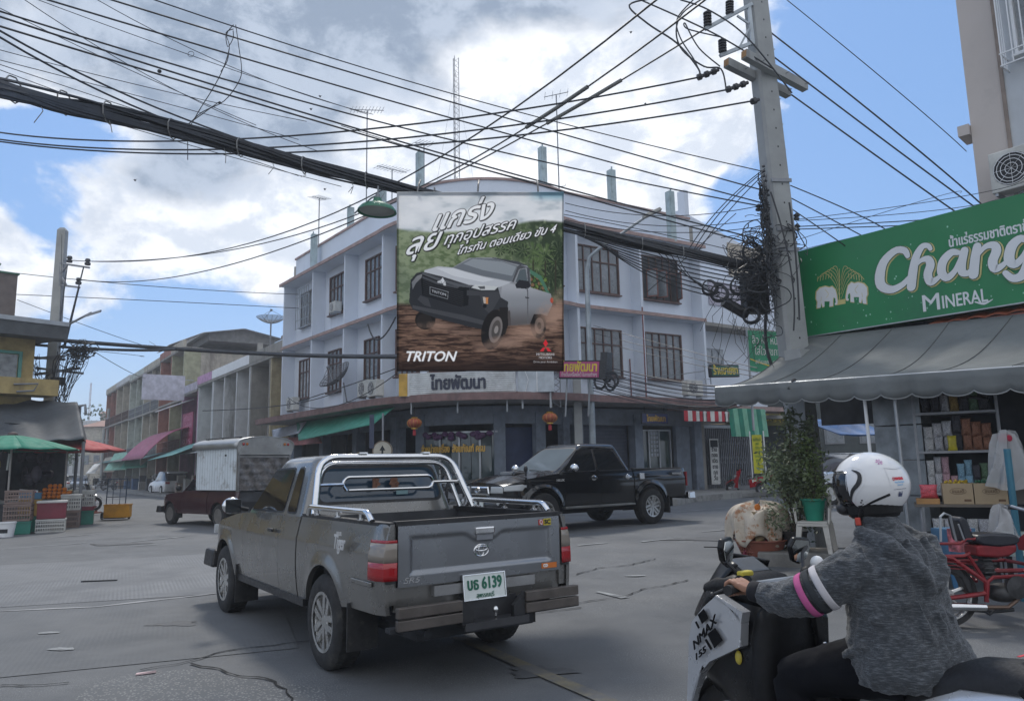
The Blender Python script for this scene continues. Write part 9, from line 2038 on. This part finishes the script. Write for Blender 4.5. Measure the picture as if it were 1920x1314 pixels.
b.tube([(-.22,-.05,.95),(-.15,-.14,.90),(.0,-.175,.88)],[.008,.018,.006],8);b.tube([(-.17,-.08,1.08),(-.06,-.14,1.02),(.06,-.15,.99)],[.006,.016,.006],8);b.tube([(-.23,-.02,.85),(-.22,.08,.80)],[.02,.01],8)
hd=organic(b,'hooded_top',HEA,.0075,pr,disp=.030,dsc=.075,sm_=2,disp2=.012)
def cuffring(c,dirv,r,w_,mt,nm,fl=1):
 b=MB(MN);d=Vector(dirv).normalized();c=Vector(c);b.tube([c-d*w_/2,c-d*w_*.2,c+d*w_*.2,c+d*w_/2],[r*.98,r,r,r*.98],24,caps=False,flat=fl);return b.build(nm,mt,pr,smooth=True,solid=.004)
dv=(.115,.19,-.13)
for s in (-1,1):
 cuffring((s*.243,.120,1.042),(s*.06,.10,-.065),.0855,.027,pm('stripe_white',(.55,.53,.55),.85,bump=.3),'white_sleeve_band');cuffring((s*.268,.172,1.012),(s*.04,.10,-.055),.083,.026,pm('stripe_pink',(.50,.10,.27),.85,bump=.3),'pink_sleeve_band');cuffring((s*.256,.146,1.027),(s*.05,.10,-.06),.084,.026,pm('stripe_dark',(.03,.035,.04),.9,bump=.3),'dark_sleeve_band')
 cuffring((s*.305,.395,.997),(s*.01,.10,.01),.040,.045,pm('cuff_black',(.012,.012,.016),.9),'cuff')
b=MB(MN)
for s in (-1,1):
 b.tube([(s*.08,-.10,.76),(s*.10,.02,.765),(s*.14,.2,.71),(s*.17,.38,.65)],[.12,.12,.10,.078],16);b.tube([(s*.17,.37,.66),(s*.185,.31,.45),(s*.19,.25,.32)],[.078,.07,.06],14)
b.ell((0,-.06,.78),(.19,.17,.09),18,10)
organic(b,'trousers',pm('black_trousers',(.004,.0045,.007),.9,bump=.2,spec=.2),.009,pr,disp=.014,dsc=.1,sm_=4)
for s in (-1,1):
 b=MB(MN);b.loft([sec(.17,.035,.28,.36),sec(.24,.045,.275,.38),sec(.34,.048,.275,.345),sec(.42,.03,.275,.32)]);b.v=[MN@((MN.inverted()@v)+Vector((s*.195,0,0))) for v in b.v];b.build('shoe',BLKPL,pr,smooth=True,sharp=60)
MH=MN@Matrix.Translation((0,.055,1.420))@Matrix.Rotation(.42,4,'Z')@Matrix.Rotation(R_(-4),4,'X')
hm=sub(pr,'helmet');HW=pm('helmet_white',(.66,.66,.665),.14,0,var=.03,bump=0,coat=.5,dirt=(.52,.52,.51),dscale=6,dlo=.6,dhi=.9)
HX,HY,HZ=.125,.140,.128
def hp(az,el,off=0):
 k=1+.035*math.cos(el)**2*(math.cos(az));q=Vector((HX*math.sin(az)*math.cos(el),-HY*math.cos(az)*math.cos(el)*k,HZ*math.sin(el)));n=Vector((q.x/HX**2,q.y/HY**2,q.z/HZ**2)).normalized();return q+n*off
def lower(az):return -.80+.05*math.cos(az) if abs(az)<1.9 else -.80+.05*math.cos(1.9)
def shellgrid(u,v):az=-math.pi+2*math.pi*u;e0=lower(abs(az)) if abs(az)<2.05 else .42-0*(abs(az));
def lowedge(az):
 a=abs(az)
 if a<1.95:return -.86+.03*a
 t=sst((a-1.95)/.28);return (-.86+.03*1.95)*(1-t)+.50*t
def shf(u,v):az=-math.pi+2*math.pi*u;e0=lowedge(az);e=e0+(math.pi/2-e0)*v;return hp(az,e)
MB(MH).grid(shf,120,26).build('shell',HW,hm,smooth=True,sharp=60);MB(MH).grid(lambda u,v:shf(u,v)*.95,60,14).build('shell_lining',BLKPL,hm,smooth=True)
b=MB(MH)
def vis(u,v):az=1.98+(2*math.pi-3.96)*u;e=-.62+1.08*v;return hp(az,e,.002-.006*abs(2*u-1)**3)
b.grid(vis,30,14);b.build('visor',glassm('smoked_visor',(.012,.012,.014),.08),hm,smooth=True,solid=.004)
b=MB(MH)
def hstrip(pts,wds,off,mt,nm):
 b=MB(MH);n=28;P=[]
 m_=len(pts)
 for i in range(n+1):
  t=i/n*(m_-1);k=min(int(t),m_-2);f=t-k;p0,p1,p2,p3=[Vector(pts[j]) for j in (max(k-1,0),k,k+1,min(k+2,m_-1))]
  P.append((.5*((2*p1)+(p2-p0)*f+(2*p0-5*p1+4*p2-p3)*f*f+(3*p1-p0-3*p2+p3)*f**3),wds[k]+(wds[k+1]-wds[k])*f))
 V=[]
 for i,(q,w_) in enumerate(P):tg=(P[min(i+1,n)][0]-P[max(i-1,0)][0]).normalized();nr=Vector((-tg.y,tg.x))*w_/2;V+=[hp(*(q+nr),off),hp(*(q-nr),off)]
 b.add(V,[(2*i,2*i+1,2*i+3,2*i+2) for i in range(n)]);return b.build(nm,mt,hm,smooth=True)
for s in (-1,1):
 hstrip([(s*1.90,.50),(s*1.68,.36),(s*1.70,.10),(s*1.92,-.15),(s*2.05,-.42)],[.02,.10,.13,.10,.03],.0025,BLKPL,'swoosh')
 hstrip([(s*1.98,.62),(s*1.60,.48),(s*1.58,.08),(s*1.82,-.22),(s*1.98,-.5),(s*1.90,-.72)],[.02,.05,.06,.05,.05,.03],.0015,HW,'raised_edge')
 hstrip([(s*.95,-.30),(s*1.3,-.45),(s*1.72,-.66)],[.10,.09,.03],.0022,BLKPL,'vent_slot');hstrip([(s*.93,-.22),(s*1.3,-.37),(s*1.75,-.60)],[.05,.05,.02],.006,HW,'vent_lip')
 for k in range(3):b=MB(MH);c=hp(s*(1.72+.05*(k%2)),-.44-.07*k,.002);b.ell(c,(.003,.003,.003),8,5);b.build('vent_hole',DARK,hm)
b=MB(MH);pts=[hp(az,lowedge(az) if abs(az)<1.93 else -.80,-.001) for az in np.linspace(-2.4,2.4,50)];b.tube(pts,.009,6);b.build('lower_trim',BLKPL,hm,smooth=True)
b=MB(MH);b.lathe([(.10,-.11),(.105,-.085),(.112,-.06)],30,sx=.95);b.lathe([(.085,-.125),(.10,-.10)],30,sx=.95);b.build('inner_padding',pm('padding_black',(.012,.012,.013),.95),hm,smooth=True)
b=MB(MH);b.ell((0,.105,-.085),(.055,.035,.03),14,8);b.build('chin_guard',BLKPL,hm,smooth=True)
b=MB(MH);b.tube([(-.095,.03,-.09),(-.07,.05,-.14),(0,.06,-.155),(.07,.05,-.14),(.095,.03,-.09)],.008,6);b.build('chin_strap',BLKPL,hm,smooth=True)
b=MB(MH);b.cbox((-.085,.05,-.135),(.014,.02,.03));b.build('strap_clip',pm('clip_red',(.45,.05,.03),.5,bump=0),hm,bevel=.003)
def htext(tx_,az,el,size,wd,mt,off=.001,sh=0):
 o=text(tx_,size,mt,Matrix.Identity(4),None,width=wd,off=off,shear=sh,extrude=.0003)
 vs=[WM[o.name]@v.co for v in o.data.vertices];fs=[tuple(p.vertices) for p in o.data.polygons];bpy.data.objects.remove(o)
 b=MB(MH);b.add([hp(az+v.x/(.13*math.cos(el)),el+v.z/.13,.0015-v.y*.2) for v in vs],fs);return b.build('helmet_lettering',mt,hm,fix=False)
PRD=pm('print_red2',(.50,.02,.04),.4,bump=0);PBL=pm('print_light_blue',(.25,.42,.60),.4,bump=0);PDK=pm('print_navy',(.05,.06,.12),.4,bump=0)
htext('YAMAHA',-.62,.13,.014,.036,PRD,.0012);htext('Revs Your Heart',-.62,.03,.008,.040,PBL);htext('สยามยามาฮ่า',-.62,-.05,.009,.024,PBL,.0002);
b=MB(MH);c=[hp(-.80+.022*math.cos(a),.13+.045*math.sin(a),.002) for a in np.linspace(0,6.28,14)];b.tube(c,.0013,4,closed=True);b.build('round_logo',PRD,hm)
hstrip([(-.84,-.18),(-.62,-.175),(-.40,-.17)],[.012,.012,.012],.0012,PDK,'printed_line')
b=MB(MH);b.grid(lambda u,v:hp(-.68+.14*u,-.40+.16*v,.0015),4,4);b.build('dark_sticker',PDK,hm);htext('TIS',-.61,-.27,.010,.014,WHITEP,.0002)
b=MB(MH)
for k in range(6):a=k*1.047;b.grid(lambda u,v:hp(-1.0+(.02+.10*v)*math.cos(a+.5*(u-.5)),.72+(.02+.09*v)*math.sin(a+.5*(u-.5)),.0015+.0001*k),3,3)
b.build('pink_flower_print',pm('print_pink',(.50,.22,.42),.4,bump=0,var=.4,scale=80),hm)
hstrip([(-.05,1.30),(-.02,.8),(0,.35)],[.02,.02,.02],.001,pm('shell_crease',(.5,.5,.5),.3),'shell_ridge')
hstrip([(-.95,.50),(-.62,.45),(-.25,.50)],[.03,.05,.03],.003,HW,'rear_vent_ridge');hstrip([(-.95,.50),(-.92,.2),(-.90,-.1)],[.02,.03,.02],.002,HW,'rear_vent_side')
BD=pm('bird_dark',(.03,.03,.03),.8)
for k,(u,v) in enumerate(((253,338),(609,355),(583,205),(1183,61),(1210,195),(600,181))):
 c=D(u,v,60);b=MB(Matrix.Translation(c));b.ell((0,0,0),(.08,.15,.08),8,5);b.add([(-.2,.03,.10),(0,.08,.02),(0,-.06,.02),(.2,.03,.12)],[(0,1,2),(1,3,2)]);b.build('bird',BD,label='tiny dark bird '+('over the low clouds left of the wire loops','just below the thick bundle','lowest of those left of the thick lines','between the rising lines near the top edge','below the sagging lines near the insulators','beside the beaded thin wire')[k],cat='bird',group='birds')
hzb=MB();hzb.box(-700,700,-80,1600,-1.2,26)
hm_=bpy.data.materials.new('thin_haze');hm_.use_nodes=True;t=hm_.node_tree;t.nodes.remove(t.nodes['Principled BSDF']);v_=N(t,'ShaderNodeVolumePrincipled');v_.inputs['Density'].default_value=.0016;v_.inputs['Color'].default_value=(.80,.86,.94,1);v_.inputs['Anisotropy'].default_value=.3
t.links.new(v_.outputs[0],t.nodes['Material Output'].inputs['Volume'])
USE_HAZE=True
if USE_HAZE:hzb.build('haze',hm_,kind='stuff')
